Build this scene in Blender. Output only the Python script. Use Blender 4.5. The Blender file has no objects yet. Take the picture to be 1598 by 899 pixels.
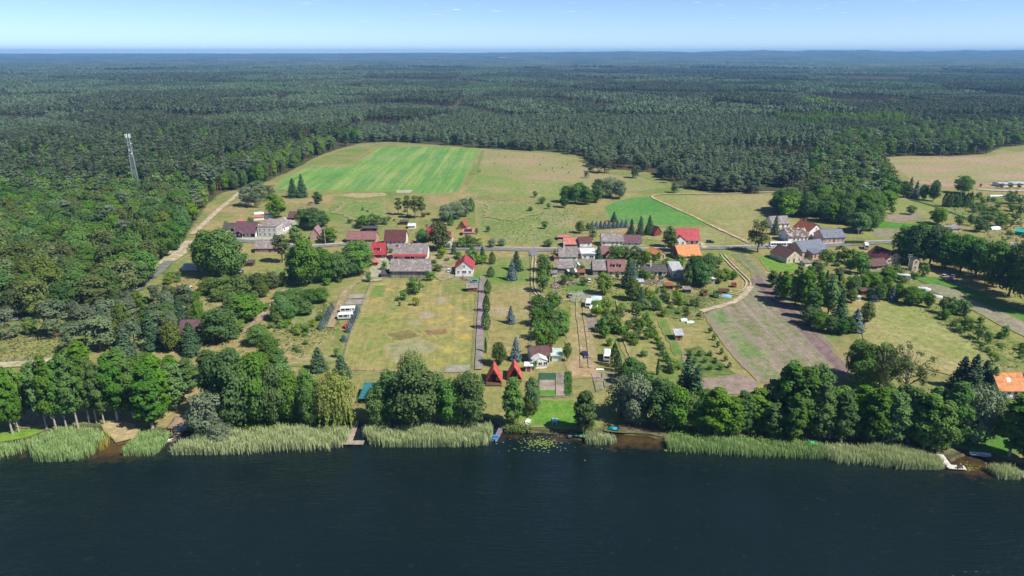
import bpy, bmesh, math, random
import numpy as np
from mathutils import Vector, Matrix
R = math.radians
SC = bpy.context.scene
COL = SC.collection
random.seed(7); RNG = np.random.default_rng(7)

# ---------------------------------------------------------------- camera
CAM_H, FPX, PITCH, CX, CY = 100.0, 1065.0, R(19.0), 799.0, 449.5
cam_d = bpy.data.cameras.new('camera'); cam_d.sensor_width = 36.0
cam_d.lens = 36.0 * FPX / 1598.0; cam_d.clip_start = 1.0; cam_d.clip_end = 120000.0
cam = bpy.data.objects.new('camera', cam_d); COL.objects.link(cam)
cam.location = (0, 0, CAM_H); cam.rotation_euler = (R(90) - PITCH, 0, 0)
SC.camera = cam

# ---------------------------------------------------------------- sky, sun, exposure
SUN_EL, SUN_AZ = R(50), R(118)           # azimuth clockwise from +Y
world = bpy.data.worlds.new('World'); SC.world = world; world.use_nodes = True
wn, wl = world.node_tree.nodes, world.node_tree.links
wn.clear()
wo = wn.new('ShaderNodeOutputWorld'); bg = wn.new('ShaderNodeBackground'); sky = wn.new('ShaderNodeTexSky')
sky.sky_type = 'NISHITA'; sky.sun_disc = False; sky.sun_elevation = SUN_EL; sky.sun_rotation = SUN_AZ
sky.altitude = 0; sky.air_density = 0.45; sky.dust_density = 0.1; sky.ozone_density = 3.0
# a few thin fair-weather wisps all over the sky
tc = wn.new('ShaderNodeTexCoord'); sep = wn.new('ShaderNodeSeparateXYZ'); wl.new(tc.outputs['Generated'], sep.inputs[0])
mx = wn.new('ShaderNodeMath'); mx.operation = 'MAXIMUM'; mx.inputs[1].default_value = 0.02; wl.new(sep.outputs['Z'], mx.inputs[0])
dx = wn.new('ShaderNodeMath'); dx.operation = 'DIVIDE'; wl.new(sep.outputs['X'], dx.inputs[0]); wl.new(mx.outputs[0], dx.inputs[1])
dy = wn.new('ShaderNodeMath'); dy.operation = 'DIVIDE'; wl.new(sep.outputs['Y'], dy.inputs[0]); wl.new(mx.outputs[0], dy.inputs[1])
cmb = wn.new('ShaderNodeCombineXYZ'); wl.new(dx.outputs[0], cmb.inputs[0]); wl.new(dy.outputs[0], cmb.inputs[1])
cn = wn.new('ShaderNodeTexNoise'); cn.inputs['Scale'].default_value = 1.7; cn.inputs['Detail'].default_value = 5
wl.new(cmb.outputs[0], cn.inputs['Vector'])
cr = wn.new('ShaderNodeMapRange'); cr.inputs['From Min'].default_value = 0.64; cr.inputs['From Max'].default_value = 0.80; cr.inputs['To Max'].default_value = 0.8
wl.new(cn.outputs['Fac'], cr.inputs['Value'])
cf = wn.new('ShaderNodeMapRange'); cf.inputs['From Min'].default_value = 0.024; cf.inputs['From Max'].default_value = 0.05; wl.new(sep.outputs['Z'], cf.inputs['Value'])
cm2 = wn.new('ShaderNodeMath'); cm2.operation = 'MULTIPLY'; wl.new(cr.outputs[0], cm2.inputs[0]); wl.new(cf.outputs[0], cm2.inputs[1])
cmx = wn.new('ShaderNodeMixRGB'); cmx.inputs['Color2'].default_value = (9, 9.3, 9.8, 1)
wl.new(cm2.outputs[0], cmx.inputs['Fac']); wl.new(sky.outputs[0], cmx.inputs['Color1'])
wl.new(cmx.outputs[0], bg.inputs['Color']); bg.inputs['Strength'].default_value = 0.105
wl.new(bg.outputs[0], wo.inputs['Surface'])

sd = bpy.data.lights.new('sun', 'SUN'); sd.energy = 4.4; sd.angle = R(0.53); sd.color = (1.0, 0.95, 0.87)
sun = bpy.data.objects.new('sun', sd); COL.objects.link(sun)
SUNV = Vector((math.sin(SUN_AZ) * math.cos(SUN_EL), math.cos(SUN_AZ) * math.cos(SUN_EL), math.sin(SUN_EL)))
sun.rotation_euler = SUNV.to_track_quat('Z', 'Y').to_euler(); sun.location = (200, -100, 400)

vs = SC.view_settings
vs.view_transform = 'Standard'; vs.look = 'None'; vs.gamma = 1.0; vs.exposure = 0.6; vs.use_curve_mapping = False
SC.render.engine = 'CYCLES'
cy = SC.cycles
cy.max_bounces = 5; cy.diffuse_bounces = 2; cy.glossy_bounces = 2; cy.transmission_bounces = 2
cy.transparent_max_bounces = 8; cy.volume_bounces = 1
cy.use_denoising = True; cy.use_adaptive_sampling = True; cy.adaptive_threshold = 0.015
cy.caustics_reflective = False; cy.caustics_refractive = False; cy.sample_clamp_indirect = 6.0

# ---------------------------------------------------------------- pixel <-> place
SP, CP = math.sin(PITCH), math.cos(PITCH)
def G(px, py, z=0.0):
    """ground (height z) point seen at photo pixel"""
    a, b = (px - CX) / FPX, (CY - py) / FPX
    d = Vector((a, CP + b * SP, -SP + b * CP))
    t = (z - CAM_H) / d.z
    return Vector((d.x * t, d.y * t, z))
def zat(y, py):
    """height of a point at ground distance y that shows on photo row py"""
    t = (CY - py) / FPX
    return CAM_H + y * (t * CP - SP) / (CP + t * SP)
def P(x, y, z=0.0):
    f = y * CP - (z - CAM_H) * SP
    return CX + FPX * x / f, CY - FPX * (y * SP + (z - CAM_H) * CP) / f
def ppm(y, z=0.0):                      # photo pixels per metre at ground distance y
    return FPX / (y * CP - (z - CAM_H) * SP)

# ---------------------------------------------------------------- objects
def tag(o, label=None, cat=None, group=None, kind=None):
    if label: o['label'] = label
    if cat: o['category'] = cat
    if group: o['group'] = group
    if kind: o['kind'] = kind
    return o
def link(o, parent=None):
    COL.objects.link(o)
    if parent is not None: o.parent = parent
    return o
def empty(name, loc, rz=0.0):
    o = bpy.data.objects.new(name, None); o.location = loc; o.rotation_euler = (0, 0, rz)
    o.empty_display_size = 0.5
    return link(o)
def newobj(name, me, parent=None, loc=(0, 0, 0), rz=0.0):
    o = bpy.data.objects.new(name, me); o.location = loc; o.rotation_euler = (0, 0, rz)
    return link(o, parent)
def copy_tree(o, parent=None):
    c = o.copy(); COL.objects.link(c); c.parent = parent
    for ch in list(o.children): copy_tree(ch, c)
    return c
class MB:
    def __init__(s): s.v, s.f, s.m = [], [], []
    def face(s, pts, m=0):
        n = len(s.v); s.v += [tuple(p) for p in pts]; s.f.append(tuple(range(n, n + len(pts)))); s.m.append(m); return s
    def hexa(s, b, t, m=0):
        n = len(s.v); s.v += [tuple(p) for p in b] + [tuple(p) for p in t]; k = len(b)
        s.f.append(tuple(n + i for i in reversed(range(k)))); s.f.append(tuple(n + k + i for i in range(k)))
        for i in range(k):
            j = (i + 1) % k; s.f.append((n + i, n + j, n + k + j, n + k + i))
        s.m += [m] * (k + 2); return s
    def box(s, x0, x1, y0, y1, z0, z1, m=0):
        return s.hexa([(x0, y0, z0), (x1, y0, z0), (x1, y1, z0), (x0, y1, z0)],
                      [(x0, y0, z1), (x1, y0, z1), (x1, y1, z1), (x0, y1, z1)], m)
    def tube(s, a, b, r0, r1=None, n=6, m=0):
        a, b = Vector(a), Vector(b); r1 = r0 if r1 is None else r1
        d = (b - a).normalized(); u = d.orthogonal().normalized(); w = d.cross(u)
        ring = lambda c, r: [c + (u * math.cos(2 * math.pi * i / n) + w * math.sin(2 * math.pi * i / n)) * r for i in range(n)]
        return s.hexa(ring(a, r0), ring(b, r1), m)
    def loft(s, rings, m=0, caps=True):
        n0 = len(s.v); k = len(rings[0])
        for r in rings: s.v += [tuple(p) for p in r]
        for j in range(len(rings) - 1):
            for i in range(k):
                a = n0 + j * k + i; b = n0 + j * k + (i + 1) % k
                s.f.append((a, b, b + k, a + k)); s.m.append(m)
        if caps:
            s.f.append(tuple(n0 + i for i in reversed(range(k)))); s.m.append(m)
            s.f.append(tuple(n0 + (len(rings) - 1) * k + i for i in range(k))); s.m.append(m)
        return s
    def mesh(s, name, mats, smooth=False):
        me = bpy.data.meshes.new(name); me.from_pydata(s.v, [], s.f)
        for mt in (mats if isinstance(mats, (list, tuple)) else [mats]): me.materials.append(mt)
        if any(s.m): me.polygons.foreach_set('material_index', s.m)
        if smooth: me.polygons.foreach_set('use_smooth', [True] * len(s.f))
        me.update(); return me
    def build(s, name, mats, parent=None, loc=(0, 0, 0), rz=0.0, smooth=False):
        return newobj(name, s.mesh(name, mats, smooth), parent, loc, rz)
def np_mesh(name, V, Fq, mats, smooth=False, midx=None):
    """fast mesh from an (n,3) array and an (m,k) face array"""
    me = bpy.data.meshes.new(name); k = Fq.shape[1]
    me.vertices.add(len(V)); me.vertices.foreach_set('co', np.ascontiguousarray(V, dtype=np.float32).ravel())
    me.loops.add(Fq.size); me.loops.foreach_set('vertex_index', np.ascontiguousarray(Fq, dtype=np.int32).ravel())
    me.polygons.add(len(Fq)); me.polygons.foreach_set('loop_start', np.arange(0, Fq.size, k, dtype=np.int32))
    for mt in (mats if isinstance(mats, (list, tuple)) else [mats]): me.materials.append(mt)
    if midx is not None: me.polygons.foreach_set('material_index', np.asarray(midx, dtype=np.int32))
    if smooth: me.polygons.foreach_set('use_smooth', np.ones(len(Fq), dtype=bool))
    me.update(calc_edges=True); return me

# ---------------------------------------------------------------- materials
MATS = {}
def nodes(name):
    m = bpy.data.materials.new(name); m.use_nodes = True; MATS[name] = m
    n, l = m.node_tree.nodes, m.node_tree.links; n.clear()
    out = n.new('ShaderNodeOutputMaterial'); return m, n, l, out
def C4(c): return (c[0], c[1], c[2], 1.0)
def noise(n, l, vec, scale, detail=3, rough=0.55, scl=None, rot=0.0):
    if scl is not None or rot:
        mp = n.new('ShaderNodeMapping'); mp.inputs['Scale'].default_value = scl or (1, 1, 1)
        mp.inputs['Rotation'].default_value = (0, 0, rot); mp.vector_type = 'TEXTURE' if False else 'POINT'
        l.new(vec, mp.inputs['Vector']); vec = mp.outputs[0]
    t = n.new('ShaderNodeTexNoise'); t.inputs['Scale'].default_value = scale
    t.inputs['Detail'].default_value = detail; t.inputs['Roughness'].default_value = rough
    l.new(vec, t.inputs['Vector']); return t.outputs['Fac']
def rng(n, l, v, a, b, c=0.0, d=1.0):
    r = n.new('ShaderNodeMapRange'); r.inputs['From Min'].default_value = a; r.inputs['From Max'].default_value = b
    r.inputs['To Min'].default_value = c; r.inputs['To Max'].default_value = d; l.new(v, r.inputs['Value']); return r.outputs[0]
def mix(n, l, fac, a, b, mode='MIX'):
    x = n.new('ShaderNodeMixRGB'); x.blend_type = mode
    if isinstance(fac, (int, float)): x.inputs['Fac'].default_value = fac
    else: l.new(fac, x.inputs['Fac'])
    for s, k in ((a, 'Color1'), (b, 'Color2')):
        if isinstance(s, (tuple, list)): x.inputs[k].default_value = C4(s)
        else: l.new(s, x.inputs[k])
    return x.outputs[0]
def mth(n, l, op, a, b=None):
    x = n.new('ShaderNodeMath'); x.operation = op
    for i, s in enumerate((a, b)):
        if s is None: continue
        if isinstance(s, (int, float)): x.inputs[i].default_value = s
        else: l.new(s, x.inputs[i])
    return x.outputs[0]
def bsdf(n, l, out, col, rough=0.8, metal=0.0, spec=0.3, bump=None, bstr=0.3, bdist=0.05):
    b = n.new('ShaderNodeBsdfPrincipled')
    if isinstance(col, (tuple, list)): b.inputs['Base Color'].default_value = C4(col)
    else: l.new(col, b.inputs['Base Color'])
    b.inputs['Roughness'].default_value = rough; b.inputs['Metallic'].default_value = metal
    b.inputs['Specular IOR Level'].default_value = spec
    if bump is not None:
        bp = n.new('ShaderNodeBump'); bp.inputs['Strength'].default_value = bstr; bp.inputs['Distance'].default_value = bdist
        l.new(bump, bp.inputs['Height']); l.new(bp.outputs[0], b.inputs['Normal'])
    l.new(b.outputs[0], out.inputs['Surface']); return b
def geo_pos(n):
    return n.new('ShaderNodeNewGeometry').outputs['Position']
def simple(name, col, rough=0.7, var=0.15, scale=1.5, metal=0.0, spec=0.3, dirt=None):
    """plain surface with uneven wear"""
    if name in MATS: return MATS[name]
    m, n, l, out = nodes(name); p = geo_pos(n)
    f = noise(n, l, p, scale, 4)
    c = mix(n, l, rng(n, l, f, .3, .7), tuple(x * (1 - var) for x in col), tuple(min(1, x * (1 + var)) for x in col))
    if dirt:
        c = mix(n, l, rng(n, l, noise(n, l, p, scale * .35, 5), .52, .7, 0, .7), c, dirt)
    bsdf(n, l, out, c, rough, metal, spec, f, .25, .03); return m
def roofmat(name, col, col2=None, patch=0.0, rows=0.33, rough=0.75):
    """tiled or sheeted roof: course lines in relief, weathering"""
    if name in MATS: return MATS[name]
    m, n, l, out = nodes(name); p = geo_pos(n)
    tcn = n.new('ShaderNodeTexCoord').outputs['Object']
    sp = n.new('ShaderNodeSeparateXYZ'); l.new(tcn, sp.inputs[0])
    zz = mth(n, l, 'MULTIPLY', sp.outputs['Z'], 1.0 / rows); fr = mth(n, l, 'FRACT', zz)
    xx = mth(n, l, 'FRACT', mth(n, l, 'MULTIPLY', sp.outputs['X'], 1.0 / 0.9))
    f = noise(n, l, p, .9, 5, .6)
    c = mix(n, l, rng(n, l, f, .3, .72), tuple(x * .62 for x in col), tuple(min(1, x * 1.28) for x in col))
    c = mix(n, l, rng(n, l, noise(n, l, p, 1.6, 4, .7, (1, 1, .25)), .55, .75, 0, .45), c, (.20, .17, .14))
    if col2: c = mix(n, l, rng(n, l, noise(n, l, p, .55, 4, .65), .56 - patch, .62 - patch * .8), c, col2)
    c = mix(n, l, rng(n, l, fr, .0, .16, .35, 0), c, tuple(x * .5 for x in col))
    c = mix(n, l, rng(n, l, xx, .0, .1, .18, 0), c, tuple(x * .5 for x in col))
    bsdf(n, l, out, c, rough, 0, .3, fr, .5, .04); return m
def wallmat(name, col, dirt=(.25, .22, .18)):
    return simple(name, col, .85, .07, .8, dirt=dirt)
def boards(name, col, w=0.25):
    if name in MATS: return MATS[name]
    m, n, l, out = nodes(name); tcn = n.new('ShaderNodeTexCoord').outputs['Object']
    sp = n.new('ShaderNodeSeparateXYZ'); l.new(tcn, sp.inputs[0])
    a = mth(n, l, 'ADD', sp.outputs['X'], sp.outputs['Y']); fr = mth(n, l, 'FRACT', mth(n, l, 'MULTIPLY', a, 1 / w))
    fl = mth(n, l, 'FLOOR', mth(n, l, 'MULTIPLY', a, 1 / w))
    wn_ = n.new('ShaderNodeTexWhiteNoise'); wn_.noise_dimensions = '1D'; l.new(fl, wn_.inputs['W'])
    c = mix(n, l, wn_.outputs['Value'], tuple(x * .65 for x in col), tuple(x * 1.3 for x in col))
    c = mix(n, l, rng(n, l, fr, 0, .12, .7, 0), c, tuple(x * .3 for x in col))
    bsdf(n, l, out, c, .85, 0, .2, fr, .4, .03); return m
def glass_dark():
    if 'window_glass' in MATS: return MATS['window_glass']
    m, n, l, out = nodes('window_glass'); bsdf(n, l, out, (.02, .025, .03), .08, 0, .6); return m
def leafmat(name, col, col2, trans=0.30, var=0.26, obj=True, stand=None):
    """foliage: per-tree hue, small clumps, light shining through leaves"""
    m, n, l, out = nodes(name); p = geo_pos(n)
    c = mix(n, l, rng(n, l, noise(n, l, p, .55, 3), .3, .7), col, col2)
    oi = n.new('ShaderNodeObjectInfo')
    hs = n.new('ShaderNodeHueSaturation'); l.new(c, hs.inputs['Color'])
    l.new(rng(n, l, oi.outputs['Random'], 0, 1, .485, .515), hs.inputs['Hue'])
    l.new(rng(n, l, mth(n, l, 'FRACT', mth(n, l, 'MULTIPLY', oi.outputs['Random'], 7.31)), 0, 1, 1 - var, 1 + var), hs.inputs['Value'])
    l.new(rng(n, l, mth(n, l, 'FRACT', mth(n, l, 'MULTIPLY', oi.outputs['Random'], 3.77)), 0, 1, .85, 1.15), hs.inputs['Saturation'])
    c = hs.outputs[0]
    if stand:
        c = mix(n, l, rng(n, l, noise(n, l, p, .0035, 2, .5, (1, .45, 1)), .50, .60, 0, .75), c, stand[0])
        c = mix(n, l, rng(n, l, noise(n, l, p, .0075, 2, .5, (1, .5, 1), .6), .57, .63, 0, .7), c, stand[1])
    d = n.new('ShaderNodeBsdfDiffuse'); l.new(c, d.inputs['Color'])
    t = n.new('ShaderNodeBsdfTranslucent'); l.new(mix(n, l, .5, c, (.10, .16, .02)), t.inputs['Color'])
    ms = n.new('ShaderNodeMixShader'); ms.inputs[0].default_value = trans
    l.new(d.outputs[0], ms.inputs[1]); l.new(t.outputs[0], ms.inputs[2]); l.new(ms.outputs[0], out.inputs['Surface'])
    return m

# ================================================================ the setting
DRY, DRY2, GRN, LUSH = (.30, .245, .105), (.235, .215, .085), (.135, .19, .050), (.065, .165, .028)
SOIL, SOIL2, SAND, ASPH = (.235, .19, .15), (.17, .135, .105), (.42, .35, .26), (.16, .16, .165)
def groundmat(name, a, b, sc=.12, c=None, csc=.03, cthr=.55, stripes=None, fine=1.6, edge=None, spots=None, rough=.95):
    """a/b at patch scale, c as wide stains, stripes=(angle, period, colour, strength), edge=colour the border frays into"""
    m, n, l, out = nodes(name); p = geo_pos(n)
    col = mix(n, l, rng(n, l, noise(n, l, p, sc, 5, .62), .34, .66), a, b)
    if c: col = mix(n, l, rng(n, l, noise(n, l, p, csc, 4, .6), cthr - .07, cthr + .09, 0, .85), col, c)
    if spots: col = mix(n, l, rng(n, l, noise(n, l, p, spots[1], 3, .5), spots[2], spots[2] + .06, 0, .8), col, spots[0])
    if stripes:
        for ang, per, sc_, st in stripes:
            mp = n.new('ShaderNodeMapping'); mp.inputs['Rotation'].default_value = (0, 0, ang); l.new(p, mp.inputs['Vector'])
            sx = n.new('ShaderNodeSeparateXYZ'); l.new(mp.outputs[0], sx.inputs[0])
            cm = n.new('ShaderNodeCombineXYZ'); l.new(mth(n, l, 'MULTIPLY', sx.outputs['X'], 1 / per), cm.inputs[0])
            l.new(mth(n, l, 'MULTIPLY', sx.outputs['Y'], .006), cm.inputs[1])
            f = noise(n, l, cm.outputs[0], 1.0, 3, .7)
            col = mix(n, l, rng(n, l, f, .42, .62, 0, st), col, sc_)
    fn = noise(n, l, p, fine, 4, .75)
    col = mix(n, l, 1.0, col, mix(n, l, rng(n, l, fn, .25, .75), (.62, .62, .62), (1.32, 1.32, 1.32)), 'MULTIPLY')
    md = noise(n, l, p, .32, 5, .7); col = mix(n, l, 1.0, col, mix(n, l, rng(n, l, md, .3, .7), (.66, .72, .58), (1.34, 1.26, 1.36)), 'MULTIPLY')
    wd = noise(n, l, p, .014, 4, .6); col = mix(n, l, 1.0, col, mix(n, l, rng(n, l, wd, .36, .64), (.80, .98, .72), (1.16, 1.03, 1.22)), 'MULTIPLY')
    if edge:
        at = n.new('ShaderNodeAttribute'); at.attribute_name = 'edge'
        e = mth(n, l, 'ADD', at.outputs['Fac'], rng(n, l, noise(n, l, p, .35, 4, .6), .25, .75, -.55, .55))
        col = mix(n, l, rng(n, l, e, .25, .6), edge, col)
    bsdf(n, l, out, col, rough, 0, .1, fn, .6, .15); return m

def dense(pts, step):
    o = []
    for i in range(len(pts)):
        a, b = pts[i], pts[(i + 1) % len(pts)]; k = max(1, int((b - a).length / step))
        o += [a.lerp(b, j / k) for j in range(k)]
    return o
def poly_area(p): return .5 * sum(p[i].x * p[(i + 1) % len(p)].y - p[(i + 1) % len(p)].x * p[i].y for i in range(len(p)))
ZL = [0.006]
def nextz(): ZL[0] += 0.004; return ZL[0]
def sheet(name, px, mat, inset=1.6, step=None, jit=.5, px_is_world=False):
    pts = [Vector((a, b, 0)) for a, b in px] if px_is_world else [G(a, b) for a, b in px]
    if poly_area(pts) < 0: pts.reverse()
    if step is None: step = max(2.5, min(12, abs(poly_area(pts)) ** .5 / 16))
    d = dense(pts, step); k = len(d); z = nextz(); outr, inr = [], []
    rr = random.Random(len(name) * 31 + k)
    for i in range(k):
        t = (d[(i + 1) % k] - d[i - 1]); nrm = Vector((-t.y, t.x, 0)).normalized()
        q = d[i] + nrm * rr.uniform(-jit, jit); outr.append((q.x, q.y, z)); w = q + nrm * inset; inr.append((w.x, w.y, z + .0012 + .001 * rr.random()))
    me = bpy.data.meshes.new(name)      # full sheet, and a fraying border laid on it
    me.from_pydata(outr + [(a_, b_, z + .0006) for a_, b_, _ in outr] + inr, [], [tuple(range(k))] + [(k + i, k + (i + 1) % k, 2 * k + (i + 1) % k, 2 * k + i) for i in range(k)])
    me.materials.append(mat); at = me.attributes.new('edge', 'FLOAT', 'POINT')
    at.data.foreach_set('value', [1.0] * k + [0.0] * k + [1.0] * k)
    return tag(newobj(name, me), kind='structure')
def smooth_path(pts, step=3.0):
    o = []
    for i in range(len(pts) - 1):
        p0, p1, p2, p3 = pts[max(i - 1, 0)], pts[i], pts[i + 1], pts[min(i + 2, len(pts) - 1)]
        k = max(2, int((p2 - p1).length / step))
        for j in range(k):
            t = j / k
            o.append(.5 * (2 * p1 + (p2 - p0) * t + (2 * p0 - 5 * p1 + 4 * p2 - p3) * t * t + (3 * p1 - p0 - 3 * p2 + p3) * t ** 3))
    return o + [pts[-1]]
def ribbon(name, px, width, mat, soft=.35, off=0.0, jit=.16, world=None, step=3.0):
    c = smooth_path(world or [G(a, b) for a, b in px], step); z = nextz(); V, Fc, ed = [], [], []
    rr = random.Random(len(px) * 7 + int(width * 10)); k = len(c)
    for i, q in enumerate(c):
        t = (c[min(i + 1, k - 1)] - c[max(i - 1, 0)]); nrm = Vector((-t.y, t.x, 0)).normalized()
        w = width / 2
        for u, e in ((-w - rr.uniform(-jit, jit), 0), (-w + soft, 1), (w - soft, 1), (w + rr.uniform(-jit, jit), 0)):
            s = q + nrm * (u + off); V.append((s.x, s.y, z)); ed.append(float(e))
    for i in range(k - 1):
        for j in range(3): a = i * 4 + j; Fc.append((a, a + 4, a + 5, a + 1))
    me = bpy.data.meshes.new(name); me.from_pydata(V, [], Fc); me.materials.append(mat)
    at = me.attributes.new('edge', 'FLOAT', 'POINT'); at.data.foreach_set('value', ed)
    return tag(newobj(name, me), kind='structure')

# --- ground to the horizon, cut along the shoreline, with a bank under the water
SHORE_PX = [(-260, 735), (-150, 716), (0, 694), (45, 686), (70, 672), (110, 668), (150, 667), (166, 672), (180, 690), (212, 682), (232, 668), (262, 668),
            (272, 690), (290, 670), (330, 664), (430, 660), (530, 655), (556, 658), (575, 660), (600, 664), (680, 664), (757, 656), (775, 664), (795, 669), (850, 672), (890, 678),
            (905, 684), (925, 674), (960, 671), (975, 674), (1010, 676), (1042, 686), (1060, 676), (1130, 684), (1250, 690), (1400, 694),
            (1466, 706), (1480, 716), (1510, 704), (1540, 712), (1562, 722), (1598, 728), (1740, 750)]
WZ = -0.35
shore = [G(a, b) for a, b in SHORE_PX]
sh = []
for i in range(len(shore) - 1):
    k = max(2, int((shore[i + 1] - shore[i]).length / 1.2))
    for j in range(k):
        q = shore[i].lerp(shore[i + 1], j / k); sh.append(q + Vector((random.uniform(-.25, .25), random.uniform(-.3, .3), 0)))
sh.append(shore[-1])
FAR = 17000
m_floor = groundmat('forest_floor', (.055, .055, .028), (.085, .075, .04), .05, (.05, .075, .022), .01, .5)
V = [(-FAR, 40, 0)] + [tuple(q) for q in sh] + [(FAR, 40, 0), (FAR, FAR, 0), (-FAR, FAR, 0)]
ns = len(sh); bank = [(q.x, q.y - 1.1, WZ - .12) for q in sh] + [(q.x, q.y - 5.0, -1.6) for q in sh]
m_bank = groundmat('bank_soil', (.10, .075, .045), (.16, .125, .075), .6, (.07, .075, .03), .2, .5)
me = bpy.data.meshes.new('ground')
Fc = [tuple(range(len(V)))] ; o0 = len(V)
for i in range(ns - 1):
    Fc.append((o0 + i, o0 + i + 1, i + 2, i + 1)); Fc.append((o0 + ns + i, o0 + ns + i + 1, o0 + i + 1, o0 + i))
me.from_pydata(V + bank, [], Fc); me.materials.append(m_floor); me.materials.append(m_bank)
me.polygons.foreach_set('material_index', [0] + [1] * (len(Fc) - 1)); me.update()
tag(newobj('ground', me), kind='structure')

# --- lake
m_w, n, l, out = nodes('lake_water'); p = geo_pos(n)
shal = n.new('ShaderNodeAttribute'); shal.attribute_name = 'shallow'
wc = mix(n, l, rng(n, l, noise(n, l, p, .02, 3), .3, .7), (.0045, .011, .0105), (.006, .0135, .0135))
wc = mix(n, l, rng(n, l, mth(n, l, 'ADD', shal.outputs['Fac'], rng(n, l, noise(n, l, p, .5, 4), .3, .7, -.25, .25)), .15, 1), wc, (.085, .052, .018))
w1 = noise(n, l, p, .9, 4, .6, (1.0, 2.2, 1), .35); w2 = noise(n, l, p, .10, 2, .5, (1, 2.5, 1), -.2); w3 = noise(n, l, p, .35, 3, .55, (1.0, 2.8, 1), .15)
hgt = mth(n, l, 'MULTIPLY', rng(n, l, noise(n, l, p, .014, 3, .6, (1, 2, 1)), .35, .65, .35, 1.5), mth(n, l, 'ADD', mth(n, l, 'MULTIPLY', w1, .5), mth(n, l, 'ADD', mth(n, l, 'MULTIPLY', w2, .9), w3)))
b = bsdf(n, l, out, wc, .09, 0, .5, hgt, .7, .42); b.inputs['IOR'].default_value = 1.333
nx, ny = 180, 90
X = np.linspace(-260, 260, nx); Y = np.linspace(60, 185, ny)
XX, YY = np.meshgrid(X, Y); Vw = np.stack([XX.ravel(), YY.ravel(), np.full(nx * ny, WZ)], 1)
idx = np.arange(nx * ny).reshape(ny, nx)
Fw = np.stack([idx[:-1, :-1].ravel(), idx[:-1, 1:].ravel(), idx[1:, 1:].ravel(), idx[1:, :-1].ravel()], 1)
big = np.array([(-FAR, -6000, WZ), (FAR, -6000, WZ), (FAR, 60, WZ), (-FAR, 60, WZ), (-FAR, 60, WZ), (-260, 60, WZ), (-260, 185, WZ), (-FAR, 185, WZ), (260, 60, WZ), (FAR, 60, WZ), (FAR, 185, WZ), (260, 185, WZ)], float)
n0 = len(Vw); Vw = np.concatenate([Vw, big]); Fw = np.concatenate([Fw, n0 + np.arange(12).reshape(3, 4)])
mw = np_mesh('lake', Vw, Fw, m_w)
sv = np.zeros(len(Vw))
for px, py, rx, ry, s in [(190, 695, 9, 6, 1.2), (172, 700, 4, 5, .8), (985, 686, 10, 4, .9), (1025, 688, 6, 3.5, .8), (1522, 726, 8, 5, .95), (1500, 722, 4, 4, .6),
                       (30, 706, 8, 3, .35), (268, 692, 3, 5, .5), (570, 666, 4, 3, .5), (880, 682, 7, 2.5, .6), (940, 682, 6, 3, .4), (800, 678, 8, 3, .4)]:
    q = G(px, py); sv = np.maximum(sv, s * np.exp(-((Vw[:, 0] - q.x) / rx) ** 2 - ((Vw[:, 1] - q.y) / ry) ** 2))
at = mw.attributes.new('shallow', 'FLOAT', 'POINT'); at.data.foreach_set('value', sv.astype(np.float32))
tag(newobj('lake', mw), kind='structure')

# --- meadows and fields, each sheet a little above the one below
m_mead = groundmat('meadow_grass', GRN, DRY2, .07, DRY, .018, .50, None, 1.2, (.10, .11, .045), spots=((.33, .28, .16), .25, .66))
OPEN_PX = [(-260, 727), (-260, 500), (0, 500), (60, 497), (150, 484), (205, 462), (258, 418), (285, 372), (300, 345), (322, 318), (345, 300), (372, 296), (405, 288), (430, 276), (452, 268), (490, 246),
           (522, 234), (560, 224), (612, 221), (700, 227), (760, 232), (860, 237), (905, 243), (920, 248), (925, 262), (940, 262), (1015, 269), (1030, 278), (1068, 292), (1110, 301), (1180, 302), (1226, 294),
           (1245, 312), (1300, 300), (1345, 285), (1375, 262), (1372, 246), (1420, 243), (1480, 244), (1540, 240), (1560, 230), (1600, 226), (1850, 224), (1850, 772)]
open_w = [G(a, b) for a, b in OPEN_PX]
OPENP = np.array([(q.x, q.y) for q in open_w])
mp_ = OPENP.tolist()
sh_in = [(q.x, q.y + .5) for q in sh[::3]]
land = [(q.x, q.y) for q in open_w[1:-1]] + [(q[0], q[1]) for q in reversed(sh_in)]
sheet('meadow', land, m_mead, 4.0, 14, 1.2, True)
def field(name, px, *a, **k):
    inset = k.pop('inset', 1.6); jit = k.pop('jit', .5)
    return sheet(name, px, groundmat(name + '_%d' % len(MATS), *a, **k), inset, None, jit)
ANG = R(0)
field('crop_field', [(424, 295), (436, 281), (480, 259), (546, 258.5), (572, 243), (590, 231), (650, 228), (750, 232), (733, 268), (716, 301), (660, 303), (610, 298), (540, 299), (480, 297)],
      (.11, .245, .06), (.155, .285, .07), .035, (.08, .21, .06), .02, .5, [(R(1), 9.0, (.27, .34, .10), .85), (R(1), 3.2, (.085, .21, .055), .6), (R(1), 1.4, (.22, .31, .09), .35)], .8, DRY2, inset=4)
field('meadow', [(455, 270), (490, 247), (530, 234), (572, 225), (606, 224), (585, 231), (546, 257), (480, 258)], (.20, .22, .075), DRY2, .05, (.14, .2, .05), .03, .5, None, 1.0, DRY2, inset=5)
field('meadow', [(752, 234), (860, 239), (915, 248), (928, 270), (1000, 275), (1050, 292), (1000, 300), (915, 300), (880, 284), (740, 276)], (.285, .245, .12), (.24, .235, .10), .04, (.30, .225, .13), .03, .56, None, .8, GRN, inset=6)
field('meadow', [(742, 272), (880, 284), (905, 300), (880, 310), (800, 308), (720, 302)], (.155, .235, .055), (.20, .235, .075), .04, (.27, .245, .11), .03, .56, None, .8, DRY2, inset=5)
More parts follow.
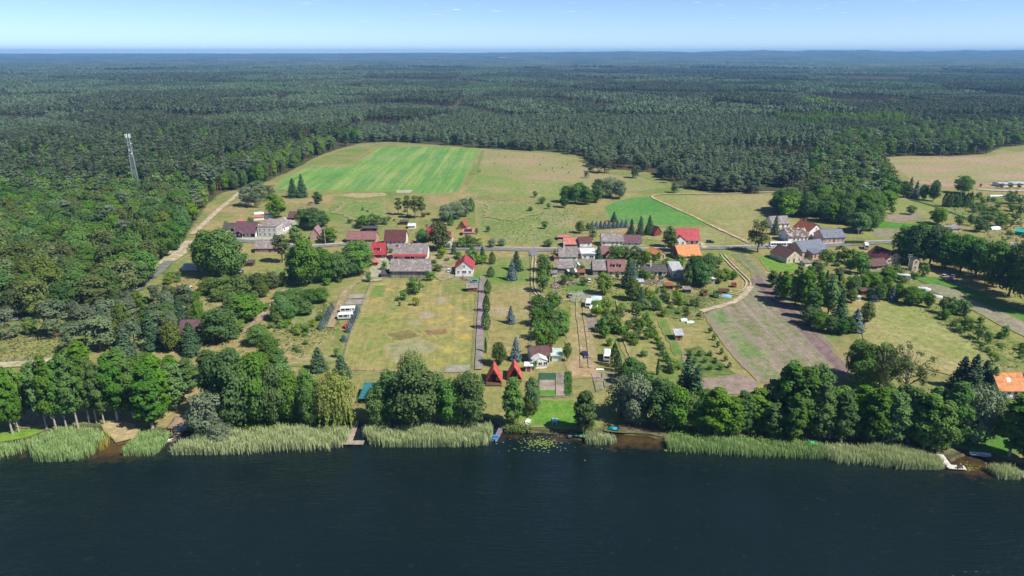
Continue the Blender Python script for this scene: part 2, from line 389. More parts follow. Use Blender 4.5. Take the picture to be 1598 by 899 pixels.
field('meadow', [(740, 312), (860, 316), (905, 330), (900, 360), (870, 384), (780, 380), (742, 362)], (.20, .225, .085), (.27, .245, .12), .05, (.16, .21, .065), .03, .52, None, .8, DRY2, inset=5)
field('meadow', [(520, 306), (600, 306), (612, 330), (600, 352), (540, 356), (500, 340)], (.18, .21, .075), (.22, .22, .085), .05, (.14, .20, .05), .03, .5, None, .8, DRY2, inset=4)
field('sand_pit', [(530, 305), (548, 301), (600, 301), (606, 305), (560, 309)], (.48, .36, .25), (.36, .22, .14), .3, None, inset=1, edge=DRY2)
field('sand_pit', [(618, 296.5), (645, 296), (641, 301), (616, 301)], (.45, .40, .33), (.36, .32, .26), .3, None, inset=1, edge=GRN)
field('crop_field', [(941, 322), (958, 314), (985, 308), (1012, 306), (1022, 310), (1060, 328), (1108, 351.5), (1060, 353), (1000, 352), (950, 346), (944, 334)],
      (.085, .205, .055), (.11, .235, .065), .03, (.16, .265, .07), .02, .58, None, .8, DRY2, inset=3)
field('meadow', [(1030, 307), (1110, 304), (1215, 303), (1230, 318), (1190, 330), (1175, 350), (1160, 372), (1108, 344)], (.25, .25, .095), (.19, .22, .07), .05, (.30, .25, .13), .03, .5, [(R(3), 9, (.30, .27, .13), .4)], .8, DRY2, inset=4)
field('meadow', [(1000, 356), (1108, 355), (1150, 378), (1092, 386), (1060, 380), (1002, 372)], (.27, .255, .11), (.20, .225, .075), .06, None, stripes=[(R(3), 6, (.31, .27, .14), .4)], edge=DRY2, inset=3)
field('stubble_field', [(1376, 250), (1480, 246), (1535, 244), (1598, 236), (1850, 234), (1850, 286), (1598, 282), (1480, 286), (1420, 280)], (.32, .26, .15), (.27, .245, .115), .03, (.34, .24, .17), .02, .54, [(R(85), 10, (.25, .25, .11), .5)], .8, DRY2, inset=5)
field('stubble_field', [(1420, 280), (1480, 286), (1598, 283), (1850, 287), (1850, 296), (1598, 293), (1500, 293), (1440, 289)], (.36, .235, .165), (.32, .24, .16), .05, None, edge=DRY2, inset=2)
field('meadow', [(1390, 306), (1440, 311), (1500, 330), (1510, 345), (1440, 340), (1372, 330)], (.25, .245, .105), (.21, .225, .08), .06, None, edge=GRN, inset=2)
field('bare_plot', [(1372, 338), (1425, 333), (1448, 342), (1400, 347)], SOIL, (.27, .22, .18), .2, None, edge=GRN, inset=1)
field('lawn', [(1366, 342), (1400, 348), (1470, 352), (1440, 357), (1360, 356)], (.075, .20, .03), (.10, .22, .04), .15, None, edge=GRN, inset=2)
field('bare_plot', [(1356, 357), (1405, 357), (1410, 372), (1368, 372)], (.28, .24, .19), SOIL, .2, None, edge=DRY2, inset=1)
# gardens running from the street to the lake
field('dry_lawn', [(578, 442), (640, 436), (744, 440), (742, 500), (738, 562), (730, 585), (640, 585), (545, 577), (534, 560)], (.285, .24, .095), (.225, .215, .075), .09, (.145, .20, .05), .035, .56,
      [(R(-4), 1.4, (.33, .285, .12), .5)], 1.4, DRY, spots=((.40, .31, .06), .13, .60), inset=1)
field('dry_patch', [(600, 520), (640, 512), (660, 524), (640, 534), (610, 532)], (.17, .13, .06), (.24, .19, .09), .3, None, edge=DRY, inset=2.5)
field('dry_patch', [(655, 515), (700, 512), (702, 522), (668, 526)], (.20, .125, .06), (.24, .18, .09), .3, None, edge=DRY, inset=2)
field('dry_patch', [(600, 538), (650, 526), (690, 540), (660, 558), (600, 560)], (.33, .28, .20), (.26, .24, .13), .25, None, edge=DRY, inset=3)
for k_, (cx_, cy_, rx_, ry_) in enumerate([(690, 470, 14, 7), (720, 500, 16, 9), (615, 480, 16, 8), (665, 492, 20, 8), (700, 545, 20, 9), (580, 540, 16, 9), (630, 560, 24, 8), (722, 560, 10, 8), (570, 510, 12, 8), (650, 505, 16, 6)]):
    ring_ = [(cx_ + rx_ * math.cos(t_ * .7) * random.uniform(.6, 1.2), cy_ + ry_ * math.sin(t_ * .7) * random.uniform(.6, 1.2)) for t_ in range(9)]
    field('dry_patch', ring_, *[((.34, .29, .20), (.28, .25, .14)), ((.42, .34, .09), (.30, .27, .09)), ((.17, .215, .065), (.24, .23, .08))][k_ % 3], .35, None, edge=(.265, .235, .095), inset=2.4, jit=1.2)
field('lawn', [(583, 446), (605, 446), (598, 464), (574, 464)], (.12, .21, .045), (.16, .22, .06), .2, None, edge=DRY2, inset=1.5)
field('lawn', [(690, 436), (740, 440), (741, 460), (690, 462)], (.15, .205, .055), DRY2, .2, None, edge=DRY2, inset=2)
field('lawn', [(766, 402), (828, 402), (828, 442), (764, 446)], (.13, .205, .05), (.17, .21, .06), .1, None, .03, .5, [(R(-2), 1.1, (.21, .23, .08), .5)], 1.2, DRY2, inset=.6)
field('dry_lawn', [(764, 444), (828, 440), (829, 500), (826, 556), (760, 560)], (.285, .235, .10), (.215, .205, .07), .1, (.33, .26, .17), .06, .56, [(R(-2), 1.1, (.25, .235, .09), .5)], 1.2, DRY2, inset=.8)
field('dry_lawn', [(890, 476), (925, 482), (935, 590), (885, 592), (880, 560)], (.33, .26, .15), (.28, .235, .10), .15, None, edge=DRY2, inset=2)
field('dry_lawn', [(965, 478), (1000, 490), (1030, 560), (1030, 580), (985, 582), (960, 520)], (.30, .25, .115), (.25, .23, .09), .12, None, edge=DRY2, inset=1.2)
field('dry_lawn', [(420, 520), (530, 515), (535, 560), (500, 575), (420, 570)], (.27, .235, .10), (.20, .21, .07), .12, (.30, .255, .15), .08, .55, None, 1.2, GRN, inset=3)
field('lawn', [(880, 440), (915, 436), (922, 452), (905, 468), (888, 462)], (.10, .19, .04), (.15, .21, .06), .2, None, edge=DRY2, inset=1)
field('lawn', [(840, 624), (895, 624), (930, 640), (935, 668), (880, 672), (800, 664), (808, 644)], (.095, .225, .028), (.13, .24, .04), .15, (.25, .235, .09), .1, .6, None, 1.4, DRY2, inset=2)
field('lawn', [(1180, 400), (1212, 398), (1250, 412), (1240, 426), (1200, 425)], (.12, .23, .03), (.15, .25, .045), .12, None, edge=DRY2, inset=2)
field('lawn', [(1310, 425), (1350, 428), (1340, 446), (1300, 444)], (.19, .24, .06), DRY2, .12, None, edge=GRN, inset=2)
field('lawn', [(1480, 660), (1570, 670), (1590, 716), (1530, 708), (1490, 700)], (.07, .18, .025), (.10, .2, .035), .15, None, edge=GRN, inset=2)
field('lawn', [(0, 690), (0, 676), (60, 668), (70, 674), (40, 684)], (.15, .26, .03), (.2, .27, .05), .2, None, edge=GRN, inset=1)
field('tilled_field', [(1093, 487), (1130, 478), (1158, 462), (1176, 444), (1172, 425), (1140, 397), (1162, 396), (1200, 432), (1240, 470), (1305, 545), (1345, 598), (1250, 600), (1185, 598), (1150, 566)],
      SOIL, (.26, .22, .165), .06, (.13, .185, .055), .022, .50, [(R(1), 2.6, (.275, .235, .185), .8), (R(1), 1.1, (.155, .15, .085), .45)], 1.4, DRY2, inset=1.2)
field('green_crop', [(1098, 490), (1128, 482), (1150, 500), (1250, 596), (1192, 597), (1156, 566)], (.105, .20, .05), (.16, .21, .075), .08, (.245, .205, .15), .03, .58, [(R(1), 2.4, (.26, .225, .155), .7)], 1.3, SOIL, inset=4, jit=1.5)
field('ploughed_strip', [(1168, 436), (1184, 428), (1252, 495), (1330, 580), (1312, 588), (1230, 500)], (.175, .135, .11), (.14, .11, .09), .1, None, stripes=[(R(1), 1.2, (.22, .175, .145), .7)], edge=SOIL, inset=1)
field('bare_plot', [(1092, 592), (1158, 584), (1186, 598), (1176, 616), (1098, 617)], (.27, .21, .175), (.22, .17, .14), .2, None, stripes=[(R(85), 2, (.31, .25, .21), .5)], edge=DRY2, inset=.6)
field('vegetable_plot', [(1066, 545), (1090, 540), (1152, 585), (1092, 592)], (.11, .16, .05), (.16, .175, .06), .2, (.07, .11, .03), .25, .52, None, 1.6, DRY2, inset=.8)
field('bare_plot', [(1054, 540), (1066, 545), (1092, 592), (1085, 596)], (.30, .25, .19), SOIL, .3, None, edge=DRY2, inset=.4)
field('lawn', [(1026, 502), (1040, 500), (1066, 552), (1054, 556)], (.115, .20, .05), (.18, .21, .07), .2, None, edge=DRY2, inset=.5)
field('weedy_yard', [(1030, 455), (1140, 462), (1150, 472), (1095, 485), (1100, 500), (1060, 498), (1020, 490)], (.18, .20, .07), (.26, .235, .11), .15, (.11, .15, .045), .1, .5, None, 1.6, DRY2, inset=2)
field('dry_lawn', [(1354, 474), (1380, 471), (1430, 474), (1500, 520), (1545, 560), (1530, 600), (1440, 575), (1345, 530)], (.30, .26, .115), (.235, .235, .085), .06, (.33, .275, .15), .04, .54, [(R(4), 1.6, (.32, .28, .14), .5)], 1.2, DRY2, inset=1.5)
field('meadow', [(1440, 480), (1480, 476), (1640, 560), (1640, 600), (1550, 590), (1545, 556)], (.215, .215, .08), (.265, .24, .10), .1, (.13, .17, .05), .1, .54, None, 1.4, GRN, inset=2)
field('ploughed_strip', [(1432, 446), (1455, 443), (1492, 452), (1512, 466), (1560, 485), (1640, 522), (1640, 548), (1560, 508), (1500, 475)], (.275, .23, .19), (.23, .19, .155), .12, None, stripes=[(R(8), 1.2, (.31, .265, .215), .6)], edge=DRY2, inset=.8)
field('lawn', [(1420, 430), (1470, 434), (1560, 470), (1640, 506), (1640, 522), (1512, 464), (1490, 450), (1440, 442)], (.075, .19, .03), (.11, .215, .04), .12, None, edge=GRN, inset=1.2)
field('beach', [(158, 664), (180, 655), (212, 664), (217, 683), (180, 693), (164, 676)], (.40, .33, .19), (.33, .26, .13), .3, None, edge=DRY2, inset=1)
field('beach', [(262, 668), (272, 650), (292, 652), (294, 668), (275, 690)], (.30, .23, .16), (.24, .18, .12), .3, None, edge=(.1, .08, .05), inset=1)
field('bare_shore', [(950, 660), (1060, 660), (1050, 684), (1010, 678), (940, 674)], (.17, .125, .085), (.11, .085, .055), .3, None, edge=(.12, .13, .05), inset=1)
field('bare_shore', [(1130, 650), (1230, 650), (1240, 684), (1140, 680)], (.26, .16, .11), (.16, .12, .08), .3, None, edge=(.12, .13, .05), inset=1)
field('parking_ground', [(10, 640), (50, 615), (110, 625), (150, 655), (60, 670), (12, 668)], (.32, .26, .17), (.24, .20, .13), .3, None, edge=DRY2, inset=1)
field('yard', [(370, 356), (408, 352), (460, 340), (464, 350), (440, 372), (410, 380), (358, 376)], (.42, .40, .38), (.34, .32, .30), .3, None, edge=DRY2, inset=1)
field('yard', [(590, 398), (612, 396), (612, 425), (592, 440), (560, 440), (575, 425)], (.34, .30, .25), (.40, .35, .29), .3, None, edge=DRY2, inset=1)
field('yard', [(672, 396), (708, 396), (712, 432), (690, 440), (672, 430)], (.33, .275, .185), (.22, .215, .09), .2, None, edge=DRY2, inset=1)
field('yard', [(862, 398), (930, 392), (950, 430), (900, 440), (866, 450)], (.26, .23, .18), (.17, .18, .08), .2, None, edge=DRY2, inset=1)
field('yard', [(888, 456), (940, 455), (940, 470), (890, 472)], (.31, .29, .26), (.25, .235, .20), .3, None, edge=DRY2, inset=.6)
# beds of the vegetable garden by the lake
def bed(px, a, b, st=None): field('vegetable_bed', px, a, b, .8, None, stripes=st, edge=None, inset=.2, jit=.08, fine=3)
bed([(841, 583), (866, 583), (866, 594), (841, 594)], (.03, .085, .055), (.045, .11, .07))
bed([(841, 594), (866, 594), (866, 610), (841, 610)], (.33, .27, .23), (.27, .22, .18))
bed([(840, 610), (866, 610), (866, 620), (839, 620)], (.08, .21, .025), (.10, .23, .03))
bed([(867, 582), (881, 582), (881, 601), (867, 601)], (.14, .16, .11), (.24, .20, .16), [(R(0), 1.0, (.30, .25, .2), .6)])
bed([(867, 601), (881, 601), (881, 619), (867, 619)], (.34, .28, .24), (.28, .23, .19))
bed([(881, 581), (892, 581), (892, 618), (881, 618)], (.05, .155, .02), (.075, .20, .03))
bed([(922, 583), (938, 583), (938, 590), (925, 591)], (.33, .27, .23), (.27, .22, .18))
bed([(925, 592), (940, 590), (942, 608), (930, 612)], (.07, .17, .035), (.24, .21, .14), [(R(10), .8, (.28, .24, .18), .8)])
bed([(938, 583), (956, 582), (962, 600), (944, 606)], (.10, .165, .05), (.24, .21, .14), [(R(10), .8, (.28, .24, .18), .8)])
bed([(697, 571), (734, 570), (734, 582), (692, 582)], (.33, .29, .26), (.28, .25, .22))
bed([(546, 461), (573, 459), (571, 466), (543, 467)], (.33, .31, .28), (.28, .26, .23))
bed([(542, 470), (570, 469), (567, 476), (538, 477)], (.30, .275, .25), (.26, .23, .2))
bed([(911, 492), (930, 494), (936, 518), (914, 518)], (.24, .205, .18), (.19, .165, .14), [(R(0), .9, (.29, .25, .22), .7)])
# roads, pavement, tracks
m_asph = groundmat('asphalt', (.17, .17, .175), (.205, .20, .20), .3, None, fine=2.5, edge=(.30, .26, .18), rough=.85)
m_pave = groundmat('concrete_paving', (.37, .335, .32), (.44, .40, .385), .5, None, fine=3, edge=(.25, .22, .12))
m_track = groundmat('sandy_track', (.47, .395, .295), (.38, .31, .22), .3, (.27, .235, .12), .3, .58, None, 2, DRY2)
m_dirt = groundmat('dirt_track', (.36, .27, .195), (.30, .225, .155), .3, (.22, .2, .085), .3, .58, None, 2, DRY2)
m_brick = groundmat('brick_paving', (.28, .235, .235), (.225, .185, .19), .8, None, fine=4)
STREET = [(-120, 515), (0, 500), (70, 493), (140, 482), (205, 455), (245, 425), (270, 402), (292, 381), (330, 374), (410, 379), (470, 386), (540, 382), (580, 386), (640, 388), (700, 388), (760, 389), (870, 391),
          (1000, 391), (1100, 388), (1200, 386.5), (1290, 384), (1345, 380.5), (1400, 379), (1500, 381), (1700, 386)]
ribbon('road', STREET, 5.4, m_asph)
ribbon('pavement', STREET[2:9], 2.2, m_track, off=3.4)
ribbon('pavement', STREET[14:], 1.7, m_pave, off=3.9, soft=.1)
ribbon('pavement', STREET[9:12], 2.4, m_pave, off=3.6, soft=.1)
# kerb stones along the village street, a real step
for w_, nm in ((2.86, 'kerb'),):
    c = smooth_path([G(a, b_) for a, b_ in STREET[14:]], 3.0); k = len(c); kb = MB(); rings = []; kz = nextz() + .12
    for i, q in enumerate(c):
        t = (c[min(i + 1, k - 1)] - c[max(i - 1, 0)]); nrm = Vector((-t.y, t.x, 0)).normalized()
        a_, b_ = q + nrm * w_, q + nrm * (w_ + .18); rings.append([(a_.x, a_.y, 0.0), (b_.x, b_.y, 0), (b_.x, b_.y, kz), (a_.x, a_.y, kz)])
    kb.loft(rings); tag(kb.build(nm, simple('kerb_concrete', (.40, .38, .36))), kind='structure')
# worn centre dashes of the street
m_paint = simple('road_paint', (.62, .62, .60), .7, .2, 3)
c = smooth_path([G(a, b_) for a, b_ in STREET[17:]], 2.0); mk = MB(); zz = nextz() + .02
for i in range(0, len(c) - 2, 4):
    t = (c[i + 1] - c[i]).normalized(); nr = Vector((-t.y, t.x, 0)) * .09
    mk.face([(q.x, q.y, zz) for q in (c[i] - nr, c[i + 1] - nr, c[i + 1] + nr, c[i] + nr)])
tag(mk.build('road_marking', m_paint), kind='structure')
ribbon('sandy_track', [(300, 366), (318, 350), (345, 325), (374, 301)], 4.4, m_track, 1.2, jit=.5)
ribbon('sandy_track', [(-80, 575), (0, 571), (60, 566), (120, 556)], 5.0, m_track, .7)
ribbon('sandy_track', [(262, 408), (280, 396), (300, 376)], 8.0, m_track, .9)
ribbon('dirt_track', [(448, 452), (432, 466), (416, 486), (395, 508), (370, 522)], 3.6, m_dirt, .6)
ribbon('dirt_track', [(592, 434), (560, 440), (540, 456), (528, 480), (515, 512)], 3.0, m_dirt, .7)
ribbon('sandy_track', [(1260, 300), (1226, 299), (1120, 303), (1060, 303), (1028, 304), (1018, 308), (1040, 319), (1080, 337), (1110, 352), (1140, 366), (1170, 380)], 2.6, m_track, .9, jit=.35)
for px_ in ([(540, 312), (600, 316), (610, 340), (560, 346), (520, 332)], [(760, 318), (820, 316), (850, 332), (800, 346), (755, 340)], [(420, 420), (480, 424), (470, 444), (420, 440)], [(440, 478), (500, 486), (480, 512), (436, 505)], [(270, 470), (330, 466), (320, 500), (262, 500)], [(1010, 455), (1060, 458), (1050, 480), (1012, 480)]):
    field('green_patch', px_, (.15, .215, .06), (.20, .23, .08), .08, None, edge=(.245, .235, .10), inset=7, jit=2)
for off in (-.9, .9):
    ribbon('wheel_track', [(1126, 396), (1140, 412), (1158, 430), (1168, 441), (1164, 452), (1150, 460), (1120, 464)], .8, m_track, .15, off=off)
    ribbon('wheel_track', [(834, 398), (832, 430), (833, 450), (842, 462), (862, 470), (892, 470)], .75, m_track, .15, off=off * .85)
    ribbon('wheel_track', [(905, 466), (906, 490), (910, 520), (913, 548), (914, 575)], 1.1, m_dirt, .3, off=off * 1.5)
ribbon('dirt_track', [(1094, 487), (1112, 482), (1150, 470), (1172, 448)], 3.2, m_track, .8)
ribbon('brick_path', [(753, 432), (751, 470), (749, 520), (747, 578)], 2.6, m_brick, .05, jit=.02)
ribbon('driveway', [(700, 377), (702, 387)], 5.0, m_pave, .1, jit=.02)
ribbon('driveway', [(832, 391), (832, 400)], 4.0, m_asph, .1, jit=.02)
ribbon('driveway', [(1100, 388), (1096, 380)], 3.0, m_track, .2)
ribbon('sandy_track', [(1525, 296), (1560, 298), (1620, 299), (1700, 301)], 6.0, m_pave, .6)
ribbon('garden_path', [(1312, 424), (1340, 430), (1350, 438)], 2.0, m_track, .4)
ribbon('garden_path', [(962, 470), (970, 520), (990, 575)], .7, m_dirt, .15)
ribbon('ditch_grass', [(1420, 312), (1450, 320), (1500, 338), (1520, 346)], 2.2, groundmat('rank_grass', (.05, .10, .02), (.075, .13, .03), .3, None, edge=GRN), .5)

# ================================================================ buildings
W_WHITE = wallmat('white_render', (.80, .79, .76)); W_GREY = wallmat('grey_render', (.50, .49, .46)); W_CREAM = wallmat('cream_render', (.62, .54, .40))
W_BRICK = wallmat('orange_brick', (.42, .19, .10)); W_PINK = wallmat('pink_brick', (.52, .34, .28)); W_YEL = wallmat('yellow_render', (.68, .50, .10))
W_BROWN = boards('brown_boards', (.13, .075, .05)); W_GB = boards('grey_boards', (.27, .255, .24), .4); W_RED = boards('red_boards', (.22, .055, .04)); W_DARK = wallmat('dark_brick', (.12, .08, .065))
R_MAR = roofmat('maroon_tiles', (.115, .035, .035)); R_PURP = roofmat('plum_sheet', (.14, .07, .085)); R_GREY = roofmat('grey_fibre_cement', (.23, .195, .185), (.34, .30, .28), .02)
R_RED = roofmat('red_sheet', (.40, .045, .055), rough=.5); R_SAL = roofmat('salmon_sheet', (.50, .185, .15), rough=.6); R_ORG = roofmat('orange_tiles', (.60, .245, .09)); R_RUST = roofmat('rust_tiles', (.29, .09, .045), (.17, .08, .05), .02)
R_BLUE = roofmat('blue_grey_slate', (.145, .165, .215), rough=.55); R_ANT = roofmat('dark_felt', (.085, .075, .075)); R_LITE = roofmat('light_grey_sheet', (.44, .45, .47), rough=.5); R_PATCH = roofmat('patched_brown_tiles', (.13, .085, .07), (.42, .38, .35), .05)
R_BRN = roofmat('brown_tiles', (.12, .06, .055)); R_WHITE = roofmat('white_sheet', (.68, .68, .67), rough=.5); R_TEAL = roofmat('teal_sheet', (.03, .17, .19), rough=.5); R_OLDP = roofmat('faded_pink_tiles', (.30, .17, .165)); R_ROSE = roofmat('dusty_rose_tiles', (.24, .115, .11))
M_FRAME = simple('white_frame', (.74, .74, .72), .5, .05); M_DFRAME = simple('brown_frame', (.12, .06, .035), .6); M_GLASS = glass_dark(); M_DOOR = simple('wooden_door', (.15, .08, .05), .6); M_CONC = simple('concrete', (.42, .40, .37)); M_CHIM = simple('chimney_brick', (.35, .17, .12), .9, .25, 4); M_CHW = simple('white_chimney', (.68, .66, .62)); M_METAL = simple('galvanised_metal', (.48, .50, .52), .4, .1, 2, .6)
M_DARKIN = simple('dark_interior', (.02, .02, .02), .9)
WC = {}; BLD = []
def win_meshes(w, h):
    if (w, h) not in WC:
        t = .10; f = MB(); f.box(-w/2, w/2, -.07, .02, 0, t).box(-w/2, w/2, -.07, .02, h - t, h).box(-w/2, -w/2 + t, -.068, .02, t, h - t).box(w/2 - t, w/2, -.068, .02, t, h - t).box(-.04, .04, -.06, .02, t, h - t)
        p = MB().box(-w/2 + t, w/2 - t, -.03, .01, t, h - t); s = MB().box(-w/2 - .08, w/2 + .08, -.17, .0, -.09, -.005)
        WC[(w, h)] = (f.mesh('frame', M_FRAME), p.mesh('pane', M_GLASS), s.mesh('sill', M_CONC))
    return WC[(w, h)]
def window(root, side, x, y, z, w=1.1, h=1.3):
    fm, pm, sm = win_meshes(w, h); rz = {'f': 0, 'r': R(90), 'l': R(-90), 'b': R(180)}[side]
    o = newobj('window', fm, root, (x, y, z), rz); newobj('pane', pm, o); newobj('sill', sm, o); return o
def door(root, side, x, y, w=1.0, h=2.05, m=None):
    rz = {'f': 0, 'r': R(90), 'l': R(-90)}[side]
    o = MB().box(-w/2, w/2, -.06, .02, .02, h).build('door', m or M_DOOR, root, (x, y, 0), rz)
    MB().box(w/2 - .18, w/2 - .08, -.13, -.06, 1.0, 1.06).build('handle', M_METAL, o); return o
def slab(mb, a, b, c, d, t=.16):
    up = (Vector(b) - Vector(a)).cross(Vector(d) - Vector(a)).normalized() * t
    if up.z < 0: up = -up
    mb.hexa([a, b, c, d], [Vector(q) + up for q in (a, b, c, d)])
def gable_roof(L, D, wh, rh, axis, ov, og=None):
    mb = MB(); og = ov * .6 if og is None else og; z0 = wh + .03
    if axis == 'x':
        sl = rh / (D / 2); e = z0 - ov * sl; hx = L / 2 + og
        slab(mb, (-hx, -D/2 - ov, e), (hx, -D/2 - ov, e), (hx, 0, z0 + rh), (-hx, 0, z0 + rh))
        slab(mb, (-hx, .0, z0 + rh), (hx, .0, z0 + rh), (hx, D/2 + ov, e), (-hx, D/2 + ov, e))
        mb.box(-hx, hx, -.14, .14, z0 + rh + .08, z0 + rh + .24)
    else:
        sl = rh / (L / 2); e = z0 - ov * sl; hy = D / 2 + og
        slab(mb, (-L/2 - ov, -hy, e), (0, -hy, z0 + rh), (0, hy, z0 + rh), (-L/2 - ov, hy, e))
        slab(mb, (0, -hy, z0 + rh), (L/2 + ov, -hy, e), (L/2 + ov, hy, e), (0, hy, z0 + rh))
        mb.box(-.14, .14, -hy, hy, z0 + rh + .08, z0 + rh + .24)
    return mb
def walls(L, D, wh, rh, axis, kind):
    mb = MB(); x, y = L / 2, D / 2; b = -.3
    if kind in ('hip', 'flat') : return mb.box(-x, x, -y, y, b, wh)
    if kind == 'gable':
        if axis == 'x': prof = [(-y, b), (y, b), (y, wh), (0, wh + rh), (-y, wh)]; return mb.hexa([(-x, s, z) for s, z in prof], [(x, s, z) for s, z in prof])
        prof = [(-x, b), (x, b), (x, wh), (0, wh + rh), (-x, wh)]; return mb.hexa([(s, -y, z) for s, z in prof], [(s, y, z) for s, z in prof])
    lo, hi = wh, wh + rh           # mono-pitch: kind 'back','left','right','front' names the high side
    z = {'back': (lo, lo, hi, hi), 'front': (hi, hi, lo, lo), 'left': (hi, lo, lo, hi), 'right': (lo, hi, hi, lo)}[kind]
    return mb.hexa([(-x, -y, b), (x, -y, b), (x, y, b), (-x, y, b)], [(-x, -y, z[0]), (x, -y, z[1]), (x, y, z[2]), (-x, y, z[3])])
def building(name, label, cat, fl, fr, depth, eave, ridge, wm, rm, axis='x', kind='gable', ov=.45, wins='', chim=(), sky=(), dorm=(), group=None, chm=None, plinth=True, doorm=None, minh=1.6, roll=None):
    a, b = G(*fl), G(*fr); L = (b - a).length; ang = math.atan2(b.y - a.y, b.x - a.x)
    fm = (a + b) / 2; inn = Vector((-math.sin(ang), math.cos(ang), 0)); c = fm + inn * (depth / 2); D = depth
    wh = max(minh, zat(fm.y, eave)); BLD.append((c.x, c.y, math.hypot(L, D) / 2))
    ry = fm.y if (axis == 'y' and kind == 'gable') else (c.y if kind in ('gable', 'hip') else (c.y + inn.y * D / 2 if kind == 'back' else c.y))
    rh = max(.25, min(7, zat(ry, ridge) - wh)) if ridge else .3
    root = empty(name, (c.x, c.y, ZL[0] * .5), ang); tag(root, label, cat, group)
    walls(L, D, wh, rh, axis, kind).build('wall', wm, root)
    if plinth: MB().box(-L/2 - .05, L/2 + .05, -D/2 - .05, D/2 + .05, -.3, .35).build('plinth', M_CONC, root)
    if kind == 'gable': rb = gable_roof(L, D, wh, rh, axis, ov)
    elif kind == 'hip':
        rb = MB(); X, Y, e = L/2 + ov, D/2 + ov, wh + .02; r = max(.3, (L - D) / 2) if L > D else .3
        q = [(-X, -Y, e), (X, -Y, e), (X, Y, e), (-X, Y, e)]; t0, t1 = (-r, 0, wh + rh), (r, 0, wh + rh)
        rb.face(list(reversed(q))); rb.face([q[0], q[1], t1, t0]); rb.face([q[1], q[2], t1]); rb.face([q[2], q[3], t0, t1]); rb.face([q[3], q[0], t0])
    elif kind == 'flat': rb = MB().box(-L/2 - ov, L/2 + ov, -D/2 - ov, D/2 + ov, wh + .01, wh + .28)
    else:
        rb = MB(); X, Y = L/2 + ov, D/2 + ov; k = {'back': (0, 0, 1, 1), 'front': (1, 1, 0, 0), 'left': (1, 0, 0, 1), 'right': (0, 1, 1, 0)}[kind]
        e = ov * rh / (D if kind in ('back', 'front') else L); zz = [wh + .03 + (rh + e if i else -e) for i in k]
        slab(rb, (-X, -Y, zz[0]), (X, -Y, zz[1]), (X, Y, zz[2]), (-X, Y, zz[3]))
    roof = rb.build('roof', rm, root)
    def roofz(u, v):                          # height of the roof surface at local u, v
        if kind == 'gable': s = (1 - abs(v) / (D / 2)) if axis == 'x' else (1 - abs(u) / (L / 2)); return wh + .2 + rh * s
        return wh + rh * .6
    for u, v, hh in chim:
        x, y = u * L / 2, v * D / 2; zb = roofz(x, y) - .6
        ch = MB().box(x - .32, x + .32, y - .32, y + .32, zb, zb + .6 + hh).box(x - .4, x + .4, y - .4, y + .4, zb + .6 + hh, zb + .75 + hh).build('chimney', chm or M_CHIM, roof)
    for u, v in sky:                           # roof windows on the front slope
        x, y = u * L / 2, -abs(v) * D / 2; sl = math.atan2(rh, D / 2); zz_ = roofz(x, y)
        o = MB().box(-.45, .45, -.6, .6, 0, .1).build('roof_window', M_FRAME, roof, (x, y, zz_)); o.rotation_euler = (sl, 0, 0)
        MB().box(-.36, .36, -.5, .5, .1, .12).build('pane', M_GLASS, o)
    for u, dw in dorm:                         # dormers on the front slope
        x = u * L / 2; y0 = -D * .36; zb = roofz(x, y0) - .15; hh = min(1.5, rh * .5); y1 = -(1 - (zb + hh - wh) / rh) * D / 2
        d = MB().box(x - dw/2, x + dw/2, y0, y1, zb - .4, zb + hh).build('dormer', W_WHITE, roof)
        rr = MB(); slab(rr, (x - dw/2 - .2, y0 - .3, zb + hh - .05), (x + dw/2 + .2, y0 - .3, zb + hh - .05), (x + dw/2 + .2, y1 + .5, zb + hh + .35), (x - dw/2 - .2, y1 + .5, zb + hh + .35), .12); rr.build('dormer_roof', rm, d)
        MB().box(x - dw*.36, x + dw*.36, y0 - .05, y0 + .02, zb + .2, zb + hh - .15).build('window', M_GLASS, d)
    # openings: letters per bay. w window, d door, g garage opening, - blank; 'f:..;r:..;a' (a = window in the gable)
    for part in wins.split(';'):
        if not part: continue
        if part == 'a':
            window(root, 'f', 0, -D/2, wh + rh * .15, 1.0, 1.1) if axis == 'y' else window(root, 'r', L/2, 0, wh + rh * .15, 1.0, 1.1); continue
        side, bays = part.split(':'); run = L if side in 'f' else D
        for i, ch in enumerate(bays):
            u = ((i + .5) / len(bays) - .5) * run
            x, y = {'f': (u, -D/2), 'r': (L/2, u), 'l': (-L/2, -u)}[side]
            hz = min(1.25, max(.8, wh - 1.25)); wz = max(.45, min(.95, wh - hz - .25))
            if ch == 'w': window(root, side, x, y, wz, 1.15, round(hz, 1))
            elif ch == 'W': window(root, side, x, y, wz, 1.15, 1.3); window(root, side, x, y, wz + 2.7, 1.15, 1.3)
            elif ch == 'b': window(root, side, x, y, wz, 2.2, round(hz, 1))
            elif ch == 'd': door(root, side, x, y, 1.0, min(2.05, wh - .1), doorm)
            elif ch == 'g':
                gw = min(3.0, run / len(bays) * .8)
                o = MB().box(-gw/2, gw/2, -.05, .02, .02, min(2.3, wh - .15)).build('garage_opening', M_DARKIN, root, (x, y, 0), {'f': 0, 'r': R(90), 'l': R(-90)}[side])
    return root, L, D, wh, rh, roof

B = building
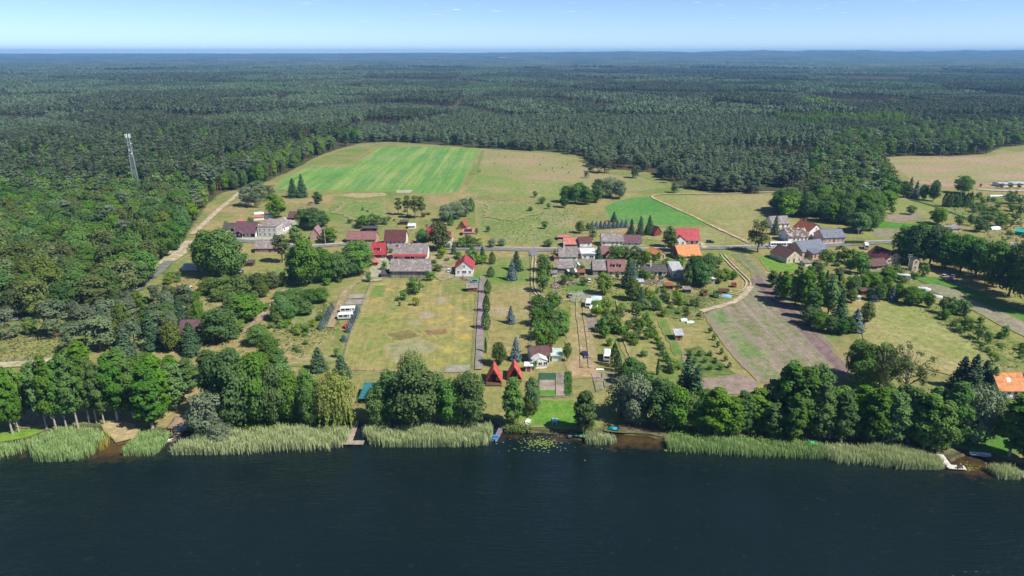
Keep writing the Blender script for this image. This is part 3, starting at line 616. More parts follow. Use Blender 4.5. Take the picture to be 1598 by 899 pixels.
# --- left of the wooded yard
B('shed', 'low open shed with dark slate roof beside the plum roofed house', 'shed', (348, 362), (366, 362), 7, 357, 349, W_WHITE, R_ANT, kind='gable', wins='f:g-g')
r_ = B('house', 'white house with wide plum coloured roof joined to the grey hipped building', 'house', (367, 370), (399, 371), 10, 363, 347, W_WHITE, R_PURP, wins='f:dgwg;r:ww', ov=.8)
pr = gable_roof(5, 2.6, 2.3, 1.4, 'y', .3).build('porch_roof', R_PURP, r_[0], (-2.6, -6.2, 0))
for u in (-2.2, 2.2): MB().box(u - .1, u + .1, -1.2, -1.0, -.2, 2.3).build('porch_post', M_FRAME, r_[0], (-2.6, -6.2, 0))
B('house', 'tall grey two storey building with hipped grey roof by the street', 'house', (403, 370), (433, 370), 12, 354, 341, W_GREY, R_GREY, kind='hip', wins='f:WWWW;r:WWW', ov=.3)
B('house', 'long white rear wing under pale grey roof behind the hipped building', 'house', (432, 367), (456, 357), 9, 354, 344, W_WHITE, R_GREY, wins='f:www')
B('barn', 'small dark barn with brown roof between the leafy trees', 'barn', (450, 344), (464, 344), 8, 340, 331, W_BROWN, R_BRN, wins='f:-g-')
B('cottage', 'small cottage whose roof is red on one side and grey on the other', 'house', (484, 374), (500, 374), 8, 369, 357, W_PINK, [R_OLDP], axis='y', wins='f:wd')
B('house', 'orange brick bungalow with grey roof standing alone south of the street', 'house', (398, 395), (432, 395), 9, 388, 375.5, W_BRICK, R_GREY, wins='f:-wwdw')
# --- west end of the village street
B('house', 'orange brick gabled house with dusty plum roof beside the big tree', 'house', (541, 380), (586, 380), 10, 374, 362, W_BRICK, R_ROSE, wins='f:wwdww;r:ww;a')
B('house', 'white house with steep dark maroon roof and pink brick gable', 'house', (600, 384), (633, 384), 10, 377, 360, W_WHITE, R_MAR, wins='f:wwdww;r:ww;a', sky=())
r_ = B('house', 'bright red roofed house with white eyebrow dormer', 'house', (580, 404), (601, 404), 8, 397, 380, W_RED, R_RED, wins='f:wdw', dorm=((0, 2.6),), chim=((-.2, .1, 1.0),))
r_ = B('farmhouse', 'long white farmhouse with weathered grey roof and red porch canopy', 'house', (614, 407), (667, 407), 9, 397, 381, W_WHITE, R_GREY, wins='f:w-gg-w;r:w-w;a', chim=((.08, .0, 1.6), (-.75, -.3, 1.0)))
cn_ = MB(); L_, D_, wh_ = r_[1], r_[2], r_[3]; slab(cn_, (-L_/2 - .3, -D_/2 - 2.2, wh_ - .85), (L_/2 + .2, -D_/2 - 2.2, wh_ - .85), (L_/2 + .2, -D_/2 - .02, wh_ - .05), (-L_/2 - .3, -D_/2 - .02, wh_ - .05), .1)
cn_.build('canopy', R_RED, r_[0])
for u in (-.48, -.2, .15, .47): MB().box(u * L_ - .09, u * L_ + .09, -D_/2 - 2.1, -D_/2 - 1.92, -.2, wh_ - .8).build('canopy_post', M_FRAME, r_[0])
r_ = B('barn', 'long grey plank barn with patched fibre cement roof', 'barn', (610, 434), (671, 434), 9, 422, 405.5, W_GB, R_GREY, wins='', ov=.7, plinth=False)
B('shed', 'low lean-to of grey planks against the long barn', 'shed', (595, 434), (609.5, 434), 5, 429, 422, W_GB, R_ANT, kind='back', plinth=False)
B('garden_hut', 'tiny red wooden hut under pinkish red pyramid roof', 'hut', (580, 416), (589, 416), 3.2, 410, 402, W_RED, R_SAL, kind='hip', wins='f:d')
B('house', 'yellow house with red roof half hidden by a bronze green tree', 'house', (665, 377), (695, 377), 9, 369, 356, W_YEL, R_RED, wins='f:wwdww', chim=((.3, 0, .9),))
B('garage', 'white garage with flat red roof at the end of a paved driveway', 'garage', (692, 377), (706, 377), 6, 370, 364, W_CREAM, R_SAL, kind='back', wins='f:g')
r_ = B('outbuilding', 'low outbuilding with salmon roof carrying solar panels', 'shed', (722, 368), (740, 368), 7, 365.5, 358, W_PINK, R_SAL, wins='', ov=.3)
for k in range(4):
    o = MB().box(-.5, .5, -1.3, 1.3, .12, .2).build('solar_panel', simple('solar_cell', (.02, .025, .05), .2), r_[5], (-1.9 + k * 1.15, -r_[2] * .25, r_[3] + .18 + r_[4] * .5)); o.rotation_euler = (math.atan2(r_[4], r_[2] / 2), 0, 0)
B('outbuilding', 'small brick outbuilding with rusty gable roof behind the solar roof', 'shed', (715, 358), (727, 359), 6, 354, 346, W_BRICK, R_RUST, axis='y')
r_ = B('house', 'white gable fronted cottage with bright red roof facing the lake', 'house', (711, 430), (738, 430), 11, 419.5, 408.5, W_WHITE, R_RED, axis='y', wins='f:wbw;r:ww;a', ov=.5, chim=((-.5, .5, 1.0),))
MB().box(-r_[1]/2, r_[1]/2, -r_[2]/2 - 3.2, -r_[2]/2 - .06, -.2, .45).build('terrace', M_CONC, r_[0])
B('playhouse', 'dark red wooden playhouse beside the garden fence', 'shed', (729, 456), (745, 455), 3.2, 449, 443, W_RED, R_GREY, kind='gable', wins='f:dw', plinth=False)
# --- middle of the village
B('shed', 'low shed with salmon roof at the edge of the tan meadow', 'shed', (871, 375), (889, 375), 5, 372.5, 368, W_BROWN, R_SAL, wins='f:-g')
B('barn', 'barn with wide salmon red sheet roof beside the street', 'barn', (880, 386), (905, 386), 8, 382, 372, W_BROWN, R_SAL, wins='f:-g-w')
B('barn', 'tall white barn with short maroon roof next to the salmon roof', 'barn', (905, 387), (923, 386), 6, 378.5, 370.5, W_WHITE, R_MAR, wins='f:-w')
B('house', 'long white house with grey roof and tall chimney facing the street', 'house', (939, 385), (972.6, 385), 9, 377, 365, W_WHITE, R_GREY, wins='f:w-www', chim=((.0, .2, 1.3),), chm=M_CHW)
B('house', 'white annex with deep plum roof joined to the long grey roofed house', 'house', (973.4, 385), (1001, 385), 9, 379.5, 367.5, W_WHITE, R_PURP, wins='f:-w-w-')
B('house', 'white walled house with grey roof and tall white chimney near the lane', 'house', (872, 408), (901, 408), 9.5, 400.5, 385.5, W_WHITE, R_GREY, wins='f:--w;l:w', chim=((-.42, -.15, 2.6),), chm=M_CHW)
B('shed', 'brick lean-to with peach wall beside the white chimney house', 'shed', (865, 408), (871.4, 408), 5, 402, 397, W_PINK, R_RUST, kind='back')
B('barn', 'shed with ribbed grey corrugated roof below the white chimney house', 'barn', (871.5, 427), (895, 427), 6.5, 419.5, 409, W_GB, R_GREY, kind='back', plinth=False)
B('house', 'modern white house with flat pale roof', 'house', (908, 406), (928, 406), 9, 396.5, None, W_WHITE, R_WHITE, kind='flat', wins='f:wb;l:w', ov=.6)
B('house', 'brown roofed house behind the dark spruce, with faded tiles', 'house', (935, 402), (957, 402), 8, 398, 385.5, W_CREAM, R_ROSE, wins='f:wdw')
B('shed', 'little shed with rusty red roof at the front of the brown roofed house', 'shed', (946, 405), (954.5, 405), 3.5, 400, 395, W_CREAM, R_RUST, axis='y')
B('barn', 'old barn under grey roof joined to the house with two dormers', 'barn', (925, 431), (948, 431), 9, 422, 406, W_GB, R_GREY, wins='f:-g-', ov=.3)
B('house', 'house with dusty rose roof and two narrow dormers', 'house', (949, 432), (975, 432), 9, 423, 406, W_WHITE, R_ROSE, wins='f:wdw', dorm=((-.35, 1.7), (.4, 1.7)), ov=.6)
B('garden_hut', 'small white arched hut in the cluttered yard', 'hut', (898, 420), (904, 420), 3, 415.5, 412.5, W_WHITE, R_WHITE, axis='y', wins='f:d', plinth=False)
B('carport', 'carport with tilted white roof in the cluttered yard', 'carport', (889, 431), (901, 430), 4, 427, 421, M_METAL, R_WHITE, kind='back', wins='f:g', plinth=False)
B('shed', 'low shed with rust red roof in the cluttered yard', 'shed', (902.5, 431), (912, 431), 3.5, 427.5, 424, W_BROWN, R_RUST, kind='back', plinth=False)
B('shed', 'small shed with dark maroon gable roof beside the tall spruces', 'shed', (1021, 369), (1032, 367), 8, 364, 355, W_RED, R_MAR, axis='y', plinth=False)
r_ = B('house', 'white house with large bright red roof and front gable', 'house', (1053, 382), (1091, 382), 10, 374.5, 358, W_WHITE, R_RED, wins='f:-wwdw;r:ww', ov=.7)
r2 = walls(6, 3, r_[3] + .2, 2.2, 'y', 'gable').build('gable_bay', W_WHITE, r_[0], (-r_[1] * .32, -r_[2] / 2 - 1.0, 0)); gable_roof(6, 3, r_[3] + .2, 2.2, 'y', .4).build('bay_roof', R_RED, r2)
for u in (-1.4, 1.4): o = window(r2, 'f', u, -1.5, 1.0, 1.1, 1.2)
B('house', 'long house with bright orange tiled roof beside the dark bushy tree', 'house', (1059.5, 406), (1094, 404), 11, 399.5, 383.5, W_DARK, R_ORG, wins='f:ww-d-;l:ww')
B('cottage', 'tiny gabled cottage with orange roof turned to the lake', 'house', (1025, 406), (1038, 404), 9, 397.5, 393, W_PINK, R_ORG, axis='y', wins='f:wd')
B('house', 'low white house with dark felt roof and tall white chimney', 'house', (1006, 432), (1040, 432), 8, 424.5, 414, W_WHITE, R_ANT, kind='gable', wins='f:wwdgw', chim=((-.4, -.3, 2.4),), chm=M_CHW)
B('workshop', 'tall grey workshop with pale single slope roof', 'shed', (1049, 435), (1066, 435), 11, 424, 409.5, W_GREY, R_LITE, kind='back', wins='f:w-', ov=.3)
B('shed', 'brick shed with whitish flat roof at the edge of the weedy yard', 'shed', (1098, 444.5), (1115, 444.5), 5, 436, 430, W_PINK, R_WHITE, kind='back', wins='f:dw')
# --- east end of the street
B('house', 'white house with grey roof at the edge of the broadleaf wood', 'house', (1204, 357), (1232, 356), 9, 349, 338, W_WHITE, R_GREY, wins='f:-wdw')
B('house', 'white house with badly patched brown roof beside the bus', 'house', (1229.5, 379), (1260, 378), 11, 370, 356.5, W_WHITE, R_PATCH, wins='f:-wwww;l:w-w', chim=((.3, 0, .9),))
B('house', 'white gable end house with rust red roof near the wood', 'house', (1262, 372), (1282, 370), 13, 360.5, 351.5, W_WHITE, R_RUST, axis='y', wins='f:w-w;a', chim=((.2, .6, .9),))
B('house', 'pink and white house with blue grey roof and three roof windows', 'house', (1284, 380), (1318, 379), 10.5, 371, 358.5, W_PINK, R_BLUE, wins='f:wwdww;l:w', sky=((-.45, .5), (-.15, .5), (.35, .5)))
B('house', 'broad house with plain blue grey roof on the lake side of the street', 'house', (1251, 402), (1289, 397), 11, 391, 376, W_PINK, R_BLUE, wins='f:wd-w;l:w-w')
B('annex', 'small annex with blue grey roof in front of the broad blue roofed house', 'shed', (1268, 404), (1282, 402), 5, 395.5, 388.5, W_PINK, R_BLUE, kind='back', wins='f:dw;l:w')
B('house', 'beige gabled house with dark brown roof by the bright lawn', 'house', (1227, 412), (1250, 409), 12, 401.5, 392, W_CREAM, R_BRN, axis='y', wins='f:wdw;a')
B('house', 'beige gabled house with deep maroon roof under the tall dark trees', 'house', (1382, 413), (1407, 410), 12, 404, 394.5, W_CREAM, R_MAR, axis='y', wins='f:bwb;a', ov=.9, chim=((-.2, .5, .9),))
B('shed', 'outbuilding with plain brown roof next to the maroon roofed house', 'shed', (1357, 422), (1384, 419.5), 7, 415, 404.5, W_DARK, R_BRN, wins='f:gw')
B('transformer_tower', 'slim cream transformer tower beside the sunlit green strip', 'tower', (1422.5, 423), (1432, 423), 3.2, 407, 404, W_CREAM, R_ANT, axis='y', wins='f:W', ov=.25)
B('cabin', 'red brown garden cabin among blue spruces', 'cabin', (1343, 461), (1356, 461), 4.5, 455, 450, W_RED, R_BRN, wins='f:d-', plinth=False)
B('barn', 'grey roofed orange brick building among gardens beyond the dark trees', 'barn', (1476, 363), (1499, 361), 8, 357.5, 352, W_BRICK, R_GREY, wins='f:--d')
B('house', 'lakeside house with large bright orange roof and one roof window', 'house', (1556, 622), (1599, 622), 8, 609, 583.5, W_WHITE, R_ORG, wins='f:wwdw', sky=((-.1, .45),), ov=.5)
for i, (fl, fr, e, rg) in enumerate([((1560, 292), (1576, 292), 288, 285), ((1578, 291.5), (1600, 291.5), 287.5, 284)]):
    B('farm_shed', ['low pale farm shed at the end of the tan field', 'longer pale farm shed standing at the end of the tan field'][i], 'shed', fl, fr, 9, e, rg, W_WHITE, R_LITE, plinth=False)
B('tent_shelter', 'turquoise tarpaulin shelter among the far gardens', 'tent', (1583, 366), (1604, 369), 5, 362.5, 358, simple('turquoise_tarp', (.03, .36, .30), .6), MATS['turquoise_tarp'], plinth=False)
# --- lakeside plots
def aframe(label, fl, fr, apex, depth):
    a, b = G(*fl), G(*fr); L = (b - a).length; ang = math.atan2(b.y - a.y, b.x - a.x); c = (a + b) / 2 + Vector((-math.sin(ang), math.cos(ang), 0)) * depth / 2
    h = zat((a.y + b.y) / 2, apex); D = depth; root = empty('a_frame_cabin', (c.x, c.y, 0), ang); tag(root, label, 'cabin', None)
    MB().box(-L/2, L/2, -D/2 - 1.4, D/2, -.3, .5).build('deck', W_BROWN, root)
    wl_ = L / 2 - .35
    MB().hexa([(-wl_, -D/2 + .9, .5), (wl_, -D/2 + .9, .5), (0, -D/2 + .9, h - .4)], [(-wl_, D/2 - .2, .5), (wl_, D/2 - .2, .5), (0, D/2 - .2, h - .4)]).build('wall', W_RED, root)
    rb = MB(); slab(rb, (-L/2, -D/2, .45), (0, -D/2 - .8, h), (0, D/2, h), (-L/2, D/2, .45), .14); slab(rb, (0, -D/2 - .8, h), (L/2, -D/2, .45), (L/2, D/2, .45), (0, D/2, h), .14); rb.build('roof', roofmat('orange_red_sheet', (.56, .10, .08), rough=.6), root)
    MB().box(-L*.3, L*.3, -D/2 + .2, -D/2 + .88, 2.5, 2.62).build('balcony', W_BROWN, root)
    for u in (-.3, -.15, 0, .15, .3): MB().box(u * L - .04, u * L + .04, -D/2 + .22, -D/2 + .3, 2.62, 3.4).build('baluster', W_BROWN, root)
    MB().box(-L*.3, L*.3, -D/2 + .2, -D/2 + .32, 3.4, 3.5).build('handrail', W_BROWN, root)
    MB().box(-.5, .5, -D/2 + .84, -D/2 + .92, .5, 2.4).build('door', M_DARKIN, root)
    window(root, 'f', 0, -D/2 + .9, 3.3, 1.1, 1.1); window(root, 'f', 1.3, -D/2 + .9, 1.1, .9, 1.0)
aframe('steep red a-frame cabin at the end of the brick path', (758.5, 600), (783, 600), 575, 5.5)
aframe('steep red a-frame cabin beside the blue spruce and small outhouse', (792, 594), (814, 594), 572, 5.5)
r_ = B('house', 'white lakeside bungalow with brown roof and glazed porch', 'house', (829, 569), (858, 567), 7, 556, 541.5, W_WHITE, R_BRN, wins='f:w--g', ov=.3, plinth=False)
pb = walls(r_[1] * .72, 3.4, r_[3] - .3, 1.0, 'y', 'gable').build('porch', W_WHITE, r_[0], (-r_[1] * .13, -r_[2] / 2 - 1.72, 0)); gable_roof(r_[1] * .72, 3.4, r_[3] - .3, 1.0, 'y', .3).build('porch_roof', R_WHITE, pb)
for u in (-1.8, 0, 1.8): window(pb, 'f', u, -1.7, .9, 1.4, 1.2)
B('shed', 'shed with maroon roof at the side of the white lakeside bungalow', 'shed', (851, 560), (860, 560), 4, 551, 547, W_WHITE, R_MAR, kind='back', plinth=False)
B('greenhouse', 'pale green roofed lean-to at the side of the white lakeside bungalow', 'greenhouse', (861, 564), (876, 564), 5, 556, 549, simple('pale_sheet', (.55, .66, .58), .4), roofmat('pale_green_sheet', (.50, .62, .55), rough=.4), kind='back', plinth=False)
B('outhouse', 'small white outhouse next to the second red cabin', 'outhouse', (820, 580.5), (830, 580.5), 1.8, 572, 569, W_PINK, R_WHITE, kind='back', wins='f:d', plinth=False)
B('boathouse', 'boathouse with long teal sheet roof between willow and oak', 'boathouse', (563, 630), (588, 630), 8, 624, 600, W_BROWN, R_TEAL, kind='back', wins='f:g', plinth=False)
B('shed', 'garden shed with pale roof and timber front on the weedy plot', 'shed', (1054, 532), (1065, 532), 3.6, 524, 515.5, boards('honey_boards', (.50, .33, .15)), R_LITE, kind='back', wins='f:d', plinth=False)
r_ = B('cabin', 'brown cabin with plum roof among spruces near the dirt track', 'cabin', (282, 532), (311, 531), 7, 521, 500, W_BROWN, R_PURP, wins='f:wdw;r:w')
MB().box(-r_[1]/2, r_[1]/2, -r_[2]/2 - 2, -r_[2]/2 - .06, -.2, .4).build('deck', M_CONC, r_[0])
B('shed', 'little white shed with red roof in the shade of the shore trees', 'shed', (311, 566), (317, 566), 2.5, 561, 555, W_WHITE, R_RED, wins='f:d', plinth=False)
B('summer_house', 'dark shed at the garden corner below the brick bungalow', 'shed', (385, 416), (394, 416), 4, 411, 407.5, W_BROWN, R_ANT, kind='back', plinth=False)
B('pavilion', 'white roofed pavilion at the foot of the tall shade tree', 'pavilion', (360, 430), (376, 430), 4, 428, 424.5, W_BROWN, R_WHITE, plinth=False)
B('shelter', 'blue grey roofed shelter beside the lane at the wood edge', 'shelter', (284, 422), (314, 422), 4, 420, 416.5, W_WHITE, R_LITE, kind='back', plinth=False)

# --- small sheds filling the yards
B('shed', 'small grey garden shed on the dry lawn behind the bronze tree', 'shed', (984, 460), (994, 460), 2.6, 456, 453, W_GB, R_ANT, kind='back', plinth=False)
B('shed', 'small white wash house beside the corrugated roof', 'shed', (862, 432), (869, 432), 3, 427, 423, W_WHITE, R_GREY, kind='back', plinth=False)
B('shed', 'grey lean-to behind the modern white house', 'shed', (926, 397), (936, 397), 4, 392.5, 389, W_GREY, R_LITE, kind='back', plinth=False)
B('shed', 'pink plastered shed in the material yard', 'shed', (371, 351), (379, 351), 4, 347, 343, W_PINK, R_SAL, kind='back', plinth=False)
B('shed', 'long low store with salmon roof in the material yard', 'shed', (396, 344), (412, 343), 4, 340.5, 337, W_WHITE, R_SAL, kind='back', plinth=False)
B('shed', 'pale store with light roof in the material yard', 'shed', (414, 341), (428, 340), 4, 337, 334, W_WHITE, R_WHITE, kind='back', plinth=False)
B('shed', 'open dark hay shed behind the dusty plum roof', 'shed', (566, 361), (588, 361), 4, 358.5, 355.5, W_BROWN, R_ANT, kind='back', plinth=False, wins='f:g-g')
B('shed', 'small white shed on the rough ground behind the maroon roof', 'shed', (637, 357), (648, 357), 4, 353, 349.5, W_WHITE, R_WHITE, plinth=False)
B('shed', 'dark timber shed beside the small white one', 'shed', (624, 351), (636, 351), 4, 348, 345, W_BROWN, R_ANT, kind='back', plinth=False)
B('shed', 'green painted shed in the weedy yard', 'shed', (1068, 458), (1078, 458), 3, 453, 450, boards('green_boards', (.10, .16, .08)), R_GREY, kind='back', plinth=False)
B('shed', 'white garden store beside the low white house', 'shed', (995, 446), (1004, 446), 3, 441, 438, W_WHITE, R_LITE, kind='back', plinth=False)
B('shed', 'brown hen house below the grey workshop', 'shed', (1038, 452), (1050, 452), 3, 447.5, 444, W_BROWN, R_RUST, kind='back', plinth=False)
B('shed', 'grey roofed store beside the bright lawn gable house', 'shed', (1256, 416), (1266, 415), 4, 411, 408, W_CREAM, R_GREY, kind='back', plinth=False)
B('shed', 'small store behind the patched roof house', 'shed', (1218, 352.5), (1226, 352.5), 4, 349, 346, W_WHITE, R_GREY, kind='back', plinth=False)
B('garden_hut', 'tiny white hut near the blue spruce by the red brown cabin', 'hut', (1335, 470), (1342, 470), 2.2, 465, 462, W_WHITE, R_LITE, plinth=False)

# ================================================================ trees
def unit(a): return a / np.maximum(1e-6, np.linalg.norm(a, axis=1, keepdims=True))
def quads(pos, nrm, size, rg, aspect=1.0, along=None):
    """leaf-clump faces: one irregular quad at each position"""
    n = len(pos); t = unit(np.cross(nrm, along if along is not None else rg.normal(size=(n, 3)))); b = np.cross(nrm, t)
    s = (size * rg.uniform(.6, 1.35, n))[:, None]
    j = lambda: rg.uniform(.65, 1.25, (n, 1))
    a = pos - t * s * j() * .5; c = pos + t * s * j() * .5; d = pos - b * s * aspect * j() * .5 + nrm * s * .12; e = pos + b * s * aspect * j() * .5 - nrm * s * .08
    V = np.stack([a, d, c, e], 1).reshape(-1, 3); return V, np.arange(4 * n).reshape(n, 4)
def cloud(C, Rr, n, size, rg, flat=1.0, upb=.35, shell=.68, down=.55, whole=.55):
    C, Rr = np.asarray(C, float), np.asarray(Rr, float); pr = Rr ** 2 / (Rr ** 2).sum(); k = rg.choice(len(C), n, p=pr)
    d = unit(rg.normal(size=(n, 3))); fl = (d[:, 2] < 0) & (rg.random(n) < down); d[fl, 2] *= -1
    q = d.copy(); q[:, 2] *= flat
    pos = C[k] + q * (Rr[k] * (shell + (1 - shell) * rg.random(n)))[:, None]
    mid = C.mean(0); g = unit((pos - mid) * np.array([1, 1, .8]))
    nrm = unit(d * .75 + g * whole + np.array([0, 0, upb]) + rg.normal(size=(n, 3)) * .36)
    return quads(pos, nrm, size, rg)
def fib(n, rg, jit=.25):
    i = np.arange(n) + .5; z = 1 - 2 * i / n; r = np.sqrt(1 - z * z); th = i * 2.39996
    return unit(np.stack([r * np.cos(th), r * np.sin(th), z], 1) + rg.normal(size=(n, 3)) * jit)
def trunk_mb(H, r, top, lean=0.0, limbs=(), n=7, rg=None):
    mb = MB(); rings = []; K = 6
    for i in range(K + 1):
        t = i / K; z = t * top; rr = r * (1.0 - .78 * t) * (1.35 if i == 0 else 1); ox = lean * t * t * H + .04 * r * math.sin(3 * t)
        rings.append([(ox + rr * math.cos(2 * math.pi * j / n), rr * math.sin(2 * math.pi * j / n), z - (.4 if i == 0 else 0)) for j in range(n)])
    mb.loft(rings)
    for z0, e, r0 in limbs:
        t = z0 / top; a = Vector((lean * t * t * H, 0, z0)); e = Vector(e); m_ = (a + e) / 2 + Vector((0, 0, -.04 * H))
        mb.tube(a, m_, r0, r0 * .7, 5); mb.tube(m_, e, r0 * .7, r0 * .25, 5)
    return mb
M_BARK = simple('brown_bark', (.11, .085, .06), .95, .3, 3); M_PALE = simple('pale_bark', (.36, .325, .27), .9, .25, 2); M_PINEB = simple('pine_bark', (.22, .125, .075), .95, .3, 2)
L_ALD = leafmat('alder_leaves', (0.085, 0.174, 0.034), (0.133, 0.241, 0.052)); L_OAK = leafmat('oak_leaves', (0.094, 0.193, 0.042), (0.151, 0.260, 0.060)); L_BRT = leafmat('bright_leaves', (0.132, 0.237, 0.034), (0.193, 0.294, 0.054))
L_DRK = leafmat('dark_leaves', (0.079, 0.165, 0.046), (0.120, 0.217, 0.056)); L_BRZ = leafmat('bronze_leaves', (0.111, 0.158, 0.043), (0.158, 0.200, 0.058)); L_WIL = leafmat('willow_leaves', (0.230, 0.297, 0.081), (0.311, 0.365, 0.115)); L_SIL = leafmat('silver_leaves', (0.171, 0.230, 0.127), (0.230, 0.283, 0.164))
L_SPR = leafmat('spruce_needles', (0.049, 0.099, 0.047), (0.077, 0.132, 0.061), .1); L_BLU = leafmat('blue_spruce_needles', (0.095, 0.142, 0.142), (0.149, 0.203, 0.203), .1); L_PIN = leafmat('pine_needles', (0.107, 0.151, 0.083), (0.151, 0.195, 0.107), .12); L_THU = leafmat('thuja_leaves', (0.054, 0.115, 0.037), (0.085, 0.151, 0.048), .1)
L_YEL = leafmat('lime_leaves', (0.155, 0.182, 0.041), (0.203, 0.223, 0.061)); L_OLV = leafmat('olive_leaves', (0.102, 0.142, 0.041), (0.150, 0.186, 0.055))
PROTO = {}
def reg(kind, crown, trunk, H, W, cm, tm): PROTO.setdefault(kind, []).append((np_mesh('crown', crown[0], crown[1], cm), trunk.mesh('trunk', tm), H, W))
def cat_vf(parts):
    V, Fq, o = [], [], 0
    for v, f in parts: V.append(v); Fq.append(f + o); o += len(v)
    return np.concatenate(V), np.concatenate(Fq)
def crown_broad(rg, H, W, base, nb, nl, leaf, conic=0.0, squash=1.0):
    d = fib(nb, rg); z0 = base * H; ch = H - z0; c = []; rr = []
    for v in d:
        t = (v[2] + 1) / 2; w = W / 2 * (1 - conic * t ** 1.3)
        f = rg.uniform(.55, .80); c.append((v[0] * w * f, v[1] * w * f, z0 + ch * (.5 + .5 * v[2] * rg.uniform(.72, .86)))); rr.append(W * rg.uniform(.11, .19) * (1 - .35 * conic * t))
    for _ in range(nb // 5): c.append((rg.normal() * W * .1, rg.normal() * W * .1, z0 + ch * rg.uniform(.3, .75))); rr.append(W * .2)
    return np.array(c), np.array(rr), cloud(c, rr, nl, leaf, rg, .85)
def broad_tree(kind, seed, H, W, base, nb, nl, leaf, cm, tm, conic=0.0, tr=None, trk=None):
    rg = np.random.default_rng(seed); c, rr, cl = crown_broad(rg, H, W, base, nb, nl, leaf, conic); k = rg.choice(len(c), min(9, len(c)), False)
    limbs = [(H * rg.uniform(base * .9, base + .3), c[i], (tr or W * .028) * .45) for i in k]
    reg(kind, cl, trunk_mb(H, tr or W * .028, H * .82, rg.uniform(-.02, .02), limbs), H, W, cm, tm)
for s in range(4): broad_tree('alder', s, 20, 9, .04, 54, 5200, .62, L_ALD, M_PALE, .45, .3); broad_tree('bankalder', 200 + s, 20, 9, .15, 48, 5000, .62, L_ALD, M_PALE, .35, .3)
for s in range(2): broad_tree('darkalder', 10 + s, 20, 9, .03, 54, 5200, .62, L_OAK, M_BARK, .4, .3)
for s in range(4): broad_tree('oak', 20 + s, 18, 14, .04, 66, 5200, .72, L_OAK, M_BARK, .12)
for s in range(3): broad_tree('dark', 30 + s, 18, 13, .03, 62, 5000, .72, L_DRK, M_BARK, .15)
for s in range(2): broad_tree('bright', 40 + s, 12, 9, .03, 46, 3200, .6, L_BRT, M_BARK, .1)
for s in range(2): broad_tree('bronze', 50 + s, 12, 10, .03, 48, 3200, .6, L_BRZ, M_BARK, .1)
for s in range(2): broad_tree('lime', 54 + s, 14, 10, .16, 30, 2200, .6, L_YEL, M_BARK, .2)
for s in range(2): broad_tree('silver', 60 + s, 9, 9, .0, 40, 3400, .42, L_SIL, M_BARK, .05)
for s in range(3): broad_tree('fruit', 64 + s, 5, 4.6, .1, 24, 1000, .36, L_OAK, M_BARK, .05, .12)
for s in range(2): broad_tree('fruitb', 70 + s, 5, 4.6, .1, 22, 900, .36, L_BRT, M_BARK, .05, .12)
for s in range(3): broad_tree('shrub', 74 + s, 2.6, 3.4, .02, 16, 620, .3, L_OAK, M_BARK, .0, .05)
for s in range(2): broad_tree('shrubb', 80 + s, 2.6, 3.4, .02, 16, 620, .3, L_BRT, M_BARK, .0, .05)
for s in range(2): broad_tree('shrubo', 84 + s, 2.6, 3.4, .02, 16, 620, .3, L_OLV, M_BARK, .0, .05)
for s in range(2): broad_tree('slender', 90 + s, 14, 6, .22, 26, 1500, .5, L_OLV, M_BARK, .3, .16)
def thuja(seed, kind, H, W, n):
    rg = np.random.default_rng(seed); z = rg.random(n) ** .85; prof = np.sin(np.clip(z * .93 + .12, 0, 1) * np.pi) ** .6 * (1 - .25 * z); th = rg.random(n) * 2 * np.pi
    d = np.stack([np.cos(th), np.sin(th), np.full(n, .25)], 1); r = W / 2 * prof * rg.uniform(.82, 1, n); pos = np.stack([np.cos(th) * r, np.sin(th) * r, z * H], 1)
    reg(kind, quads(pos, unit(d + rg.normal(size=(n, 3)) * .35), .3, rg, 1.5, np.tile([0, 0, 1.0], (n, 1))), trunk_mb(H, .12, H * .8), H, W, L_THU, M_BARK)
for s in range(2): thuja(100 + s, 'thuja', 7, 3.6, 1100)
thuja(104, 'cypress', 6, 1.1, 500)
def spruce(seed, kind, cm, H=16, W=7, lv=26):
    rg = np.random.default_rng(seed); pos, nr, al = [], [], []
    for k in range(lv):
        t = (k + .5) / lv; z = H * (.05 + .95 * t); r = W / 2 * 1.22 * (1 - t) ** .72 * rg.uniform(.78, 1.12) + .15; nb = int(10 + 12 * (1 - t)); ph = rg.random() * 6.28
        for b in range(nb):
            th = ph + 6.283 * b / nb + rg.normal() * .15; rb = r * rg.uniform(.75, 1.12); m = max(3, int(rb * 2.6))
            for i in range(m):
                u = (i + .6) / m; al.append((math.cos(th), math.sin(th), -.3)); w = rg.normal() * .16 * rb
                pos.append((math.cos(th) * rb * u - math.sin(th) * w, math.sin(th) * rb * u + math.cos(th) * w, z - rb * .34 * u + rg.normal() * .08))
                nr.append((math.cos(th) * .75, math.sin(th) * .75, .8))
    n = len(pos); V = quads(np.array(pos), unit(np.array(nr) + rg.normal(size=(n, 3)) * .35), .62, rg, 1.3, np.cross(np.array(al), np.array(nr)))
    reg(kind, V, trunk_mb(H, .25, H * .97), H, W, cm, M_BARK)
for s in range(3): spruce(110 + s, 'spruce', L_SPR)
for s in range(2): spruce(120 + s, 'bluespruce', L_BLU, 12, 6, 22)
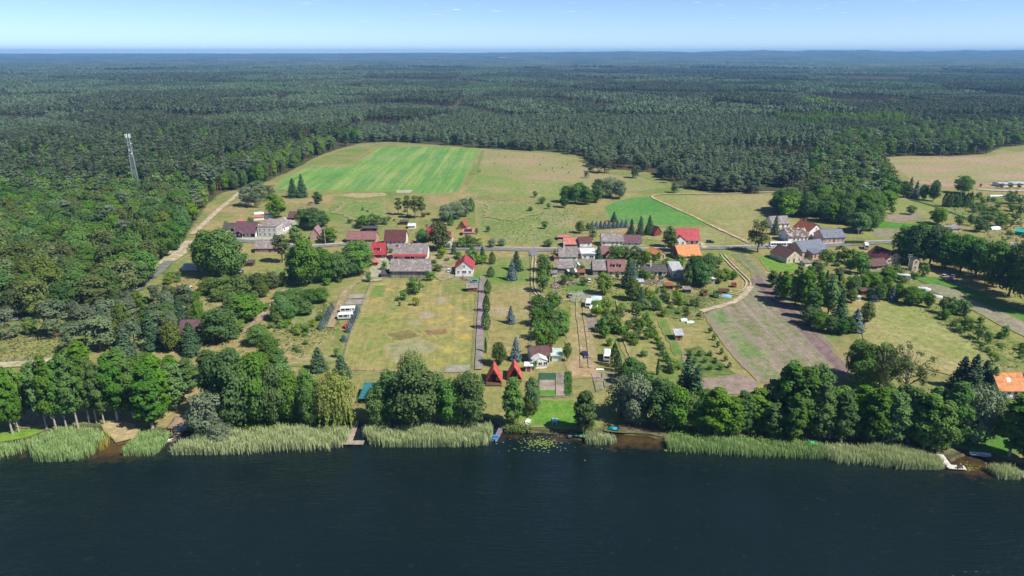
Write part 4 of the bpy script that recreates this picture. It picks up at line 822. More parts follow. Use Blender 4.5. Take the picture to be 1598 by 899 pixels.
def pine(seed, kind, H, W, base, nb, nl, leaf, flat=.62, con=.25):
    rg = np.random.default_rng(seed); c, rr = [], []
    for i in range(nb):
        t = rg.random() ** .8; z = H * (base + (.96 - base) * t); w = W / 2 * (1 - con * t) * math.sqrt(rg.random()) * .85; th = rg.random() * 6.283
        c.append((w * math.cos(th), w * math.sin(th), z)); rr.append(W * rg.uniform(.13, .22))
    c.append((0, 0, H * .94)); rr.append(W * .17)
    limbs = [(min(H * .9, max(H * base * .8, c[i][2] - 1.2)), c[i], .07) for i in range(min(8, nb))]
    reg(kind, cloud(c, rr, nl, leaf, rg, flat, .5), trunk_mb(H, .2, H * .93, rg.uniform(-.03, .03), limbs), H, W, L_PIN, M_PINEB)
for s in range(4): pine(130 + s, 'pine', 18, 6.5, .55, 16, 1500, .5)
for s in range(4): pine(140 + s, 'edgepine', 12, 8, .12, 34, 2600, .52, .75, .35)
def willow(seed):
    rg = np.random.default_rng(seed); H, W = 16, 14; c, rr, cl = crown_broad(rg, H, W, .25, 40, 2600, .5, .1); pos, nr, al = [], [], []
    for i in range(430):
        k = rg.integers(len(c)); d = unit(rg.normal(size=(1, 3)))[0]; p = c[k] + d * rr[k]; ln = rg.uniform(2.5, 6.5) * (1 if p[2] > 4 else .5); out_ = unit(np.array([[p[0], p[1], 0.01]]))[0]
        for j in range(int(ln / .45)):
            zz = p[2] - j * .45
            if zz < .6: break
            pos.append((p[0] + out_[0] * .05 * j + rg.normal() * .06, p[1] + out_[1] * .05 * j + rg.normal() * .06, zz)); nr.append((out_[0], out_[1], .3)); al.append((0, 0, 1.0))
    n = len(pos); q = quads(np.array(pos), unit(np.array(nr) + rg.normal(size=(n, 3)) * .5), .36, rg, 1.9, np.array(al))
    reg('willow', cat_vf([cl, q]), trunk_mb(H, .45, H * .7, .02, [(H * .3, c[i], .16) for i in range(8)]), H, W, L_WIL, M_BARK)
for s in range(2): willow(150 + s)
def sparse(seed):
    rg = np.random.default_rng(seed); H, W = 20, 15; mb = trunk_mb(H, .3, H * .6); c = []
    for i in range(34):
        th = rg.random() * 6.283; z0 = H * rg.uniform(.2, .58); e = np.array([math.cos(th) * W * .5 * rg.uniform(.3, .95), math.sin(th) * W * .5 * rg.uniform(.3, .95), H * rg.uniform(.5, .98)])
        mb.tube((0, 0, z0), e * .55 + np.array([0, 0, z0 * .4]), .12, .08, 5); mb.tube(e * .55 + np.array([0, 0, z0 * .4]), e, .08, .03, 4)
        for _ in range(3): c.append(e * rg.uniform(.72, 1.0) + rg.normal(size=3) * .6)
    rr = rg.uniform(.45, 1.25, len(c)); reg('sparse', cloud(c, rr, 2600, .42, rg, .9, .2, .4), mb, H, W, L_OLV, M_PALE)
for s in range(2): sparse(160 + s)

NTREE = {}
TR = random.Random(5)
def tree(kind, x, yb, yt, wpx, name, label, cat='tree', group=None, world=None, H=None, W=None):
    """one tree: base at photo pixel (x, yb), top at row yt, crown wpx wide"""
    q = world or G(x, yb)
    if H is None: H = max(.8, min(32, zat(q.y, yt))); W = wpx / ppm(q.y, H * .5)
    pr = PROTO[kind][TR.randrange(len(PROTO[kind]))]
    root = empty(name, (q.x, q.y, 0), TR.random() * 6.283); root.scale = (W / pr[3], W / pr[3], H / pr[2]); tag(root, label, cat, group)
    newobj('trunk' if cat != 'shrub' else 'stem', pr[1], root); newobj('crown', pr[0], root); return root
def many(kind, name, label, cat, group, items):
    one = len(items) == 1
    for it in items: tree(kind, *it, name, label, cat, None if one else group)
T = many
# --- along the lake, west to east
T('bankalder', 'alder_tree', 'tall shore alder with bare pale trunk leaning over the bank by the parked jeep', 'tree', 'alders by the jeep',
  [(20, 678, 566, 44), (-4, 682, 568, 52), (30, 675, 590, 28), (-40, 690, 575, 60)])
T('bankalder', 'alder_tree', 'tall alder with bare pale trunk rising behind the thick green reed bed', 'tree', 'alders behind the green reed bed',
  [(73, 669, 560, 40), (88, 671, 552, 44), (104, 668, 556, 38), (122, 667, 545, 46), (140, 660, 548, 40), (151, 660, 556, 36), (163, 662, 562, 34), (60, 650, 565, 44), (110, 645, 548, 48)])
T('bankalder', 'alder_tree', 'tall alder standing alone on the sandy beach', 'tree', None, [(184, 657, 548, 52)])
T('alder', 'alder_tree', 'dense leafy alder between the two sandy beaches', 'tree', 'alders between the beaches', [(208, 650, 555, 48), (238, 668, 562, 62), (250, 652, 548, 60), (276, 640, 562, 50), (222, 640, 552, 50)])
T('silver', 'willow_bush', 'silvery grey willow bush sprawling over the reeds', 'bush', None, [(326, 682, 610, 66)])
T('silver', 'willow_bush', 'lower silvery willow with broken branches beside the sprawling one', 'bush', None, [(345, 690, 660, 40)])
T('dark', 'broadleaf_tree', 'dark broad shore tree behind the pale reeds near the silvery willow', 'tree', 'dark trees behind the pale reeds', [(345, 655, 548, 58), (372, 668, 545, 74), (405, 664, 548, 62)])
T('oak', 'broadleaf_tree', 'mid green shore tree between the dark trees and the weeping willow', 'tree', 'trees beside the weeping willow', [(432, 664, 566, 50), (455, 660, 575, 46), (482, 655, 572, 44), (445, 640, 560, 50), (486, 668, 590, 34)])
T('willow', 'weeping_willow', 'pale yellow green weeping willow beside the long wooden jetty', 'tree', None, [(526, 664, 577, 72)])
T('willow', 'weeping_willow', 'pale weeping willow whose top shows above the big oaks', 'tree', None, [(645, 612, 545, 52)])
T('oak', 'oak_tree', 'huge spreading oak behind the rounded reed bed', 'tree', 'huge oaks behind the rounded reed bed', [(612, 662, 576, 66), (650, 668, 566, 88), (684, 660, 580, 50)])
T('oak', 'oak_tree', 'round oak beside the first red a-frame cabin', 'tree', None, [(732, 668, 578, 62)])
T('alder', 'alder_tree', 'slim shore tree standing between the two a-frame cabins and the water', 'tree', None, [(800, 664, 583, 44)])
T('dark', 'broadleaf_tree', 'small dark tree beside the vegetable garden', 'tree', None, [(830, 640, 588, 32)])
T('shrubo', 'shrub', 'brownish shrub at the corner of the bright lawn', 'shrub', None, [(829, 648, 624, 26)])
T('alder', 'alder_tree', 'round leafy tree at the water on the bright lawn', 'tree', 'trees on the bright lawn', [(912, 678, 603, 42), (908, 672, 615, 36)])
T('silver', 'willow_tree', 'grey green willow leaning over the muddy shore', 'tree', 'willows over the muddy shore', [(968, 650, 585, 58), (990, 660, 582, 60)])
T('oak', 'broadleaf_tree', 'leafy tree overhanging the muddy shore beside the grey willows', 'tree', 'trees overhanging the muddy shore', [(1030, 668, 588, 60), (1052, 672, 600, 52), (1008, 650, 580, 48)])
T('spruce', 'spruce_tree', 'tall dark spruce rising behind the shore trees at the bare plot', 'tree', None, [(1068, 640, 554, 44)])
T('spruce', 'spruce_tree', 'slightly lower spruce beside the tall dark one at the bare plot', 'tree', None, [(1082, 648, 572, 40)])
T('alder', 'alder_tree', 'conical leafy shore tree below the bare plot', 'tree', None, [(1116, 680, 600, 62)])
T('darkalder', 'alder_tree', 'dark shore tree at the foot of the tilled field', 'tree', 'dark trees below the tilled field', [(1178, 672, 600, 52), (1200, 668, 588, 50), (1226, 672, 556, 64), (1250, 680, 566, 62), (1278, 688, 590, 50), (1236, 690, 610, 44), (1205, 684, 625, 40), (1270, 660, 560, 50)])
T('alder', 'alder_tree', 'leafy shore alder behind the long eastern reed bed', 'tree', 'alders behind the eastern reed bed', [(1312, 690, 605, 52), (1338, 680, 596, 54), (1362, 692, 602, 56), (1392, 696, 608, 56), (1416, 690, 600, 56), (1440, 702, 606, 58), (1462, 708, 618, 52), (1480, 700, 588, 56), (1376, 672, 596, 50), (1330, 665, 605, 46)])
T('silver', 'willow_tree', 'broad pale green willow in front of the orange roofed lake house', 'tree', 'willows by the orange roofed lake house', [(1512, 690, 596, 66), (1536, 690, 604, 54)])
T('alder', 'alder_tree', 'shore tree beside the little bay with the pale boat', 'tree', 'trees beside the little bay', [(1574, 712, 612, 60), (1600, 722, 620, 60), (1630, 730, 620, 60)])
T('sparse', 'mistletoe_tree', 'tall thin crowned tree full of mistletoe with bare limbs showing', 'tree', 'mistletoe trees', [(1408, 632, 534, 86), (1376, 622, 538, 70)])
T('oak', 'broadleaf_tree', 'leafy tree at the corner of the tilled field beside the mistletoe tree', 'tree', 'trees at the tilled field corner', [(1334, 590, 528, 44), (1352, 600, 535, 46), (1372, 604, 533, 50), (1345, 612, 560, 44)])
T('spruce', 'spruce_tree', 'dark spruce hiding the white caravans by the orange roofed lake house', 'tree', 'spruces by the orange roofed lake house', [(1497, 606, 556, 36), (1514, 610, 553, 38), (1532, 606, 562, 34), (1546, 612, 572, 28)])
T('oak', 'broadleaf_tree', 'leafy tree closing the gap between muddy shore and conical tree', 'tree', 'gap trees beside the muddy shore', [(1075, 672, 612, 46), (1094, 676, 618, 44), (1098, 660, 606, 40)])
T('alder', 'alder_tree', 'leafy shore tree between the conical tree and the dark belt', 'tree', 'trees between conical tree and dark belt', [(1140, 682, 616, 44), (1156, 676, 608, 46)])
T('alder', 'alder_tree', 'leafy alder joining the dark belt to the eastern alders', 'tree', 'alders joining the dark belt', [(1294, 684, 606, 50), (1306, 672, 596, 48), (1402, 676, 596, 54), (1452, 690, 596, 54)])
T('oak', 'oak_tree', 'smaller oak filling the row between huge oak and cabin oak', 'tree', 'smaller oaks of the row', [(704, 668, 588, 48), (590, 668, 600, 44)])
# --- western gardens
T('oak', 'oak_tree', 'massive oak between the street and the white roofed pavilion', 'tree', 'massive oaks by the pavilion', [(330, 432, 356, 56), (352, 434, 354, 60), (368, 432, 372, 46), (318, 424, 370, 36)])
T('slender', 'slender_tree', 'thin airy tree in front of the orange brick bungalow', 'tree', None, [(441, 410, 362, 36)])
T('oak', 'oak_tree', 'big oak in the clump beside the dusty plum roof', 'tree', 'big oaks beside the dusty plum roof', [(478, 446, 368, 54), (506, 440, 386, 44), (528, 438, 392, 42), (560, 428, 372, 54), (545, 432, 388, 40), (462, 440, 385, 34)])
T('bright', 'broadleaf_tree', 'bright green round tree behind the hipped grey building', 'tree', None, [(432, 340, 301, 34)])
T('edgepine', 'pine_tree', 'dark pine beside the sandy track at the green crop', 'tree', 'pines beside the sandy track', [(385, 322, 292, 28), (405, 315, 282, 30), (420, 310, 290, 24), (398, 324, 300, 20)])
T('spruce', 'spruce_tree', 'dark conifer at the corner of the green crop', 'tree', 'conifers at the corner of the green crop', [(458, 308, 278, 20), (472, 308, 272, 18)])
T('dark', 'broadleaf_tree', 'small round dark tree by the sand heap', 'tree', None, [(496, 318, 299, 18)])
T('dark', 'broadleaf_tree', 'dark tree in the clump behind the red and grey roofed cottage', 'tree', 'dark clump behind the red and grey roofed cottage', [(475, 356, 326, 30), (490, 358, 324, 36), (503, 354, 328, 28)])
T('bright', 'broadleaf_tree', 'bright green bush tree beside the red and grey roofed cottage', 'tree', 'bright trees beside the red and grey roofed cottage', [(514, 378, 354, 32), (462, 378, 352, 24), (392, 350, 338, 13), (354, 358, 344, 10)])
T('fruit', 'fruit_tree', 'small round tree in the field north of the maroon roofed house', 'tree', 'small trees north of the maroon roofed house', [(568, 356, 336, 26), (584, 352, 334, 26), (600, 350, 338, 16), (560, 352, 342, 16)])
T('slender', 'poplar_tree', 'olive green tree in the clump below the sand patch', 'tree', 'olive clump below the sand patch', [(622, 336, 306, 16), (636, 336, 303, 18), (648, 341, 302, 22), (658, 340, 304, 18)])
T('silver', 'willow_tree', 'silver leaved tree behind the yellow house', 'tree', 'silver trees behind the yellow house', [(697, 345, 318, 30), (712, 342, 314, 30), (726, 338, 308, 24)])
T('thuja', 'thuja_tree', 'dark thuja beside the silver trees', 'tree', 'thujas beside the silver trees', [(703, 352, 334, 12), (735, 330, 308, 14)])
T('bronze', 'broadleaf_tree', 'bronze green tree in front of the yellow house', 'tree', None, [(686, 390, 344, 42)])
T('dark', 'broadleaf_tree', 'dark tree at the gable of the yellow house', 'tree', None, [(660, 384, 356, 26)])
T('shrubb', 'shrub', 'yellowish round shrub by the kerb near the red gable cottage', 'shrub', None, [(690, 400, 386, 18)])
T('shrub', 'shrub', 'dark hedge bush between the solar roof and the street', 'shrub', 'hedge bushes below the solar roof', [(722, 386, 370, 18), (735, 386, 369, 20), (747, 385, 372, 16), (730, 380, 366, 16), (712, 386, 376, 10)])
T('shrub', 'shrub', 'bush behind the red gable cottage', 'shrub', 'bushes behind the red gable cottage', [(735, 405, 390, 26), (748, 412, 398, 22), (715, 404, 394, 18), (756, 408, 398, 14)])
T('spruce', 'spruce_tree', 'small dark spruce beside the street behind the red gable cottage', 'tree', 'small spruces by the street', [(753, 402, 383, 11), (708, 397, 376, 10)])
T('bronze', 'broadleaf_tree', 'broad bush tree in the hedge below the massive oaks', 'bush', 'broad bushes below the massive oaks', [(330, 458, 432, 40), (352, 462, 430, 44), (378, 460, 428, 46), (404, 456, 426, 44), (426, 450, 424, 32), (440, 446, 428, 20)])
T('oak', 'broadleaf_tree', 'round leafy tree beside the reddish dirt track', 'tree', 'round trees beside the dirt track', [(384, 502, 456, 58), (345, 534, 480, 62), (404, 538, 506, 44), (440, 500, 458, 34), (455, 482, 450, 36), (325, 520, 490, 30), (420, 560, 520, 40)])
T('dark', 'bush', 'dense bush of the hedge between dirt track and garden', 'bush', 'dense hedge bushes beyond the dirt track', [(466, 476, 450, 34), (484, 474, 450, 34), (502, 472, 448, 30), (478, 492, 470, 30), (450, 498, 470, 34)])
T('shrubb', 'shrub', 'low bright shrub in the rough garden plot', 'shrub', 'low bright shrubs in the rough plot', [(462, 518, 506, 18), (478, 520, 506, 16), (440, 512, 500, 16), (466, 524, 512, 14), (424, 512, 502, 14), (500, 500, 488, 16), (488, 510, 498, 14)])
T('bluespruce', 'spruce_tree', 'blue spruce in the double row beside the white caravans', 'tree', 'blue spruce rows beside the white caravans',
  [(500 + i * 2.6, 514 - i * 4.3, 504 - i * 4.6, 9) for i in range(8)] + [(543 + i * 2.6, 518 - i * 5, 506 - i * 5.2, 9) for i in range(7)])
T('spruce', 'spruce_tree', 'dark spruce at the edge of the dry lawn near the weeping willow', 'tree', 'spruces near the weeping willow', [(498, 578, 542, 30), (534, 590, 554, 32)])
T('bluespruce', 'spruce_tree', 'small blue spruce at the corner of the dry lawn', 'tree', None, [(537, 532, 522, 11)])
T('shrub', 'shrub', 'small dark shrub at the corner of the dry lawn', 'shrub', None, [(526, 558, 543, 12)])
T('fruit', 'fruit_tree', 'round dark tree on the dry lawn below the plank barn', 'tree', None, [(648, 458, 434, 32)])
T('shrub', 'shrub', 'green shrub on the dry lawn beside the round dark tree', 'shrub', 'green shrubs on the dry lawn', [(630, 468, 454, 18), (622, 470, 462, 8), (624, 478, 471, 6)])
T('shrubb', 'shrub', 'yellowish shrub on the dry lawn', 'shrub', None, [(650, 477, 463, 15)])
T('shrub', 'shrub', 'grey green bush at the corner of the plank barn', 'shrub', 'bushes at the corner of the plank barn', [(672, 438, 424, 20), (684, 424, 413, 14), (600, 422, 408, 12), (576, 440, 424, 13)])
T('alder', 'alder_tree', 'tree of the thicket behind the shore alders', 'tree', 'thicket behind the shore alders', [(190, 600, 540, 44), (230, 590, 548, 44), (270, 600, 552, 40), (130, 590, 530, 44), (296, 612, 556, 44), (330, 600, 545, 50), (405, 600, 545, 50), (360, 590, 540, 50), (435, 590, 540, 44)])
T('bright', 'broadleaf_tree', 'yellow green young tree near the lane in the western clearing', 'tree', 'yellow green young trees near the western lane', [(48, 522, 494, 22), (110, 560, 540, 26), (35, 660, 570, 30), (150, 476, 455, 26), (232, 490, 462, 30), (215, 480, 452, 24)])
T('edgepine', 'pine_tree', 'grey green pine in the western clearing', 'tree', 'pines of the western clearing', [(88, 526, 468, 48), (158, 548, 494, 54), (178, 510, 468, 44), (200, 505, 466, 36), (14, 530, 484, 34), (212, 545, 496, 40), (140, 520, 475, 40)])
T('spruce', 'spruce_tree', 'dark spruce near the plum roofed cabin', 'tree', 'spruces near the plum roofed cabin', [(200, 560, 504, 34), (240, 545, 486, 30), (284, 508, 462, 22), (300, 555, 506, 24), (270, 540, 500, 24), (258, 545, 512, 22)])
# --- middle gardens
T('thuja', 'thuja_tree', 'clipped egg shaped thuja beside the brick path', 'tree', 'clipped thujas beside the brick path', [(768, 412, 392, 13), (766, 432, 416, 15), (761, 458, 436, 14), (759, 487, 459, 14), (758, 514, 482, 17)])
T('cypress', 'cypress_tree', 'pencil thin cypress beside the brick path', 'tree', None, [(758, 550, 527, 5)])
T('spruce', 'spruce_tree', 'dark spruce on the mown lawn by the street', 'tree', None, [(806, 422, 391, 22)])
T('bluespruce', 'spruce_tree', 'blue spruce touching the dark spruce on the mown lawn', 'tree', None, [(799, 437, 406, 17)])
T('bluespruce', 'spruce_tree', 'small blue spruce alone in the middle of the dry strip lawn', 'tree', None, [(797, 505, 477, 14)])
T('bluespruce', 'spruce_tree', 'blue spruce behind the second red a-frame cabin', 'tree', None, [(805, 562, 526, 18)])
T('bronze', 'broadleaf_tree', 'round bronze green tree behind the first red a-frame cabin', 'tree', None, [(779, 570, 533, 30)])
T('fruit', 'fruit_tree', 'leafy fruit tree in the orchard strip along the wheel track', 'tree', 'orchard trees along the wheel track', [(848, 424, 396, 26), (850, 440, 409, 28), (847, 456, 421, 26), (842, 484, 461, 31), (862, 482, 455, 28), (838, 508, 479, 31), (858, 506, 483, 28), (874, 500, 481, 23), (838, 530, 501, 28), (850, 524, 497, 26), (878, 524, 503, 26), (866, 536, 511, 20), (844, 546, 521, 23), (870, 478, 461, 18), (856, 496, 471, 20)])
T('fruit', 'fruit_tree', 'upright tree beside the pale green lean-to', 'tree', None, [(885, 564, 534, 17)])
T('shrub', 'shrub', 'round bush beside the small outhouse', 'shrub', None, [(831, 576, 563, 20)])
T('bright', 'broadleaf_tree', 'bright leafy tree in front of the house with two dormers', 'tree', None, [(943, 460, 424, 30)])
T('spruce', 'spruce_tree', 'tall dark spruce beside the house with two dormers', 'tree', None, [(980, 448, 404, 24)])
T('bluespruce', 'spruce_tree', 'tall blue spruce beside the dark spruce near the two dormers', 'tree', None, [(988, 440, 406, 16)])
T('spruce', 'spruce_tree', 'dark spruce in front of the brown roofed house', 'tree', None, [(934, 405, 383, 14)])
T('bronze', 'broadleaf_tree', 'bronze crowned tree on the dry lawn', 'tree', None, [(987, 468, 434, 30)])
T('fruitb', 'fruit_tree', 'light green tree in the gardens below the village yards', 'tree', 'light green garden trees', [(960, 405, 382, 26), (1008, 412, 390, 22), (946, 490, 464, 24), (930, 495, 468, 22), (962, 520, 494, 24), (950, 512, 488, 22), (1014, 470, 452, 22), (1056, 476, 452, 22)])
T('fruit', 'fruit_tree', 'dark green tree in the gardens below the village yards', 'tree', 'dark green garden trees', [(975, 404, 384, 24), (992, 405, 384, 24), (968, 500, 474, 20), (940, 518, 494, 20), (992, 488, 470, 20), (1006, 484, 466, 20), (1022, 484, 466, 18), (945, 528, 508, 18), (1060, 420, 398, 20), (1080, 478, 466, 12), (880, 420, 408, 12), (1000, 515, 498, 20), (1010, 530, 512, 18)])
T('spruce', 'spruce_tree', 'blue grey spruce leaning over the dry lawn', 'tree', None, [(1000, 470, 448, 18)])
T('shrub', 'shrub', 'bush of the long hedge along the dry lawn', 'shrub', 'long hedge along the dry lawn', [(1008 + i * 4.5, 500 + i * 9.2, 488 + i * 9.0, 15) for i in range(10)])
T('shrubb', 'shrub', 'bright bush at the lake end of the long hedge', 'shrub', 'bright end of the long hedge', [(1050, 580, 562, 22), (1060, 576, 562, 18)])
T('shrub', 'shrub', 'clipped round bush alone on the dry lawn', 'shrub', None, [(1004, 557, 546, 16)])
T('thuja', 'thuja_tree', 'dark upright conifer beside the white caravan awning', 'tree', 'upright conifers by the caravan awning', [(958, 572, 534, 16), (964, 580, 548, 14)])
T('dark', 'broadleaf_tree', 'round dark tree below the white caravan awning', 'tree', 'round dark trees below the caravan awning', [(985, 594, 557, 36), (1000, 590, 564, 20), (972, 600, 566, 20)])
T('cypress', 'cypress_tree', 'pencil thin dark conifer near the long hedge', 'tree', None, [(1026, 585, 560, 6)])
T('dark', 'broadleaf_tree', 'large dark bushy tree in front of the orange roofed house', 'tree', 'dark bushy trees in front of the orange roof', [(1082, 440, 396, 36), (1104, 438, 394, 38), (1094, 446, 410, 40)])
T('bright', 'bush', 'bright green bush beside the wheel track', 'bush', 'bright bushes beside the wheel track', [(1122, 442, 420, 20), (1132, 438, 418, 18), (1144, 436, 422, 16), (1122, 412, 400, 16)])
T('fruit', 'fruit_tree', 'tree between the grey workshop and the brick shed', 'tree', None, [(1072, 450, 418, 18)])
T('bronze', 'broadleaf_tree', 'tall green tree beside the big red roof', 'tree', 'tall trees beside the big red roof', [(1044, 386, 352, 26), (1048, 392, 366, 20)])
T('spruce', 'spruce_tree', 'tall dark spruce behind the plum roofed annex', 'tree', 'tall spruces behind the annex', [(985, 368, 341, 14), (999, 367, 337, 15), (1013, 366, 336, 16), (958, 346, 330, 12)])
T('bluespruce', 'spruce_tree', 'blue spruce in the row behind the long white house', 'tree', 'blue spruce row behind the long white house', [(924 + i * 6.6, 358 - i * .4, 345 - i * .3, 9) for i in range(9)])
T('bronze', 'broadleaf_tree', 'small bronze tree at the edge of the tan meadow', 'tree', None, [(905, 364, 344, 18)])
T('fruit', 'fruit_tree', 'round tree beside the maroon barn roof', 'tree', 'trees beside the maroon barn roof', [(925, 374, 355, 16), (918, 360, 348, 12)])
T('lime', 'lime_tree', 'airy yellow green lime tree beside the bus stop', 'tree', None, [(1182, 394, 342, 40)])
T('spruce', 'spruce_tree', 'dark spruce in front of the house at the wood edge', 'tree', None, [(1209, 366, 336, 15)])
T('dark', 'broadleaf_tree', 'dark tree in the clump beside the bright green field', 'tree', 'dark clump beside the bright green field', [(884, 316, 288, 26), (898, 318, 286, 26), (914, 319, 290, 24), (930, 316, 286, 26), (934, 300, 278, 24), (880, 324, 304, 16), (905, 305, 284, 22)])
T('silver', 'willow_tree', 'large grey green willow beside the bright green field', 'tree', 'large willows beside the bright green field', [(952, 308, 275, 36), (966, 310, 280, 26)])
T('fruit', 'fruit_tree', 'small solitary tree on the tan meadow', 'tree', 'solitary trees on the tan meadow', [(835, 308, 298, 10), (846, 318, 307, 15), (828, 330, 322, 10), (856, 326, 316, 8), (850, 357, 345, 13), (762, 362, 352, 9), (744, 366, 356, 8), (856, 385, 374, 20)])
T('edgepine', 'pine_tree', 'lone round pine standing on the tan meadow', 'tree', 'lone pines on the tan meadow', [(924, 260, 244, 14), (943, 270, 247, 26), (992, 278, 258, 18), (1053, 301, 286, 15), (915, 278, 268, 9), (922, 268, 258, 12), (938, 243, 230, 18)])
T('silver', 'shrub', 'pale grey shrub by the kerb opposite the mown lawn', 'shrub', 'pale shrubs by the kerb', [(768, 386, 372, 16), (784, 384, 372, 16)])
T('shrub', 'shrub', 'young dark bush of the orchard rows beside the green crop', 'shrub', 'young orchard rows beside the green crop', [(1076 + (i % 3) * 16 + (i // 3) * 8, 556 + (i // 3) * 11, 547 + (i // 3) * 11, 11) for i in range(9)] + [(1108 + i * 6, 520 + i * 11, 510 + i * 11, 9) for i in range(6)])
# --- eastern gardens
T('darkalder', 'broadleaf_tree', 'tall leafy tree in the thicket beside the tilled field', 'tree', 'thicket beside the tilled field', [(1205, 448, 420, 24), (1222, 470, 418, 26), (1240, 478, 410, 26), (1256, 484, 408, 28), (1274, 482, 420, 26), (1292, 490, 424, 30), (1304, 478, 420, 26), (1232, 462, 424, 24), (1268, 498, 444, 28), (1248, 470, 425, 24)])
T('spruce', 'spruce_tree', 'dark conifer in the thicket beside the tilled field', 'tree', 'conifers of the thicket beside the tilled field', [(1214, 460, 424, 18), (1262, 472, 408, 20), (1284, 476, 422, 20), (1310, 498, 452, 26)])
T('dark', 'bush', 'dense hedge bush along the tilled field', 'bush', 'hedge bushes along the tilled field', [(1262, 508, 478, 32), (1278, 516, 486, 32), (1296, 520, 492, 28), (1312, 522, 496, 26), (1326, 520, 496, 22)])
T('bluespruce', 'spruce_tree', 'stout blue spruce at the corner of the mown plot', 'tree', None, [(1334, 516, 482, 26)])
T('olive' if False else 'bronze', 'broadleaf_tree', 'round olive tree at the corner of the mown plot', 'tree', None, [(1352, 502, 470, 26)])
T('fruit', 'fruit_tree', 'round garden tree near the broad blue grey roof', 'tree', 'garden trees near the broad blue grey roof', [(1290, 414, 388, 30), (1312, 408, 384, 28), (1330, 412, 390, 28), (1342, 428, 396, 32), (1326, 424, 402, 24), (1276, 428, 410, 18)])
T('oak', 'broadleaf_tree', 'leafy tree around the red brown cabin', 'tree', 'trees around the red brown cabin', [(1360, 448, 424, 34), (1382, 442, 418, 30), (1345, 452, 428, 24), (1330, 462, 430, 24), (1400, 470, 440, 18), (1372, 470, 440, 20)])
T('bright', 'broadleaf_tree', 'vivid green tree beside the red brown cabin', 'tree', 'vivid trees beside the red brown cabin', [(1381, 462, 430, 20), (1328, 472, 450, 20)])
T('bluespruce', 'spruce_tree', 'blue spruce beside the red brown cabin', 'tree', 'blue spruces beside the red brown cabin', [(1363, 470, 448, 14), (1392, 470, 446, 14)])
T('oak', 'broadleaf_tree', 'dense round tree at the edge of the mown plot', 'tree', 'round trees at the edge of the mown plot', [(1420, 476, 446, 36), (1436, 472, 450, 26), (1448, 480, 456, 20)])
T('fruit', 'fruit_tree', 'young tree in the rough plot beside the ploughed strip', 'tree', 'young trees beside the ploughed strip', [(1472, 490, 462, 20), (1484, 492, 464, 20), (1498, 492, 466, 22), (1506, 494, 472, 18), (1505, 518, 494, 20), (1526, 530, 506, 20), (1540, 538, 516, 16), (1566, 530, 508, 16), (1595, 548, 534, 14), (1474, 500, 482, 14)])
T('shrub', 'shrub', 'small shrub in the rough plot beside the ploughed strip', 'shrub', 'small shrubs beside the ploughed strip', [(1540, 550, 541, 10), (1592, 560, 552, 12), (1512, 530, 522, 10), (1488, 510, 500, 14), (1496, 520, 508, 14), (1470, 476, 468, 10), (1555, 565, 556, 8)])
T('shrub', 'shrub', 'bush by the cream transformer tower', 'shrub', 'bushes by the transformer tower', [(1440, 432, 412, 20), (1426, 436, 424, 20), (1398, 424, 412, 20), (1384, 428, 414, 16)])
T('dark', 'broadleaf_tree', 'tall dark tree beside the maroon roofed house', 'tree', 'dark row at the maroon roofed house', [(1408, 408, 350, 44), (1428, 412, 346, 46), (1440, 398, 352, 40)])
T('dark', 'broadleaf_tree', 'tall dark tree behind the transformer tower', 'tree', 'dark row behind the transformer tower', [(1450, 414, 350, 50), (1470, 402, 354, 44), (1474, 420, 360, 50)])
T('dark', 'broadleaf_tree', 'tall dark tree behind the parked cars in the row', 'tree', 'dark row behind the parked cars', [(1498, 424, 364, 50), (1510, 412, 366, 46), (1522, 432, 372, 52)])
T('dark', 'broadleaf_tree', 'tall dark tree shading the sunlit green strip', 'tree', 'dark row along the green strip', [(1548, 448, 372, 54), (1574, 462, 378, 56), (1600, 478, 384, 60), (1630, 490, 380, 64), (1588, 440, 376, 50)])
T('sparse', 'broadleaf_tree', 'thin crowned tree in the dark row near the ploughed strip', 'tree', 'thin crowned trees in the dark row', [(1540, 430, 362, 44), (1560, 440, 366, 44)])
T('oak', 'oak_tree', 'round oak standing at the edge of the tan field', 'tree', None, [(1502, 302, 272, 32)])
T('thuja', 'thuja_tree', 'tree of the clipped green block below the round oak', 'tree', 'green block below the round oak', [(1474 + i * 6.5, 322 + (i % 2) * 1.5, 299 + (i % 3), 11) for i in range(7)])
T('dark', 'broadleaf_tree', 'dark tree at the corner between wood and tan field', 'tree', 'dark trees between wood and tan field', [(1396, 308, 278, 26), (1410, 308, 282, 22), (1440, 312, 286, 18), (1456, 314, 280, 20)])
T('bluespruce', 'spruce_tree', 'blue grey conifer at the corner between wood and tan field', 'tree', 'blue conifers between wood and tan field', [(1418, 308, 276, 12), (1428, 309, 282, 12)])
T('fruit', 'fruit_tree', 'small orchard tree on the pasture behind the wood', 'tree', 'orchard trees on the pasture', [(1392, 334, 321, 11), (1421, 335, 321, 18)])
T('bright', 'broadleaf_tree', 'pale leafy tree beside the bare plot on the pasture', 'tree', None, [(1463, 350, 323, 30)])
T('fruit', 'fruit_tree', 'garden tree among the far allotments', 'tree', 'trees of the far allotments', [(1496, 352, 336, 18), (1514, 352, 334, 12), (1528, 362, 340, 24), (1540, 348, 330, 30), (1560, 354, 338, 26), (1580, 330, 318, 16), (1592, 336, 320, 20), (1584, 344, 332, 16), (1576, 318, 302, 22), (1590, 318, 304, 18), (1530, 326, 316, 20), (1548, 334, 322, 20), (1530, 292, 286, 5), (1562, 294, 286, 9), (1576, 294, 285, 10), (1590, 294, 286, 9)])
T('shrubb', 'shrub', 'pale flowering bush of the hedge among the far allotments', 'shrub', 'pale hedge of the far allotments', [(1520 + i * 8, 324 + i * 3, 316 + i * 3, 12) for i in range(7)])

